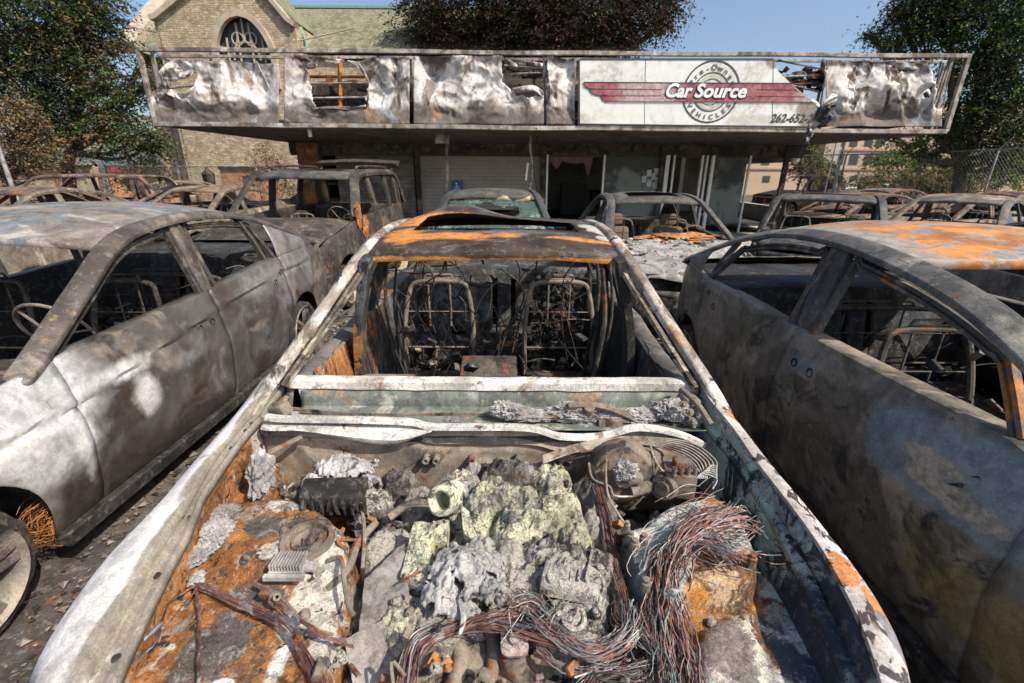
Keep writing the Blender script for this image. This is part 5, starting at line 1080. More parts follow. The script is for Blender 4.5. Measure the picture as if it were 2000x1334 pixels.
# shutters
def shutter(x0, x1, mat):
    m = MB(); rows = []; z = G0
    while z < 2.26: rows.append([Vector((x, WY-.02, z)) for x in (x0, x1)]); rows.append([Vector((x, WY-.065, z+.008)) for x in (x0, x1)]); rows.append([Vector((x, WY-.03, z+.095)) for x in (x0, x1)]); z += .11
    m.grid(rows); return m.build('shutter', mat, shop, smooth=False)
xa, xb, xc = PY(655, 300, WY).x, PY(812, 300, WY).x, PY(1062, 300, WY).x
shutter(xa, xb-.08, M_shd); shutter(xb+.08, xc-.08, M_shut)
m = MB(); m.box((-6.15, WY-.2, 1.4), (.62, .3, 2.4), bev=.02); m.build('column', M_rcol, shop)
m = MB(); m.box((xc-.02, WY+1.6, 1.4), (.12, 3.2, 2.4)); m.box((1.0, 20.6, 1.5), (15.5, .2, 2.7)); m.box((8.7, 19.5, 1.5), (.2, 2.2, 2.7)); m.box((-6.6, 18, 1.5), (.2, 5, 2.7)); m.box((8.7, 16.8, .55), (.2, 3.4, .5)); m.box((8.7, 16.8, 2.45), (.2, 3.4, .6)); m.box((5.4, 17.5, 1.5), (.12, 4, 2.7)); m.build('wall', M_room, shop, smooth=False)
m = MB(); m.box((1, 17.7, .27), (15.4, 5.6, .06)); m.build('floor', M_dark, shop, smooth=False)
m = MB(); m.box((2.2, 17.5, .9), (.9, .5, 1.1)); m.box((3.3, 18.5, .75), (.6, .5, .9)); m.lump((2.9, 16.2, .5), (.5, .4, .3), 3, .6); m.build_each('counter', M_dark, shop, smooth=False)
# storefront frames: (px0, px1) of the posts
fz0, fz1 = G0, PY(1200, 300, WY-.12).z
def post(px, w_, mat=M_wht, y=WY-.14): x = PY(px, 320, y).x; m = MB(); m.box((x, y, (fz0+fz1)/2), (w_, .09, fz1-fz0), bev=.006); return m.build('window_post', mat, shop, smooth=False)
for px, w_ in ((1069, .06), (1180, .055), (1294, .05), (1303, .12), (1316, .05), (1371, .06), (1380, .05), (1392, .09), (1464, .05), (1535, .07)): post(px, w_)
m = MB()
for a, b in ((1069, 1300), (1316, 1371), (1392, 1535)): xa_, xb_ = PY(a, 300, WY-.14).x, PY(b, 300, WY-.14).x; m.box(((xa_+xb_)/2, WY-.14, fz1+.01), (xb_-xa_, .095, .07), bev=.004)
m.build('window_head', M_wht, shop, smooth=False)
for a, b in ((1180, 1294), (1392, 1464), (1464, 1535)):
    if a == 1464: continue
    xa_, xb_ = PY(a, 300, WY-.12).x+.03, PY(b, 300, WY-.12).x-.03; m = MB(); m.box(((xa_+xb_)/2, WY-.12, 1.3), (xb_-xa_, .012, 2.0)); m.build('pane', mg, shop, smooth=False)
    m = MB(); rows = []
# burnt valance hanging in the open window
m = MB(); rows = []
x0, x1 = PY(1073, 300, WY-.05).x, PY(1160, 300, WY-.05).x
for j in range(7):
    row = []
    for i in range(31):
        q = i/30; l = interp([(0, .16), (.18, .42), (.30, .18), (.55, .25), (.8, .22), (.9, .62), (1, .08)], q); row.append(Vector((lerp(x0, x1, q), WY+.06*math.sin(q*38)*(j/6), fz1-.04-l*j/6)))
    rows.append(row)
m.grid(rows); tag(m.build('torn_curtain', flat('maroon_cloth', (.16, .10, .12), .9, s=4), None, solid=.008), 'torn maroon curtain valance hanging in the open shop window', 'curtain')
for k, (px, py) in enumerate(((1258, 350), (1268, 338), (1277, 345), (1268, 358), (1279, 362), (1282, 335), (1275, 378), (1284, 352))):
    c = PY(px, py, WY-.135); m = MB(); m.box(c, (.14, .004, .19), rot=(0, rnd.uniform(-.05, .05), 0)); 
    tag(m.build('paper_notice', flat('faded_paper', (.42, .50, .52), .8), None, smooth=False), ('top blue white', 'second from top, slightly left', 'third, square', 'wide left', 'blue lower', 'upper right', 'low separate', 'right edge')[k]+' paper notice stuck on the shop window glass', 'notice', 'paper notices on the shop window')
# accessible parking sign
sg_ = thing('parking_sign', 'blue accessible parking sign with white wheelchair symbol on the grey shutter', 'sign', tuple(PY(893, 366, WY-.12)))
m = MB(); m.box((0, 0, 0), (.34, .012, .36), bev=.004); m.build('sign_plate', flat('sign_blue', (.02, .08, .30), .45), sg_)
m = MB(); pl2 = lambda pts, r: m.tube([Vector((x, -.012, z)) for x, z in pts], r, 6)
m.lathe((-.02, -.009, .115), (0, -1, 0), [(.0001, .004), (.024, .004), (.024, 0)], 16); pl2([(-.02, .08), (-.015, -.01), (.055, -.01), (.085, -.095), (.11, -.09)], .010); pl2([(-.02, .04), (.05, .035)], .009); pl2([(-.04+.085*math.cos(a)+.03, -.055+.085*math.sin(a)) for a in [R(q) for q in range(110, 340, 20)]], .009)
m.build('wheelchair_symbol', flat('sign_white', (.75, .78, .8), .5), sg_)
# ---------------------------------------------------------------- sign band
M_frame = burnt('scorched_sign_frame', (.30, .27, .24), [dict(c=(.13, .11, .09), s=2, lo=.5, hi=.6), dict(c=(.48, .46, .43), s=1.5, lo=.54, hi=.64), dict(c=(.20, .10, .05), s=3, lo=.6, hi=.68)], rough=.6, bump=.2, bscale=8, metal=.1)
M_pan = burnt('heat_stained_sign_sheet', (.60, .56, .53), [dict(c=(.22, .18, .155), s=1.3, lo=.50, hi=.60, d=6, st=(1.5, 1, .7)), dict(c=(.085, .065, .05), s=1.5, lo=.55, hi=.62, d=7, st=(1.8, 1, .7)), dict(c=(.10, .08, .065), s=2, na=1.6, soft=.2, blobs=[((x, FY, 4.28), (1.5, .5, .22)) for x in (-6.6, -4.2, -1.6, .2, 7.2, 9.2)], off=12, a=.9), dict(c=(.64, .61, .59), s=1.3, lo=.52, hi=.64, d=3),
    dict(c=(.12, .10, .085), s=1.6, na=1.2, soft=.25, blobs=[((x, FY, 2.80), (1.8, .5, .42)) for x in (-7.4, -5.6, -3.8, -2.0, -.2, 1.4, 6.8, 8.6)], off=3, a=.9),
    dict(c=(.36, .42, .50), s=1.5, lo=.58, hi=.68, d=3, a=.5), dict(c=(.34, .20, .11), s=1.4, lo=.60, hi=.68, d=4, a=.7)], rough=.85, bump=.15, metal=0, speck=.2, bscale=7, grain=.3, spec=.2)
band = MB()
def rail(x0, x1, z0, z1, y, w_, h): band.sweep([Vector((lerp(x0, x1, i/24), y+.012*nz((i, y, z0), .7), lerp(z0, z1, i/24)+.018*nz((i, z0, 3), .5))) for i in range(25)], [(-w_, -h), (-w_, h), (w_, h), (w_, -h)])
rail(XLf, XRf, ZT+.02, ZT-.02, FY, .05, .04); rail(XLf, XRf, ZB, ZB-.07, FY, .06, .045); rail(XLf+.1, XRf-.1, ZT-.02, ZT-.05, FY+.42, .03, .03); rail(XLf+.1, XRf-.1, ZB, ZB-.06, FY+.42, .03, .03)
for px in (288, 550, 803, 1125, 1622, 1858): x = PY(px, 180, FY).x; band.box((x, FY+.42, 3.52), (.05, .05, 1.46))
for x in (XLf, XRf): band.box((x, FY, 3.52), (.09, .09, 1.56)); band.box((x, FY+.42, 3.50), (.06, .06, 1.5)); band.box((x, FY+.21, ZT), (.05, .4, .05)); band.box((x, FY+.21, ZB), (.05, .4, .05))
for px in (305, 1840): x = PY(px, 180, FY).x; band.box((x, FY+.1, 3.52), (.04, .04, 1.46), rot=(0, .05, 0))
frame = band.build('sign_frame', M_frame, shop, smooth=False, bev=.006)
def panel(px0, px1, holes, seed, amp=.10, py0=112, py1=240, name='sign_sheet', mat=M_pan, zt=None, jag=3.0, top=None):
    n, k = int((px1-px0)/2.2), 62; rows = []; grid_px = []
    for j in range(k+1):
        row = []; gr = []
        for i in range(n+1):
            u = i/n; v = j/k; px = lerp(px0, px1, u); t0 = interp(top, px) if top else py0; py = lerp(t0, py1+interp([(300, -1), (1850, 8)], px), v)
            e = min(1, min(u, 1-u)*8)*min(1, (1-v)*6); pp = (px*.0085+.25*nz((px*.01, py*.01, 0), 1, seed), py*.0085, seed)
            d = amp*(fbm(pp, 1, seed, 2)*1.0-1.6*abs(nz(pp, 1.25, seed+5))+.38-.55*abs(nz(pp, 3.3, seed+9))-.22*abs(nz(pp, 8, seed+2)))
            p = PY(px, py, FY); row.append(p+Vector((0, -.02-d*e*1.3, .02*nz(pp, 3, 8)))); gr.append((px+jag*nz((px*.06, py*.06, seed), 1)*2, py+jag*nz((px*.06, py*.06, seed+4), 1)*2))
        rows.append(row); grid_px.append(gr)
    m = MB(); m.grid(rows, keep=lambda j, i: not any(inpoly(*grid_px[j][i], h) for h in holes))
    # curled lips round the holes
    o = m.build(name, mat, frame, solid=.006, auto=180); return o
panel(296, 545, [[(280, 100), (345, 100), (352, 118), (325, 140), (312, 172), (285, 185)], [(325, 158), (362, 152), (392, 142), (386, 172), (362, 190), (330, 184)]], 3, .15, top=[(296, 150), (320, 128), (360, 120), (390, 118), (420, 122), (430, 116), (545, 126)])
panel(556, 800, [[(596, 134), (640, 120), (684, 122), (712, 145), (716, 185), (712, 210), (660, 207), (618, 216), (606, 170)]], 7, .15, top=[(556, 108), (620, 112), (660, 116), (700, 122), (740, 108), (800, 112)])
panel(808, 1062, [[(980, 112), (1068, 108), (1070, 182), (1040, 190), (1003, 182), (982, 160)]], 12, .13, top=[(808, 110), (1000, 110), (1062, 112)])
panel(1066, 1122, [[(1055, 120), (1068, 118), (1068, 176), (1055, 176)]], 17, .16, top=[(1066, 110), (1122, 114)])
panel(1612, 1838, [[(1745, 118), (1765, 120), (1768, 140), (1750, 142)], [(1808, 115), (1842, 110), (1842, 205), (1826, 212), (1812, 180), (1806, 150)], [(1786, 190), (1806, 170), (1800, 192)], [(1600, 118), (1613, 130), (1603, 170), (1600, 190)]], 23, .17, top=[(1612, 118), (1745, 120), (1838, 120)])
# strips of curled sheet at the tears
m = MB()
def curl(pts, w_, seed):
    c = cr([PY(px, py, FY-.05) for px, py in pts], 7); rows = []
    for i, p in enumerate(c):
        d = Vector((.3*nz((i, seed, 0), .3), -.09*abs(nz((i, seed, 3), .4)), 1)).normalized(); rows.append([p+d*w_*q+Vector((0, -.10*math.sin(q*3.1+i*.4)*w_*3, 0)) for q in (-.5, -.2, .2, .5)])
    m.grid(rows)
for k, (pts, w_) in enumerate((([(312, 150), (330, 128), (355, 125), (375, 135), (345, 145)], .16), ([(308, 190), (330, 180), (360, 190), (385, 170)], .14), ([(575, 112), (600, 112), (618, 124), (600, 130)], .12), ([(610, 214), (650, 210), (690, 212), (715, 207)], .06), ([(700, 125), (720, 160), (715, 200)], .12), ([(985, 118), (1010, 128), (1000, 120), (1060, 128)], .10), ([(1000, 178), (1040, 172), (1062, 185)], .12),
        ([(1605, 120), (1612, 150), (1606, 185), (1600, 215)], .14), ([(1620, 205), (1650, 185), (1670, 175)], .10), ([(1745, 125), (1780, 130), (1805, 125)], .14), ([(1790, 195), (1810, 175), (1825, 200)], .10), ([(1842, 205), (1850, 160), (1862, 125)], .10))): curl(pts, w_, k*3)
m.build_each('curled_sheet', M_pan, frame, solid=.004)
# dark guts behind the band
rows = []; m = MB()
for j in range(13):
    rows.append([Vector((lerp(-5.4, 6.9, i/60), FY+.55+.08*nz((i, j, 0), .5), ZB+(.98+.12*nz((i, 0, 0), .45)+(.12 if i > 50 else 0))*j/12)) for i in range(61)])
m.grid(rows); m.build('charred_back_board', M_soot, frame, solid=.02)
m = MB(); o_ = lambda px, py, Y=FY+.3: PY(px, py, Y)
m.tube([o_(664, 112), o_(664, 215)], .055, 4); m.tube([o_(605, 150), o_(712, 150)], .035, 4); m.box(o_(643, 157), (.14, .05, .22)); m.tube([o_(1042, 118), o_(1044, 180)], .03, 4); m.build_each('rusty_strut', burnt('bright_rust_strut', (.42, .17, .03), [dict(c=(.15, .06, .02), s=3, lo=.5, hi=.62)], bscale=8), frame)
m = MB()
for (a, b) in (((600, 163), (715, 162)), ((600, 192), (715, 190)), ((985, 128), (1066, 134)), ((985, 145), (1066, 142)), ((1520, 118), (1625, 140)), ((1530, 150), (1620, 146)), ((1590, 140), (1622, 120)), ((1540, 165), (1600, 180)), ((312, 110), (345, 127)), ((330, 172), (385, 168)), ((500, 118), (545, 210)), ((1062, 110), (1064, 240)), ((1838, 120), (1822, 205))): m.tube([o_(*a, FY+.05), o_(*b, FY+.12)], .022, 5)
m.build_each('bent_strut', M_frame, frame)
m = MB(); rn = random.Random(6)
for k in range(60): m.lump(PY(rn.uniform(1520, 1625), rn.uniform(136, 175), FY+rn.uniform(.1, .4)), (rn.uniform(.04, .18), .08, rn.uniform(.02, .07)), k, .7, 4, 2, mi=rn.choice([0, 0, 1]))
for k in range(26): m.lump(PY(rn.uniform(985, 1062), rn.uniform(126, 150), FY+.2), (rn.uniform(.04, .14), .06, rn.uniform(.02, .05)), k+80, .7, 4, 2, mi=rn.choice([0, 0, 1]))
tag(m.build('charred_scraps', [M_soot, M_frame], frame), kind='stuff')
# hanging burnt flap below the torn corner
m = MB(); rows = []
for j in range(21):
    v = j/20; row = []
    for i in range(15):
        u = i/14; px = lerp(lerp(1600, 1565, v), lerp(1632, 1618 if v < .5 else 1590+40*(1-v), v), u); py = lerp(205, interp([(0, 285), (1, 262)], u), v)
        p = PY(px, py, FY-.06); pp = (px*.04, py*.03, 1); row.append(p+Vector((0, -.16*fbm(pp, 1, 4, 4)-.12*abs(nz(pp, 2.2, 8)), 0)))
    rows.append(row)
m.grid(rows); 
for (a, b) in (((1570, 265), (1582, 300)), ((1578, 240), (1568, 278))): curl([a, ((a[0]+b[0])/2+4, (a[1]+b[1])/2), b], .10, a[0])
m.build('hanging_flap', burnt('blackened_flap', (.06, .065, .08), [dict(c=(.40, .40, .43), s=4, lo=.56, hi=.62), dict(c=(.02, .02, .02), s=3, lo=.5, hi=.6)], rough=.5, bscale=8), frame, solid=.01)
m = MB(); curl([(1580, 200), (1605, 212), (1600, 235)], .14, 5); curl([(1605, 205), (1630, 185), (1655, 178), (1668, 172)], .12, 9); m.build('curled_sheet', flat('white_scrap', (.7, .69, .68), .5), frame, solid=.005)
# lettered sign sheet (flat plane y = FY-.02)
ms, nts, ns, bs = newmat('sign_white_acrylic'); 
M_sign = burnt('sign_white_sheet', (.74, .745, .71), [dict(c=(.60, .585, .53), s=.8, lo=.5, hi=.64, d=4), dict(c=(.44, .40, .34), s=2.0, na=1.3, soft=.3, blobs=[((PY(1480, 225, FY).x, FY, 2.95), (.6, .5, .12)), ((PY(1130, 240, FY).x, FY, 2.9), (.3, .5, .2))], a=.6), dict(c=(.22, .19, .16), s=2.0, na=1.1, soft=.2, blobs=[((PY(1600, 170, FY).x, FY, 3.3), (.42, .5, 1.0)), ((PY(1515, 118, FY).x, FY, 4.2), (.3, .5, .2))], a=.9)], rough=.45, bump=.12, bscale=3, speck=.04, var=.04, grain=0)
SP = [(1132, 117), (1507, 117), (1516, 140), (1545, 168), (1590, 205), (1604, 212), (1600, 240), (1592, 247), (1132, 242)]
def flat_poly(mb, pts, y, th=.01):
    V = [Vector((PY(px, py, FY).x, y, PY(px, py, FY).z)) for px, py in pts]; n = len(V); b = len(mb.v)
    mb.v += V+[v+Vector((0, th, 0)) for v in V]; mb.f.append(tuple(b+i for i in range(n))); mb.m.append(0); mb.f.append(tuple(b+n+i for i in range(n-1, -1, -1))); mb.m.append(0)
    for i in range(n): mb.f.append((b+i, b+n+i, b+n+(i+1) % n, b+(i+1) % n)); mb.m.append(0)
SYp = FY-.075
m = MB(); flat_poly(m, SP, SYp, .04); sign = m.build('sign_panel', M_sign, frame, smooth=False)
ink = flat('sign_ink_black', (.05, .048, .055), .5); mar = burnt('sign_maroon', (.30, .095, .105), [dict(c=(.52, .42, .41), s=1.4, na=1.5, soft=.3, blobs=[((PY(1260, 175, FY).x, FY, 3.5), (.7, .5, .3)), ((PY(1590, 190, FY).x, FY, 3.4), (.5, .5, .3))], a=.75), dict(c=(.36, .15, .16), s=2, lo=.5, hi=.6)], rough=.5, bump=0, speck=.08, bscale=3)
grn = flat('sign_grey_green', (.50, .50, .42), .5)
def sline(mb, pts, w_, y): mb.sweep([Vector((PY(px, py, FY).x, y, PY(px, py, FY).z)) for px, py in pts], [(-.002, -w_), (-.002, w_), (.002, w_), (.002, -w_)], ref=Vector((0, 0, 1)))
CX, CZ = PY(1386, 181, FY).x, PY(1386, 181, FY).z
def ring(r0, r1, y, nm, mt, a0=0, a1=360):
    m = MB(); pts = [R(lerp(a0, a1, k/64)) for k in range(65)]
    m.grid([[Vector((CX+r0*1.02*math.cos(a), y, CZ+r0*math.sin(a))) for a in pts], [Vector((CX+r1*1.02*math.cos(a), y, CZ+r1*math.sin(a))) for a in pts]]); return m.build(nm, mt, sign, solid=.002, smooth=False)
ring(.60, .635, SYp-.006, 'emblem_ring', ink); ring(.375, .40, SYp-.006, 'emblem_ring', ink); ring(.27, .355, SYp-.006, 'emblem_ring', grn); ring(.255, .27, SYp-.009, 'emblem_ring', ink)
m = MB(); ty = SYp-.012
flat_poly(m, [(1139, 163), (1160, 162), (1575, 164), (1560, 166), (1540, 164), (1552, 176), (1583, 200), (1181, 199), (1174, 194), (1170, 188), (1162, 187), (1155, 182), (1150, 176), (1143, 172)], ty, .003)
wing = m.build('wing_stripe', mar, sign, smooth=False)
m = MB(); ly = ty-.005
sline(m, [(1139, 162), (1542, 164)], .008, ly); sline(m, [(1181, 200), (1583, 201)], .008, ly); sline(m, [(1139, 162), (1140, 169), (1150, 174), (1162, 175)], .009, ly); sline(m, [(1150, 175), (1156, 184), (1168, 187), (1180, 188)], .009, ly); sline(m, [(1172, 188), (1177, 197), (1186, 200)], .009, ly)
sline(m, [(1162, 175), (1290, 176)], .005, ly); sline(m, [(1175, 188), (1290, 188)], .005, ly); sline(m, [(1475, 176), (1552, 177)], .005, ly); sline(m, [(1475, 189), (1568, 190)], .005, ly)
for (x0, x1) in ((1139, 1139),): pass
m.build('wing_outline', ink, sign, smooth=False)
m = MB()
for px in (1259, 1507): sline(m, [(px, 118), (px-2, 242)], .004, SYp-.003)
m.build('sheet_seam', M_soff, sign, smooth=False)
m = MB(); sline(m, [(1132, 117), (1507, 117)], .014, SYp-.01); sline(m, [(1132, 243), (1592, 249)], .014, SYp-.01); m.sweep([PY(1131, 116, SYp-.01), PY(1130, 244, SYp-.01)], [(-.014, -.01), (-.014, .01), (.014, .01), (.014, -.01)], ref=Vector((0, 1, 0))); m.build('panel_trim', ink, sign, smooth=False)
def text(s, size, x, z, y, mat, name, shear=0, off=0, rot=0, sx_=1, align='LEFT', bold=0):
    cu = bpy.data.curves.new('t', 'FONT'); cu.body = s; cu.size = size; cu.shear = shear; cu.offset = off+bold; cu.align_x = align; cu.extrude = .002; cu.resolution_u = 4
    o = bpy.data.objects.new('t', cu); S.collection.objects.link(o); dg = bpy.context.evaluated_depsgraph_get(); dg.update()
    me = bpy.data.meshes.new_from_object(o.evaluated_get(dg)); bpy.data.objects.remove(o)
    mt = Matrix.Translation((x, y, z)) @ Matrix.Rotation(R(90), 4, 'X') @ Matrix.Rotation(rot, 4, 'Z') @ Matrix.Diagonal((sx_, 1, 1, 1))
    me.transform(mt); return me
def as_obj(meshes, name, mat, parent):
    m = MB()
    for me in meshes: m.add([v.co.copy() for v in me.vertices], [tuple(p.vertices) for p in me.polygons]); bpy.data.meshes.remove(me)
    return m.build(name, mat, parent, smooth=False)
lz = PY(1386, 191, FY).z; x0 = PY(1294, 191, FY).x; x2 = PY(1350, 191, FY).x
wt = flat('sign_letter_white', (.80, .78, .76), .5)
for (off, mat, y_, nm) in ((.026, ink, ty-.012, 'lettering_outline'), (.012, wt, ty-.019, 'lettering')):
    as_obj([text('Car', .38, x0, lz, y_, mat, '', .25, off, sx_=1.0), text('Source', .38, x2+.02, lz, y_, mat, '', .25, off, sx_=1.08)], nm, mat, sign)
as_obj([text('262-652-2', .245, PY(1500, 240, FY).x, PY(1500, 239, FY).z, SYp-.008, ink, '', .25, .006, sx_=.95)], 'phone_number', ink, sign)
def arc(s, r, a0, a1, size, flip=False):
    out = []; n = len(s)
    for i, ch in enumerate(s):
        a = R(lerp(a0, a1, i/(n-1))); x, z = CX+r*1.02*math.cos(a), CZ+r*math.sin(a); out.append(text(ch, size, x, z, SYp-.012, ink, '', 0, .002, rot=(a-math.pi/2 if not flip else a+math.pi/2), align='CENTER', sx_=1.1))
    return out
as_obj(arc('Pre-Owned', .435, 158, 22, .16), 'lettering', ink, sign); as_obj(arc('VEHICLES', .56, 212, 328, .145, True), 'lettering', ink, sign)
# hanging strips from the canopy
def strip(pts, w_, label, nm, seed, mat):
    global m
    m = MB(); c = cr([PY(px, py, FY+1.2) for px, py in pts], 8)
    m.grid([[p+Vector((-w_/2+.02*nz((i, seed, 0), .4), 0, 0)) for i, p in enumerate(c)], [p+Vector((w_/2, .02*nz((i, seed, 1), .5), 0)) for i, p in enumerate(c)]]); tag(m.build(nm, mat, None, solid=.012), label, 'strip')
strip([(876, 262), (872, 300), (874, 340), (869, 385)], .075, 'long pale metal strip hanging from the canopy in front of the grey shutter', 'hanging_strip', 3, M_frame)
strip([(1037, 252), (1036, 290), (1040, 330), (1034, 372)], .06, 'twisted grey strip hanging from the canopy left of the open shop window', 'hanging_strip', 5, M_frame)
strip([(1056, 252), (1044, 290), (1042, 330), (1050, 376)], .03, 'thin dark cable dangling from the canopy down to the tilted black box', 'hanging_cable', 8, M_soff)
strip([(1031, 318), (1029, 335), (1027, 352)], .05, 'short loose white scrap dangling left of the twisted strip', 'hanging_scrap', 9, M_wht)
m = MB(); rows = [[PY(px, py, FY+1.1+.1*math.sin(px*.3)) for px in (850, 858, 868, 877)] for py in (252, 265, 280)]; m.grid(rows); tag(m.build('hanging_sheet', M_frame, None, solid=.01), 'crumpled pale sheet hanging from the canopy at the top of the long strip', 'sheet')
m = MB(); m.box(PY(605, 258, FY+.3), (.08, .06, .22), bev=.01); tag(m.build('hanging_bracket', M_wht, None), 'small white bracket hanging under the left part of the sign band', 'bracket')
c = PY(1047, 392, 11.0); bxo = thing('hanging_box', 'tilted black lamp box hanging between the green glass car and the shop window', 'lamp', tuple(c)); bxo.rotation_euler = (0, .75, 0)
m = MB(); m.box((0, 0, 0), (.27, .16, .30), bev=.02); m.build('box_body', M_soot, bxo); m = MB(); m.box((0, -.085, 0), (.05, .012, .12), bev=.004); m.build('badge', M_tube, bxo)
# ---------------------------------------------------------------- church
def stone(name, c1, c2, mortar, sc, bw=.5, bh=.2):
    mt_, nt_, n, b = newmat(name); tc = N_(nt_, 'ShaderNodeTexCoord'); mp = N_(nt_, 'ShaderNodeMapping'); mp.inputs['Rotation'].default_value = (R(90), 0, 0); nt_.links.new(tc.outputs['Object'], mp.inputs[0])
    br = N_(nt_, 'ShaderNodeTexBrick'); nt_.links.new(mp.outputs[0], br.inputs[0]); br.inputs['Color1'].default_value = (*c1, 1); br.inputs['Color2'].default_value = (*c2, 1); br.inputs['Mortar'].default_value = (*mortar, 1); br.inputs['Scale'].default_value = sc; br.inputs['Mortar Size'].default_value = .02; br.inputs['Brick Width'].default_value = bw; br.inputs['Row Height'].default_value = bh; br.squash = .7; br.inputs['Bias'].default_value = 0
    f = noise_fac(nt_, tc.outputs['Object'], 1.6, 6, .7); col = mixc(nt_, mrange(nt_, f, .4, .62), br.outputs[0], tuple(x*.62 for x in c1)); f2 = noise_fac(nt_, tc.outputs['Object'], 3.5, 5, .7, stretch=(1, 1, 3)); col = mixc(nt_, mrange(nt_, f2, .52, .66), col, tuple(min(1, x*1.3) for x in c2))
    nt_.links.new(col, b.inputs['Base Color']); b.inputs['Roughness'].default_value = .9; bp = N_(nt_, 'ShaderNodeBump'); bp.inputs['Strength'].default_value = .6; bp.inputs['Distance'].default_value = .05; nt_.links.new(math_(nt_, 'ADD', br.outputs[1], f2), bp.inputs['Height']); nt_.links.new(bp.outputs[0], b.inputs['Normal']); return mt_
M_stone = stone('buff_rubble_stone', (.40, .31, .21), (.50, .41, .29), (.20, .16, .12), 1.7)
M_trim = flat('cut_stone_trim', (.40, .33, .26), .9, s=2)
M_slate = stone('olive_roof_slates', (.19, .19, .12), (.27, .245, .16), (.11, .11, .08), 2.4, .5, .25)
M_cop = flat('copper_ridge', (.17, .29, .21), .8)
ch = thing('church', 'tan stone church with a pointed arch window in its gable and green slate roofs', 'building', (0, 0, 0))
CYY = 32.0
def cp(px, py, Y=CYY): return PY(px, py, Y)
gl, gr_ = cp(345, 200).x, cp(590, 200).x; ap = cp(462, -80); kl, kr = cp(346, 36), cp(588, 42)
ax_, az_ = cp(468, 28).x, cp(468, 28).z; aw = (cp(526, 100).x-cp(412, 100).x)/2; sp_ = cp(468, 100).z-.25
WB_ = cp(468, 175).z
def arch_in(x, z, g=0):
    d = abs(x-ax_); 
    if z < WB_: return False
    if z < sp_: return d < aw+g
    h = az_-sp_+g; q = (z-sp_)/h
    return q < 1 and d < (aw+g)*math.sqrt(max(0, 1-q**1.6))
xs = [lerp(gl, gr_, i/110) for i in range(111)]; zs = [14.5*j/150 for j in range(151)]
def top_z(x): return min(ap.z, interp([(gl, kl.z), (ap.x, ap.z), (gr_, kr.z)], x))
rows = [[Vector((x, CYY, z)) for x in xs] for z in zs]
m = MB(); m.grid(rows, keep=lambda j, i: zs[j] < top_z(xs[i]) and not arch_in((xs[i]+xs[i+1])/2, (zs[j]+zs[j+1])/2)); m.box((gl, CYY+2.5, 5), (.3, 5, 10)); m.box((gr_, CYY+2.5, 5), (.3, 5, 10)); m.build('gable_wall', M_stone, ch, smooth=False, solid=.3)
m = MB(); m.sweep([Vector((gl-.25, CYY-.15, kl.z-.1)), Vector((gl+.1, CYY-.15, kl.z)), Vector((ap.x, CYY-.15, ap.z+.1)), Vector((gr_-.1, CYY-.15, kr.z)), Vector((gr_+.3, CYY-.15, kr.z-.25))], [(-.35, -.1), (-.35, .16), (.3, .16), (.3, -.1)], ref=Vector((0, 0, 1))); m.build('coping', M_trim, ch, smooth=False)
m = MB(); ar = []
for k in range(41):
    q = 1-abs(k/20-1); qq = min(1, q*1.0); s_ = -1 if k < 20 else 1; h = az_-sp_
    ar.append(Vector((ax_+s_*aw*math.sqrt(max(0, 1-qq**1.6)), CYY-.2, sp_+h*qq)))
ar = [Vector((ax_-aw, CYY-.2, WB_))]+ar+[Vector((ax_+aw, CYY-.2, WB_))]
m.sweep(ar, [(-.16, -.16), (-.16, .16), (.16, .16), (.16, -.16)], ref=Vector((0, 1, 0))); fr = m.build('arched_window', M_trim, ch)
m = MB(); m.box((ax_, CYY+.25, (WB_+az_)/2), (aw*2.2, .04, az_-WB_+.4)); m.build('pane', flat('leaded_glass', (.05, .06, .065), .3), fr, smooth=False)
m = MB(); tr = lambda pts, r=.055: m.tube([Vector((ax_+x*aw, CYY+.05, sp_+z*(az_-sp_))) for x, z in pts], r, 5)
for x in (-.62, -.22, .22, .62): tr([(x, (WB_-sp_)/(az_-sp_)), (x, .10), (x*.96, .80 if abs(x) < .5 else .45)])
tr([(0, .35), (0, .95)]); 
for s_ in (-1, 1):
    tr([(s_*q*.01*60+s_*.2*math.sin(q*.3), .1+q*.1) for q in range(0, 7)], .04); tr([(s_*(.95-.75*math.sin(a)), -.1+.75*(1-math.cos(a))) for a in [R(q) for q in range(0, 91, 15)]], .05); tr([(s_*(.22+.2*math.cos(a)), .42+.16*math.sin(a)) for a in [R(q) for q in range(0, 361, 30)]], .04)
tr([(.45*math.cos(a), -.1+.45*math.sin(a)) for a in [R(q) for q in range(0, 181, 15)]], .055); m.build('tracery', M_trim, fr)
rl_, rr_ = cp(318, 16, 38), cp(1010, 30, 38); el_, er_ = cp(262, 100, 33), cp(1010, 112, 33)
m = MB(); m.grid([[Vector((lerp(rl_.x, 8, i/40), 38, rl_.z)) for i in range(41)], [Vector((lerp(el_.x, 8, i/40), 33, el_.z)) for i in range(41)]]); m.grid([[Vector((rl_.x, 38, rl_.z)), Vector((8, 38, rl_.z))], [Vector((rl_.x, 43, el_.z)), Vector((8, 43, el_.z))]]); m.build('roof', M_slate, ch, smooth=False, solid=.1)
m = MB(); m.box(((rl_.x+8)/2, 38, rl_.z+.12), (8-rl_.x, .3, .16)); m.build('ridge_cap', M_cop, ch, smooth=False)
m = MB(); m.sweep([Vector((rl_.x-.2, 38.2, rl_.z+.35)), Vector((el_.x-.1, 32.6, el_.z+.15))], [(-.5, -.4), (-.5, .3), (.5, .3), (.5, -.4)], ref=Vector((0, 0, 1))); m.build('parapet', M_trim, ch, smooth=False)
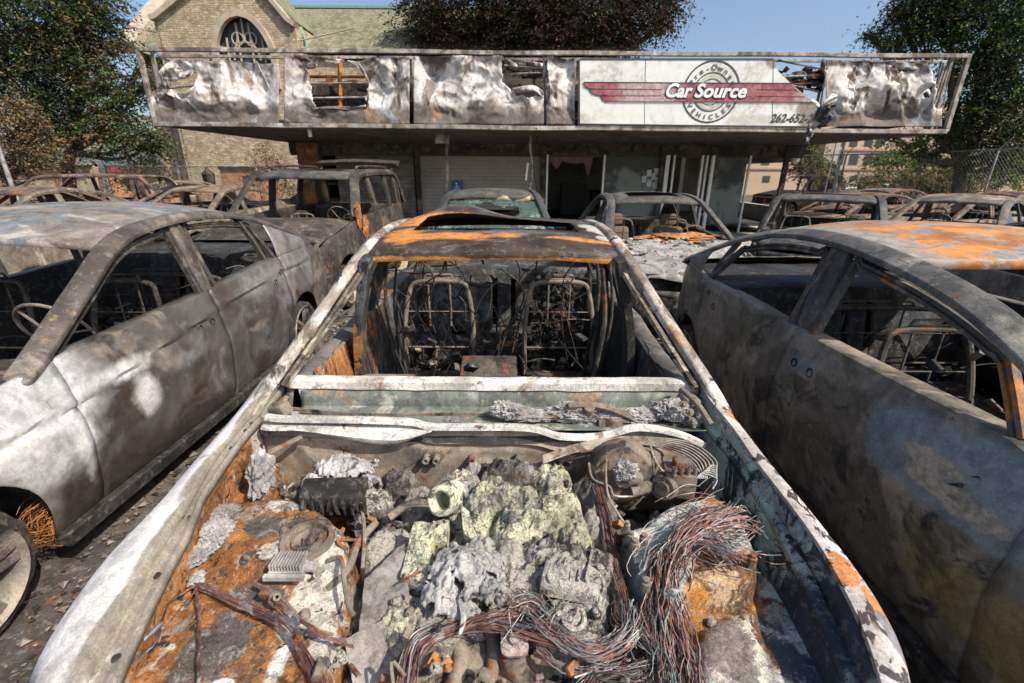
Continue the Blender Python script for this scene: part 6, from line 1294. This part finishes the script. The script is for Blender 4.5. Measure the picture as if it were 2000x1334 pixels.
m = MB(); m.box(((el_.x+8)/2, 33.6, el_.z/2-.2), (8-el_.x, .4, el_.z-.4)); m.box((el_.x+.1, 38, el_.z/2), (.4, 9.5, el_.z)); m.build('nave_wall', M_stone, ch, smooth=False)
m = MB(); m.tube(cr([cp(585, 50, 33), cp(600, 90, 32.8), cp(590, 96, 32.7)], 4), .12, 6); m.build('downpipe', M_cop, ch)
m = MB(); rows = [[Vector((lerp(gl, ap.x, 0)-.2, CYY+.1, kl.z)), Vector((ap.x, CYY+.1, ap.z)), Vector((gr_+.2, CYY+.1, kr.z))], [Vector((gl-.2, CYY+5, kl.z)), Vector((ap.x, CYY+5, ap.z)), Vector((gr_+.2, CYY+5, kr.z))]]; m.grid(rows); m.build('gable_roof', M_slate, ch, smooth=False, solid=.1)
# shed, lantern, far low shop
M_or = burnt('orange_brown_boards', (.32, .17, .09), [dict(c=(.20, .10, .06), s=1, lo=.5, hi=.6)], bscale=5)
c, s_ = bx(428, 502, 328, 400, 24, .3); sh = thing('shed', 'orange brown wooden shed with a dark window in front of the church', 'shed'); m = MB(); m.box(c, s_); m.box(c+Vector((0, 1.4, 0)), (s_[0], 2.4, s_[2]*.97)); m.build('wall', M_or, sh, smooth=False); c, s_ = bx(474, 496, 343, 366, 23.95, .06); m = MB(); m.box(c, s_); m.build('window', M_dark, sh, smooth=False); c, s_ = bx(424, 506, 324, 331, 23.9, 2.9); m = MB(); m.box(c, s_); m.build('roof', M_soff, sh, smooth=False)
c = PY(413, 372, 22); lt = thing('lantern_post', 'black lantern post in front of the church wall left of the shed', 'lamp post', (c.x, c.y, G0)); z_ = PY(413, 330, 22).z-G0
m = MB(); m.tube([(0, 0, 0), (0, 0, z_-.75)], .05, 8); m.build('post', M_soot, lt); m = MB(); m.lathe((0, 0, z_-.75), (0, 0, 1), [(.1, 0), (.22, .1), (.27, .5), (.30, .52), (.10, .72), (.02, .85)], 6); m.build('lantern', M_soot, lt)
sh = thing('low_shop', 'low far shop with maroon fascia and orange band behind the left trees', 'building'); c, s_ = bx(205, 266, 336, 400, 34, .5); m = MB(); m.box(c, s_); m.build('wall', flat('peach_wall', (.55, .27, .13), .9), sh, smooth=False); c, s_ = bx(203, 268, 324, 337, 33.9, .8); m = MB(); m.box(c, s_); m.build('fascia', flat('maroon_fascia', (.25, .06, .05), .7), sh, smooth=False)
c, s_ = bx(-200, 203, 318, 400, 40, .5); m = MB(); m.box(c, s_); m.box(c+Vector((0, -.3, s_[2]/2)), (s_[0], 1.2, .2)); tag(m.build('garden_wall', M_stone, None, smooth=False), 'long stone wall seen between the trunks of the left trees', 'wall')
# beige apartment block
ab = thing('apartment_block', 'beige rendered apartment block with green framed windows behind the hedge', 'building'); M_bei = flat('beige_render', (.46, .345, .25), .9, var=.06, s=.5)
AY = 46; xl_, xr_ = PY(1440, 300, AY).x, PY(2080, 300, AY).x; m = MB(); m.box(((xl_+xr_)/2, AY+4, 4.0), (xr_-xl_, 8, 8.2)); m.build('wall', M_bei, ab, smooth=False)
m = MB()
for z in (PY(1600, 330, AY).z, PY(1600, 292, AY).z, PY(1600, 262, AY).z): m.box(((xl_+xr_)/2, AY-.06, z), (xr_-xl_, .12, .16))
m.build('string_course', flat('brown_course', (.40, .27, .18), .9), ab, smooth=False)
for px in (1497, 1588, 1640, 1668, 1697, 1718, 1760, 1800, 1890):
    for (a, b) in ((300, 322), (343, 356), (272, 286)):
        c, s_ = bx(px-6, px+6, a, b, AY-.04, .1); m = MB(); m.box(c, s_); w_o = m.build('window', flat('green_frame', (.10, .16, .12), .6) if px == 1497 and a == 300 else bpy.data.materials['green_frame'], ab, smooth=False)
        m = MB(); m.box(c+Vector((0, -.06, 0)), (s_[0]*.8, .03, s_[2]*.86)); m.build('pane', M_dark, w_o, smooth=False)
c, s_ = bx(1618, 1628, 262, 345, AY-.5, .5); m = MB(); m.box(c, s_); m.build('pilaster', M_trim, ab, smooth=False)
# ---------------------------------------------------------------- trees
def leafmat(name, c):
    m, nt_, n, b = newmat(name); tc = N_(nt_, 'ShaderNodeTexCoord'); f = noise_fac(nt_, tc.outputs['Object'], 1.2, 4, .6); f2 = noise_fac(nt_, tc.outputs['Object'], 14, 3, .6)
    col = mixc(nt_, mrange(nt_, f, .35, .65), tuple(x*.55 for x in c), tuple(x*1.4 for x in c)); col = mixc(nt_, mrange(nt_, f2, .4, .6), col, tuple(x*.8 for x in c)); nt_.links.new(col, b.inputs['Base Color']); b.inputs['Roughness'].default_value = .75; b.inputs['Specular IOR Level'].default_value = .2
    tl = N_(nt_, 'ShaderNodeBsdfTranslucent'); tl.inputs[0].default_value = (*[x*1.3 for x in c], 1); mx = N_(nt_, 'ShaderNodeMixShader'); mx.inputs[0].default_value = .25; nt_.links.new(b.outputs[0], mx.inputs[1]); nt_.links.new(tl.outputs[0], mx.inputs[2]); nt_.links.new(mx.outputs[0], n['Material Output'].inputs[0]); return m
LG, LO_, LB, LD, LY = leafmat('leaf_green', (.075, .13, .03)), leafmat('leaf_olive', (.17, .145, .06)), leafmat('leaf_scorched_brown', (.26, .155, .08)), leafmat('leaf_dark', (.035, .052, .02)), leafmat('leaf_fresh', (.16, .22, .04))
LK = leafmat('leaf_charred', (.06, .040, .026)); LK2 = leafmat('leaf_charred_tan', (.15, .09, .055))
M_bark = burnt('bark', (.09, .07, .055), [dict(c=(.15, .12, .09), s=3, lo=.5, hi=.6, st=(1, 1, .3))], rough=.95, bscale=9)
def tree(name, label, blobs, base, mats, weights, leaf=.17, dens=230, seed=1, cat='tree', trunk_r=.28, group=None, clump=.42, squash=.8, k_in=.35, branch=True):
    rn = random.Random(seed); B = [(PY(px, py, Y), r) for (px, py, Y, r) in blobs]; t = thing(name, label, cat, base, 0, group); b0 = Vector(base); m = MB()
    for (c, r) in B:
        nc = max(8, int(dens*(r*r)/4.6))
        for _ in range(nc):
            d = Vector((rn.gauss(0, 1), rn.gauss(0, 1), rn.gauss(0, 1))).normalized(); q = (rn.random()**k_in)*r*rn.uniform(.8, 1.18); cc = c+Vector((d.x*q, d.y*q, d.z*q*squash)); mi = rn.choices(range(len(mats)), weights)[0]; cs = clump*rn.uniform(.35, 1.1)
            ax = Vector((d.x, d.y, -.45+rn.uniform(-.3, .3))).normalized(); sd = ax.cross(Vector((0, 0, 1))).normalized(); upv = sd.cross(ax)
            for _ in range(rn.randint(20, 34)):
                u_ = rn.gauss(0, cs*1.25); p = cc+ax*u_+sd*rn.gauss(0, cs*.55)+upv*(rn.gauss(0, cs*.16)-.25*u_*u_/max(cs, .1)*.5); a = (ax*rn.gauss(.6, .6)+sd*rn.gauss(0, .8)+upv*rn.gauss(0, .35)).normalized(); b = a.cross(Vector((rn.gauss(0, .45), rn.gauss(0, .45), 1))).normalized(); s_ = leaf*rn.uniform(.5, 1.15)
                m.add([p-b0-a*s_*.5, p-b0+b*s_*.26, p-b0+a*s_*.5, p-b0-b*s_*.26], [(0, 1, 2, 3)], mi if rn.random() < .93 else rn.randrange(len(mats)))
    m.build('crown', mats, t, smooth=False)
    if branch:
        m = MB(); top = sum((c for c, r in B), Vector())/len(B)-b0; m.tube(cr([(0, 0, -.1), (top.x*.15, top.y*.1, top.z*.35), (top.x*.6, top.y*.6, top.z*.7), (top.x, top.y, top.z*1.05)], 6), lambda q: trunk_r*(1-.75*q), 9)
        for (c, r) in B:
            e = c-b0; s0 = Vector((top.x*.3, top.y*.3, top.z*.45)).lerp(e, .1); m.tube(cr([s0, s0.lerp(e, .5)+Vector((0, 0, -.3)), e+Vector((0, 0, r*.3))], 5), lambda q: trunk_r*.42*(1-.85*q), 6)
            for _ in range(5): d = Vector((rn.gauss(0, 1), rn.gauss(0, 1), rn.gauss(0, .7))).normalized()*r*.9; m.tube(cr([e.lerp(s0, .3), e+d*.5+Vector((0, 0, .1)), e+d], 4), lambda q: trunk_r*.15*(1-.8*q), 4)
        m.build('trunk', M_bark, t)
    return t
G_ = lambda px, Y: (PY(px, 400, Y).x, Y, G0)
tree('broadleaf_tree', 'large half scorched green and brown tree at the left edge beside the church', [(20, 40, 20, 2.3), (120, 60, 20.5, 2.2), (60, 160, 20, 2.0), (165, 150, 20.5, 1.8), (150, -30, 21, 1.6), (205, 75, 21, .95), (230, 190, 20, 1.2), (285, 165, 20, .7), (130, 240, 20, 1.6), (225, 265, 19.5, 1.2), (285, 265, 19.5, .95), (305, 290, 19.5, .6), (-60, 120, 20, 2.0), (180, 20, 21, 1.1), (290, 120, 20, .5)], G_(140, 20.5), [LG, LO_, LB, LD], (5, 3, 1, 7), .145, 400, 4, group=None, clump=.36)
tree('scorched_tree', 'small brown scorched tree at the far left below the large tree', [(20, 270, 17, 1.0), (75, 300, 17, .8), (0, 330, 17, .8), (40, 230, 17, .7)], G_(20, 17), [LB, LO_, LD], (5, 3, 3), .12, 700, 6, trunk_r=.1, clump=.3)
tree('charred_tree', 'large charred brown tree rising behind the middle of the shop', [(850, 45, 34, 2.6), (940, 0, 34, 3.2), (1040, 40, 34, 3.2), (1140, 10, 34, 3.4), (1230, 25, 34, 2.4), (1300, 10, 34, 1.5), (1295, 50, 34, 1.0), (1210, 75, 34, 1.8), (1100, 85, 34, 2.4), (980, 85, 34, 2.2), (870, 85, 34, 1.6), (830, 10, 34, 1.6), (1040, -50, 34, 3.0), (1250, -30, 34, 1.8)], G_(1040, 34), [LK, LK2, LD], (7, 2, 4), .22, 200, 8, trunk_r=.45, clump=.6)
tree('broadleaf_tree', 'large dark green tree at the right edge behind the wire fence', [(1790, 50, 18.5, 1.2), (1850, 20, 18.5, 1.6), (1940, 40, 18, 2.0), (1985, 130, 18, 1.8), (1930, 120, 18, 1.2), (1950, 210, 18, 1.3), (1760, 25, 18.5, .7), (1715, 75, 18.5, .45), (1745, 95, 18.5, .4), (1700, 72, 18.5, .3), (2000, 240, 18, 1.4), (1890, 275, 18.5, .9), (1960, 290, 18, 1.0), (1790, 285, 18.5, .5), (1740, 275, 18.5, .35), (1990, -20, 18, 2), (1860, -40, 18, 1.6), (1820, 300, 19, .5), (1900, 200, 18, 1.1), (1860, 250, 18.2, .9), (1950, 320, 17.5, .8)], G_(1870, 18.5), [LG, LD, LO_, LY], (5, 6, 1, 1), .13, 430, 11, trunk_r=.26, clump=.36)
tree('young_tree', 'small yellowing green tree just right of the shop corner', [(1582, 310, 24, .9), (1575, 285, 24, .6), (1592, 335, 24, .7), (1570, 330, 24, .6)], G_(1580, 24), [LG, LO_, LB, LY], (3, 3, 1, 2), .16, 480, 13, trunk_r=.07, clump=.3)
tree('conifer', 'small dark conical evergreen left of the hedge', [(1620, 325, 27, .35), (1620, 340, 27, .55), (1620, 358, 27, .75), (1620, 372, 27, .8)], G_(1620, 27), [LD, LG], (3, 1), .12, 900, 15, trunk_r=.06, clump=.2)
tree('shrub', 'nearly leafless scorched shrub in front of the church behind the shed', [(520, 310, 21, .7), (545, 335, 21, .8), (505, 345, 21, .7), (560, 365, 21, .7)], G_(530, 21), [LK2, LB, LK], (3, 3, 2), .10, 260, 17, cat='shrub', trunk_r=.07, clump=.35)
tree('shrub', 'dark green shrub at the foot of the church left corner', [(300, 330, 26, .8), (280, 345, 26, 1.0), (330, 352, 26, .6), (250, 355, 26, .8)], G_(290, 26), [LD, LG, LO_], (3, 2, 2), .14, 420, 18, cat='shrub', trunk_r=.06)
tree('hedge', 'long clipped reddish brown and green hedge in front of the beige block', [(x, 362+(i % 2)*3, 23, .85) for i, x in enumerate(range(1680, 1900, 18))], G_(1780, 23), [LB, LG, LD, LO_], (3, 2, 4, 2), .11, 380, 19, cat='hedge', branch=False, clump=.25, squash=.8)
tree('broadleaf_tree', 'lighter green tree showing between hedge and the large right tree', [(1730, 310, 30, 1.2), (1790, 320, 30, 1.4), (1850, 330, 30, 1.4), (1940, 340, 30, 1.6), (2000, 330, 30, 1.6)], G_(1800, 30), [LG, LY, LO_], (3, 3, 1), .22, 160, 21, trunk_r=.2)
# ---------------------------------------------------------------- fences, poles
M_galv = burnt('galvanised_steel', (.34, .34, .32), [dict(c=(.20, .17, .14), s=2, lo=.52, hi=.62)], rough=.55, bump=.1, metal=.3, bscale=8)
def fence(label, pts, z1, posts, step=.12):
    f = thing('wire_fence', label, 'fence'); P0 = [Vector((x, y, G0)) for x, y in pts]
    m = MB(); m.tube([p+Vector((0, 0, z1-G0)) for p in P0], .028, 6); m.build('top_rail', M_galv, f)
    for p in posts: m = MB(); m.tube([(p[0], p[1], G0), (p[0], p[1], z1+.02)], .035, 7); m.tube([(p[0], p[1], z1), (p[0]+.1, p[1]-.25, z1+.35)], .02, 5); m.build('fence_post', M_galv, f)
    m = MB()
    for a, b in zip(P0[:-1], P0[1:]):
        L_ = (b-a).length; d = (b-a)/L_; H_ = z1-G0; n = int((L_+H_)/step)
        for k in range(-int(H_/step), int(L_/step)+1):
            for sgn in (1, -1):
                s0 = k*step; s1 = s0+H_; q0, q1 = (0, H_) if sgn > 0 else (H_, 0); u0, u1 = max(0, s0), min(L_, s1)
                if u1 <= u0: continue
                za = lerp(q0, q1, (u0-s0)/H_); zb = lerp(q0, q1, (u1-s0)/H_); m.tube([a+d*u0+Vector((0, 0, za)), a+d*u1+Vector((0, 0, zb))], .0022, 3, cap=False)
    m.build('chain_link', M_galv, f)
def FP(px, py, Y): p = PY(px, py, Y); return (p.x, p.y)
fz = PY(1805, 299, 19.5).z
q = [FP(1570, 295, 22.5), FP(1655, 296, 21.2), FP(1805, 299, 19.5), FP(1945, 309, 16.5), FP(2150, 330, 13.5)]
fence('chain link fence with slanted barb arms between the lot and the right trees', q, fz, q[1:4])
q = [FP(205, 325, 24), FP(345, 325, 24), FP(500, 325, 22), FP(600, 322, 21)]; fence('thin chain link fence in front of the church wall', q, PY(400, 325, 23).z, q)
for (px, py, Y, r, lb) in ((-6, 280, 12, .06, 'grey steel pole at the far left edge behind the burnt cars'), (243, 285, 20, .08, 'pale bare pole standing under the big left tree'), (335, 245, 25, .07, 'dark pole against the left edge of the church wall'), (1655, 255, 21, .07, 'dark leaning pole left of the hedge'), (1640, 250, 19, .03, 'thin drooping cable pole beside the small conifer')):
    c = PY(px, py, Y); m = MB(); m.tube([(c.x, c.y, G0-.1), (c.x, c.y, (G0+c.z)/2), (c.x, c.y, c.z)], lambda t: r*(1-.3*t), 8); m.lathe((c.x, c.y, c.z), (0, 0, 1), [(r*.9, 0), (r, .03), (.001, .08)], 8); tag(m.build('pole', M_galv if px != 335 else M_soot, None), lb, 'pole')
# ---------------------------------------------------------------- other burnt cars
def cm(name, base, l2, l3, rst, **k): return burnt(name, base, [dict(c=l2, s=1.8, lo=.5, hi=.62, r=.6), dict(c=l3, s=2.4, lo=.54, hi=.64), dict(c=(.05, .042, .035), s=3, lo=.55, hi=.65)]+([dict(c=(.36, .15, .04), s=2, lo=rst, hi=rst+.08)] if rst else []), bump=.3, bscale=14, **k)
K_rust = cm('rusted_brown_wreck', (.13, .075, .05), (.24, .19, .145), (.07, .05, .04), .57); K_rust2 = cm('rusted_tan_wreck', (.20, .145, .10), (.10, .06, .04), (.30, .26, .21), .58); K_tan = cm('ashen_tan_wreck', (.14, .12, .09), (.13, .105, .08), (.34, .30, .25), .62)
K_gry = cm('ash_grey_wreck', (.075, .07, .064), (.12, .11, .10), (.04, .04, .04), 0); K_blk = cm('blackened_wreck', (.028, .03, .034), (.06, .06, .06), (.10, .085, .07), .64); K_suv = cm('sooty_brown_wreck', (.036, .031, .027), (.075, .062, .048), (.12, .10, .075), .63)
K_coup = flat('dull_dark_paint', (.05, .052, .05), .4, bump=0); K_navy = flat('dusty_navy_paint', (.028, .032, .045), .35, var=.3)
def sedan(**k):
    d = dict(L=4.6, hw=.89, belt=[(0, .62), (.3, .76), (1.3, .93), (2.6, .97), (3.6, 1.0), (4.6, .93)], wy=(.85, 3.65), wr=.35, rail=[(1.25, .93, .80), (1.7, 1.18, .70), (2.05, 1.36, .63), (2.5, 1.42, .60), (3.0, 1.40, .60), (3.45, 1.27, .63), (3.95, 1.0, .72)], hdr=(2.0, 3.2), doors=[1.35, 2.4, 3.35], bp=(2.45, 2.42), cq=(3.35, 3.3), posts=[], body=K_rust, step=.16, rows=9, dent=.015, frames=[], bulk=3.3)
    d.update(k); return d
suvP = sedan(L=4.8, hw=.98, hcrown=.13, belt=[(0, .66), (.12, .84), (.5, .98), (1.5, 1.12), (2.6, 1.16), (4.8, 1.18)], rail=[(1.45, 1.15, .90), (1.75, 1.45, .82), (2.0, 1.68, .76), (2.4, 1.75, .74), (3.6, 1.77, .74), (4.4, 1.72, .74), (4.8, 1.20, .82)], hdr=(1.98, 4.4), doors=[1.5, 2.6, 3.6], bp=(2.62, 2.58), bw=.18, posts=[(3.62, 3.62, .17), (4.4, 4.3, .2)], cq=(4.5, 4.35), wr=.42, body=K_suv, roofm=K_gry, int=M_soot, sunroof=(.45, 2.2, 3.0), trunk=False, seed=5, step=.1, rows=14, bulk=4.2, seaty=1.2, crown=.03, shelf=False, railw=.075, railh=.035)
sv = car('burnt_suv', 'sooty off roader with sunroof hole and rusty orange streak on its windscreen pillar', 'car', (-3.12, 5.2, 0), 0, suvP)
m = MB(); m.sweep([Vector((x, 4.5+.02*abs(x), 1.90+.03*math.cos(x*2))) for x in [i*.2-.8 for i in range(9)]], [(-.04, -.02), (-.3, .05), (-.28, .09), (.06, .03)]); m.tube([(-.7, 4.4, 1.78), (-.7, 4.7, 1.95)], .02, 5); m.tube([(.7, 4.4, 1.78), (.7, 4.7, 1.95)], .02, 5); m.build('raised_tailgate_glass_frame', M_soot, sv); bpy.data.objects['raised_tailgate_glass_frame'].name = 'tailgate_frame'
m = MB()
for s_ in (-1, 1): m.tube(cr([(s_*.66, 2.4, 1.80), (s_*.66, 2.6, 1.85), (s_*.66, 4.0, 1.86), (s_*.66, 4.2, 1.80)], 4), .018, 6)
m.build('roof_bar', M_soot, sv)
m = MB(); m.lump((.925, 1.50, 1.18), (.03, .10, .16), 3, .3, 4, 4, 0, .15); m.lump((.96, 1.66, 1.0), (.03, .13, .16), 5, .3, 4, 4, 0, .15); m.build('rust_blister', M_rust, sv)
def mirror(t, x, y, z, mt):
    m = MB(); m.lump((x, y, z), (.12, .07, .08), 3, .15, 2, 3); m.box((x-.1*(1 if x > 0 else -1), y+.03, z-.04), (.12, .05, .04), bev=.01); m.build('door_mirror', mt, t)
coP = sedan(L=4.55, body=K_coup, roofm=K_gry, railm=K_coup, seed=8, sunroof=None, hw=.90, rail=[(1.25, .94, .82), (1.6, 1.14, .74), (1.9, 1.33, .66), (2.3, 1.38, .62), (3.0, 1.36, .60), (3.6, 1.2, .64), (4.0, 1.0, .72)], hdr=(1.85, 3.2), int=M_soot, shelf=False)
co = car('windscreen_coupe', 'dark coupe with shattered green windscreen still in place, directly behind the open engine car', 'car', (-.30, 5.05, .10), 0, coP); mirror(co, .93, 1.55, .98, K_coup)
mgc, ntc, nc_, bc = newmat('shattered_green_glass'); tc = N_(ntc, 'ShaderNodeTexCoord'); vo = N_(ntc, 'ShaderNodeTexVoronoi', feature='DISTANCE_TO_EDGE'); vo.inputs['Scale'].default_value = 18; ntc.links.new(tc.outputs['Object'], vo.inputs[0]); f = noise_fac(ntc, tc.outputs['Object'], 2.2, 4)
col = mixc(ntc, mrange(ntc, vo.outputs[0], .0, .06, 1, 0), (.25, .38, .33), (.75, .82, .78)); ntc.links.new(col, bc.inputs['Base Color']); bc.inputs['Roughness'].default_value = .15; ntc.links.new(mrange(ntc, f, .5, .62, .85, .25), bc.inputs['Transmission Weight']); bc.inputs['IOR'].default_value = 1.15
def screen(t, P, mat, keep=None, hole=None):
    rl = P['rail']; m = MB(); rows = []; b0 = rl[0]; y1 = P['hdr'][0]; z1 = interp([(a[0], a[1]) for a in rl], y1); x1 = interp([(a[0], a[2]) for a in rl], y1)
    for j in range(15):
        q = j/14; rows.append([Vector((c*lerp(b0[2]-.06, x1-.04, q), lerp(b0[0]+.03, y1-.01, q)-.12*(1-c*c), lerp(b0[1]+.01, z1-.02, q)+.02*(1-c*c))) for c in [i/14-1 for i in range(29)]])
    m.grid(rows, keep=(lambda j, i: not hole(i/14-1, j/14)) if hole else None); return m.build('windscreen', mat, t, solid=.005)
screen(co, coP, mgc, hole=lambda c, q: (c+.1)**2/.45+(q-.5+.08*math.sin(c*9))**2/.10 < 1 and q < .93)
m = MB(); m.grid([[Vector((lerp(-.1, .55, i/12), 1.80+.03*math.sin(i), 1.27-.03*math.sin(i*.9)+.03*k)) for i in range(13)] for k in range(3)]); m.build('sagging_headliner', flat('tan_headliner', (.40, .32, .20), .9), co, solid=.01)
gcP = sedan(L=4.5, body=K_gry, hoodm=burnt('ash_heaped_bonnet', (.26, .25, .24), [dict(c=(.42, .41, .40), s=6, lo=.50, hi=.58, r=.75), dict(c=(.10, .095, .09), s=8, lo=.56, hi=.60, r=.75)], bump=1, bscale=20), seed=11, hw=.90, sunroof=(.40, 2.15, 2.6), int=M_soot, hdent=.05, seatm=flat('scorched_seat_leather', (.13, .10, .075), .8))
gc = car('grey_coupe', 'grey burnt coupe with intact side window, ash heaped bonnet and sunroof hole', 'car', (2.0, 4.6, .03), 0, gcP); mirror(gc, -.95, 1.5, .98, K_gry)
m = MB()
for sx__ in (-.42, .42): m.box((sx__, 2.65, .72), (.46, .16, .5), rot=(-.15, 0, 0), bev=.06); m.box((sx__, 2.72, 1.07), (.26, .10, .17), rot=(-.1, 0, 0), bev=.04)
m.build_each('seat', flat('scorched_seat_leather2', (.14, .10, .07), .8), gc)
m = MB(); rn = random.Random(12)
for k in range(220):
    x_, y_ = rn.uniform(-.75, .75), rn.uniform(.15, 1.25); m.lump((x_, y_, interp(gcP['belt'], y_)+.05*(1-abs(x_/.8)**3)+.0), (rn.uniform(.01, .05), rn.uniform(.01, .04), rn.uniform(.006, .02)), k, .7, 5, 2, 0, .2, mi=rn.choice([0, 1, 1, 2]))
tag(m.build('ash_crust', [M_ash, M_gry, M_soot], gc), kind='stuff')
m = MB(); m.lump((.25, 1.6, .92), (.5, .22, .06), 4, .6, 5, 4); m.build('rusty_dash', M_rust, gc)
m = MB(); rows = [[Vector((-lerp(.84, .66, q)-.0, lerp(1.45+.45*q, 2.42, s_), lerp(.97, 1.35, q))) for s_ in (0, .5, 1)] for q in (0, .5, 1)]; m.grid(rows); m.build('side_window', flat('sooted_glass', (.05, .055, .055), .15), gc, solid=.004)
boxP = sedan(L=3.9, hw=.86, belt=[(0, .8), (.9, .95), (3.9, 1.0)], rail=[(1.1, .95, .78), (1.35, 1.2, .72), (1.6, 1.38, .68), (2.2, 1.42, .67), (3.3, 1.40, .67), (3.6, 1.35, .68), (3.85, 1.0, .74)], hdr=(1.58, 3.5), wy=(.7, 3.2), doors=[1.1, 2.2, 3.0], bp=(2.2, 2.2), posts=[(3.0, 3.0, .10)], cq=(3.5, 3.4), trunk=False, body=K_blk, roofm=K_gry, pillm=K_gry, int=M_soot, seed=14, sunroof=(.4, 1.9, 2.5), bulk=3.4, shelf=False)
car('black_hatchback', 'small boxy blackened hatchback with grey roof standing between grey coupe and rusty sedans', 'car', (3.9, 6.0, 0), R(-35), boxP)
car('rusted_sedan', 'rusty orange roofed sedan behind the small black hatchback', 'car', (7.4, 13.0, -.15), R(-80), sedan(body=K_rust, seed=15, rail=[(1.25, .93, .80), (1.7, 1.18, .70), (2.05, 1.36, .63), (2.5, 1.42, .60), (3.0, 1.40, .60), (3.45, 1.27, .63), (3.95, 1.0, .72)]))
car('rusted_sedan', 'tan and rust sedan with open window holes just above the navy boot', 'car', (8.6, 11.2, -.12), R(-78), sedan(body=K_rust2, seed=16))
nv = car('navy_sedan', 'dusty navy sedan with red tail lamps, its boot towards the viewer at the right edge', 'car', (10.3, 10.2, -.05), R(127), sedan(L=4.8, body=K_navy, roofm=K_tan, railm=K_tan, seed=17, int=M_soot))
for s_ in (-1, 1): m = MB(); m.box((s_*.62, 4.78, .80), (.30, .10, .13), bev=.03); m.build('tail_lamp', flat('sooty_red_lens', (.22, .015, .02), .3), nv)
car('grey_roofed_sedan', 'brown grey sedan showing only its roof edge in front of the navy sedan', 'car', (4.95, .8, 0), 0, sedan(body=K_tan, roofm=K_suv, railm=K_suv, seed=18))
car('tan_sedan', 'tan sedan with rusty roof at the right border behind the navy one', 'car', (13.0, 14.5, -.15), R(-80), sedan(body=K_rust2, roofm=K_rust, seed=19))
car('rusted_pickup', 'far rusty pickup seen past the shop corner', 'truck', (11.5, 22.0, .0), R(-80), sedan(L=4.9, body=K_rust, seed=20, belt=[(0, .9), (1.2, 1.1), (4.9, 1.1)], rail=[(1.3, 1.1, .8), (1.6, 1.5, .72), (1.9, 1.7, .70), (2.6, 1.72, .70), (3.0, 1.6, .70), (3.1, 1.1, .75)], hdr=(1.85, 2.8), doors=[1.3, 2.5, 3.2], bp=(2.4, 2.4), cq=(2.9, 2.85), bulk=2.9, shelf=False))
car('arched_sedan', 'tan and black sedan with arched window frame at the left edge behind the grey sedan', 'car', (-6.75, 1.9, -.02), 0, sedan(body=K_tan, roofm=K_tan, seed=21, L=4.6, rail=[(1.25, .95, .80), (1.7, 1.22, .70), (2.05, 1.42, .63), (2.5, 1.49, .60), (3.0, 1.46, .60), (3.45, 1.30, .63), (3.95, 1.0, .72)]))
car('beige_sedan', 'beige ash sedan with a pale pillar, standing left of the off roader', 'car', (-7.1, 8.3, 0), R(-8), sedan(body=K_tan, roofm=K_rust2, seed=22))
car('brown_sedan', 'dark brown sedan with low arched roof between the wagon and the beige sedan', 'car', (-11.2, 12.0, -.05), R(-60), sedan(body=K_rust, roofm=K_blk, seed=23))
wagon = sedan(L=4.9, hw=.92, belt=[(0, .8), (1.2, 1.0), (4.9, 1.05)], rail=[(1.1, 1.0, .82), (1.5, 1.35, .74), (1.9, 1.62, .70), (2.6, 1.68, .69), (4.2, 1.66, .69), (4.6, 1.58, .70), (4.88, 1.1, .78)], hdr=(1.88, 4.4), doors=[1.3, 2.4, 3.5], bp=(2.4, 2.4), posts=[(3.5, 3.5, .09), (4.3, 4.3, .1)], cq=(4.5, 4.4), trunk=False, body=K_rust, seed=24, bulk=4.2, shelf=False)
car('rusted_van', 'long rusty brown van standing side on under the left trees', 'van', (-15.2, 13.8, -.05), R(-82), wagon)
car('rusted_sedan', 'rusty sedan with pale window band behind the long brown van', 'car', (-14.6, 17.0, .0), R(-80), sedan(body=K_rust2, seed=25))
car('rusted_sedan', 'orange rusty sedan in front of the long brown van at the left edge', 'car', (-13.4, 10.0, -.05), R(-75), sedan(body=K_rust, roofm=K_rust2, seed=26))
wc = flat('white_car_paint', (.7, .72, .74), .3); car('white_car', 'intact white car parked far away beside the beige block', 'car', (27.0, 40, 0), R(-85), sedan(body=wc, seed=30, wheels=False, interior=False, dent=0))
rc__ = flat('red_plastic', (.60, .03, .02), .4); c = PY(1738, 380, 20)
rb = thing('red_bin', 'small bright red bin in front of the hedge foot', 'bin', (c.x, c.y, 0)); m = MB(); m.box((0, 0, c.z*.5-.05), (.5, .4, c.z-.1), bev=.05); m.build('bin_body', rc__, rb); m = MB(); m.box((0, 0, c.z-.08), (.56, .45, .08), bev=.03); m.build('bin_lid', rc__, rb)

car('rusted_sedan', 'low brown sedan far left behind the beige sedan and right of the long van', 'car', (-8.6, 15.5, 0), R(-70), sedan(body=K_rust, roofm=K_rust2, seed=41))
car('rusted_sedan', 'ashen sedan far behind the arched window frame car on the left', 'car', (-10.2, 7.2, -.03), R(-15), sedan(body=K_tan, roofm=K_rust, seed=42))
car('rusted_sedan', 'brown sedan beyond the orange roofed one, nearest the wire fence', 'car', (10.8, 16.6, -.12), R(-80), sedan(body=K_rust, roofm=K_tan, seed=43))
car('dark_sedan', 'soot black sedan in the far right row with closed pale roof', 'car', (15.5, 12.6, -.12), R(-85), sedan(body=K_blk, roofm=K_tan, seed=44))
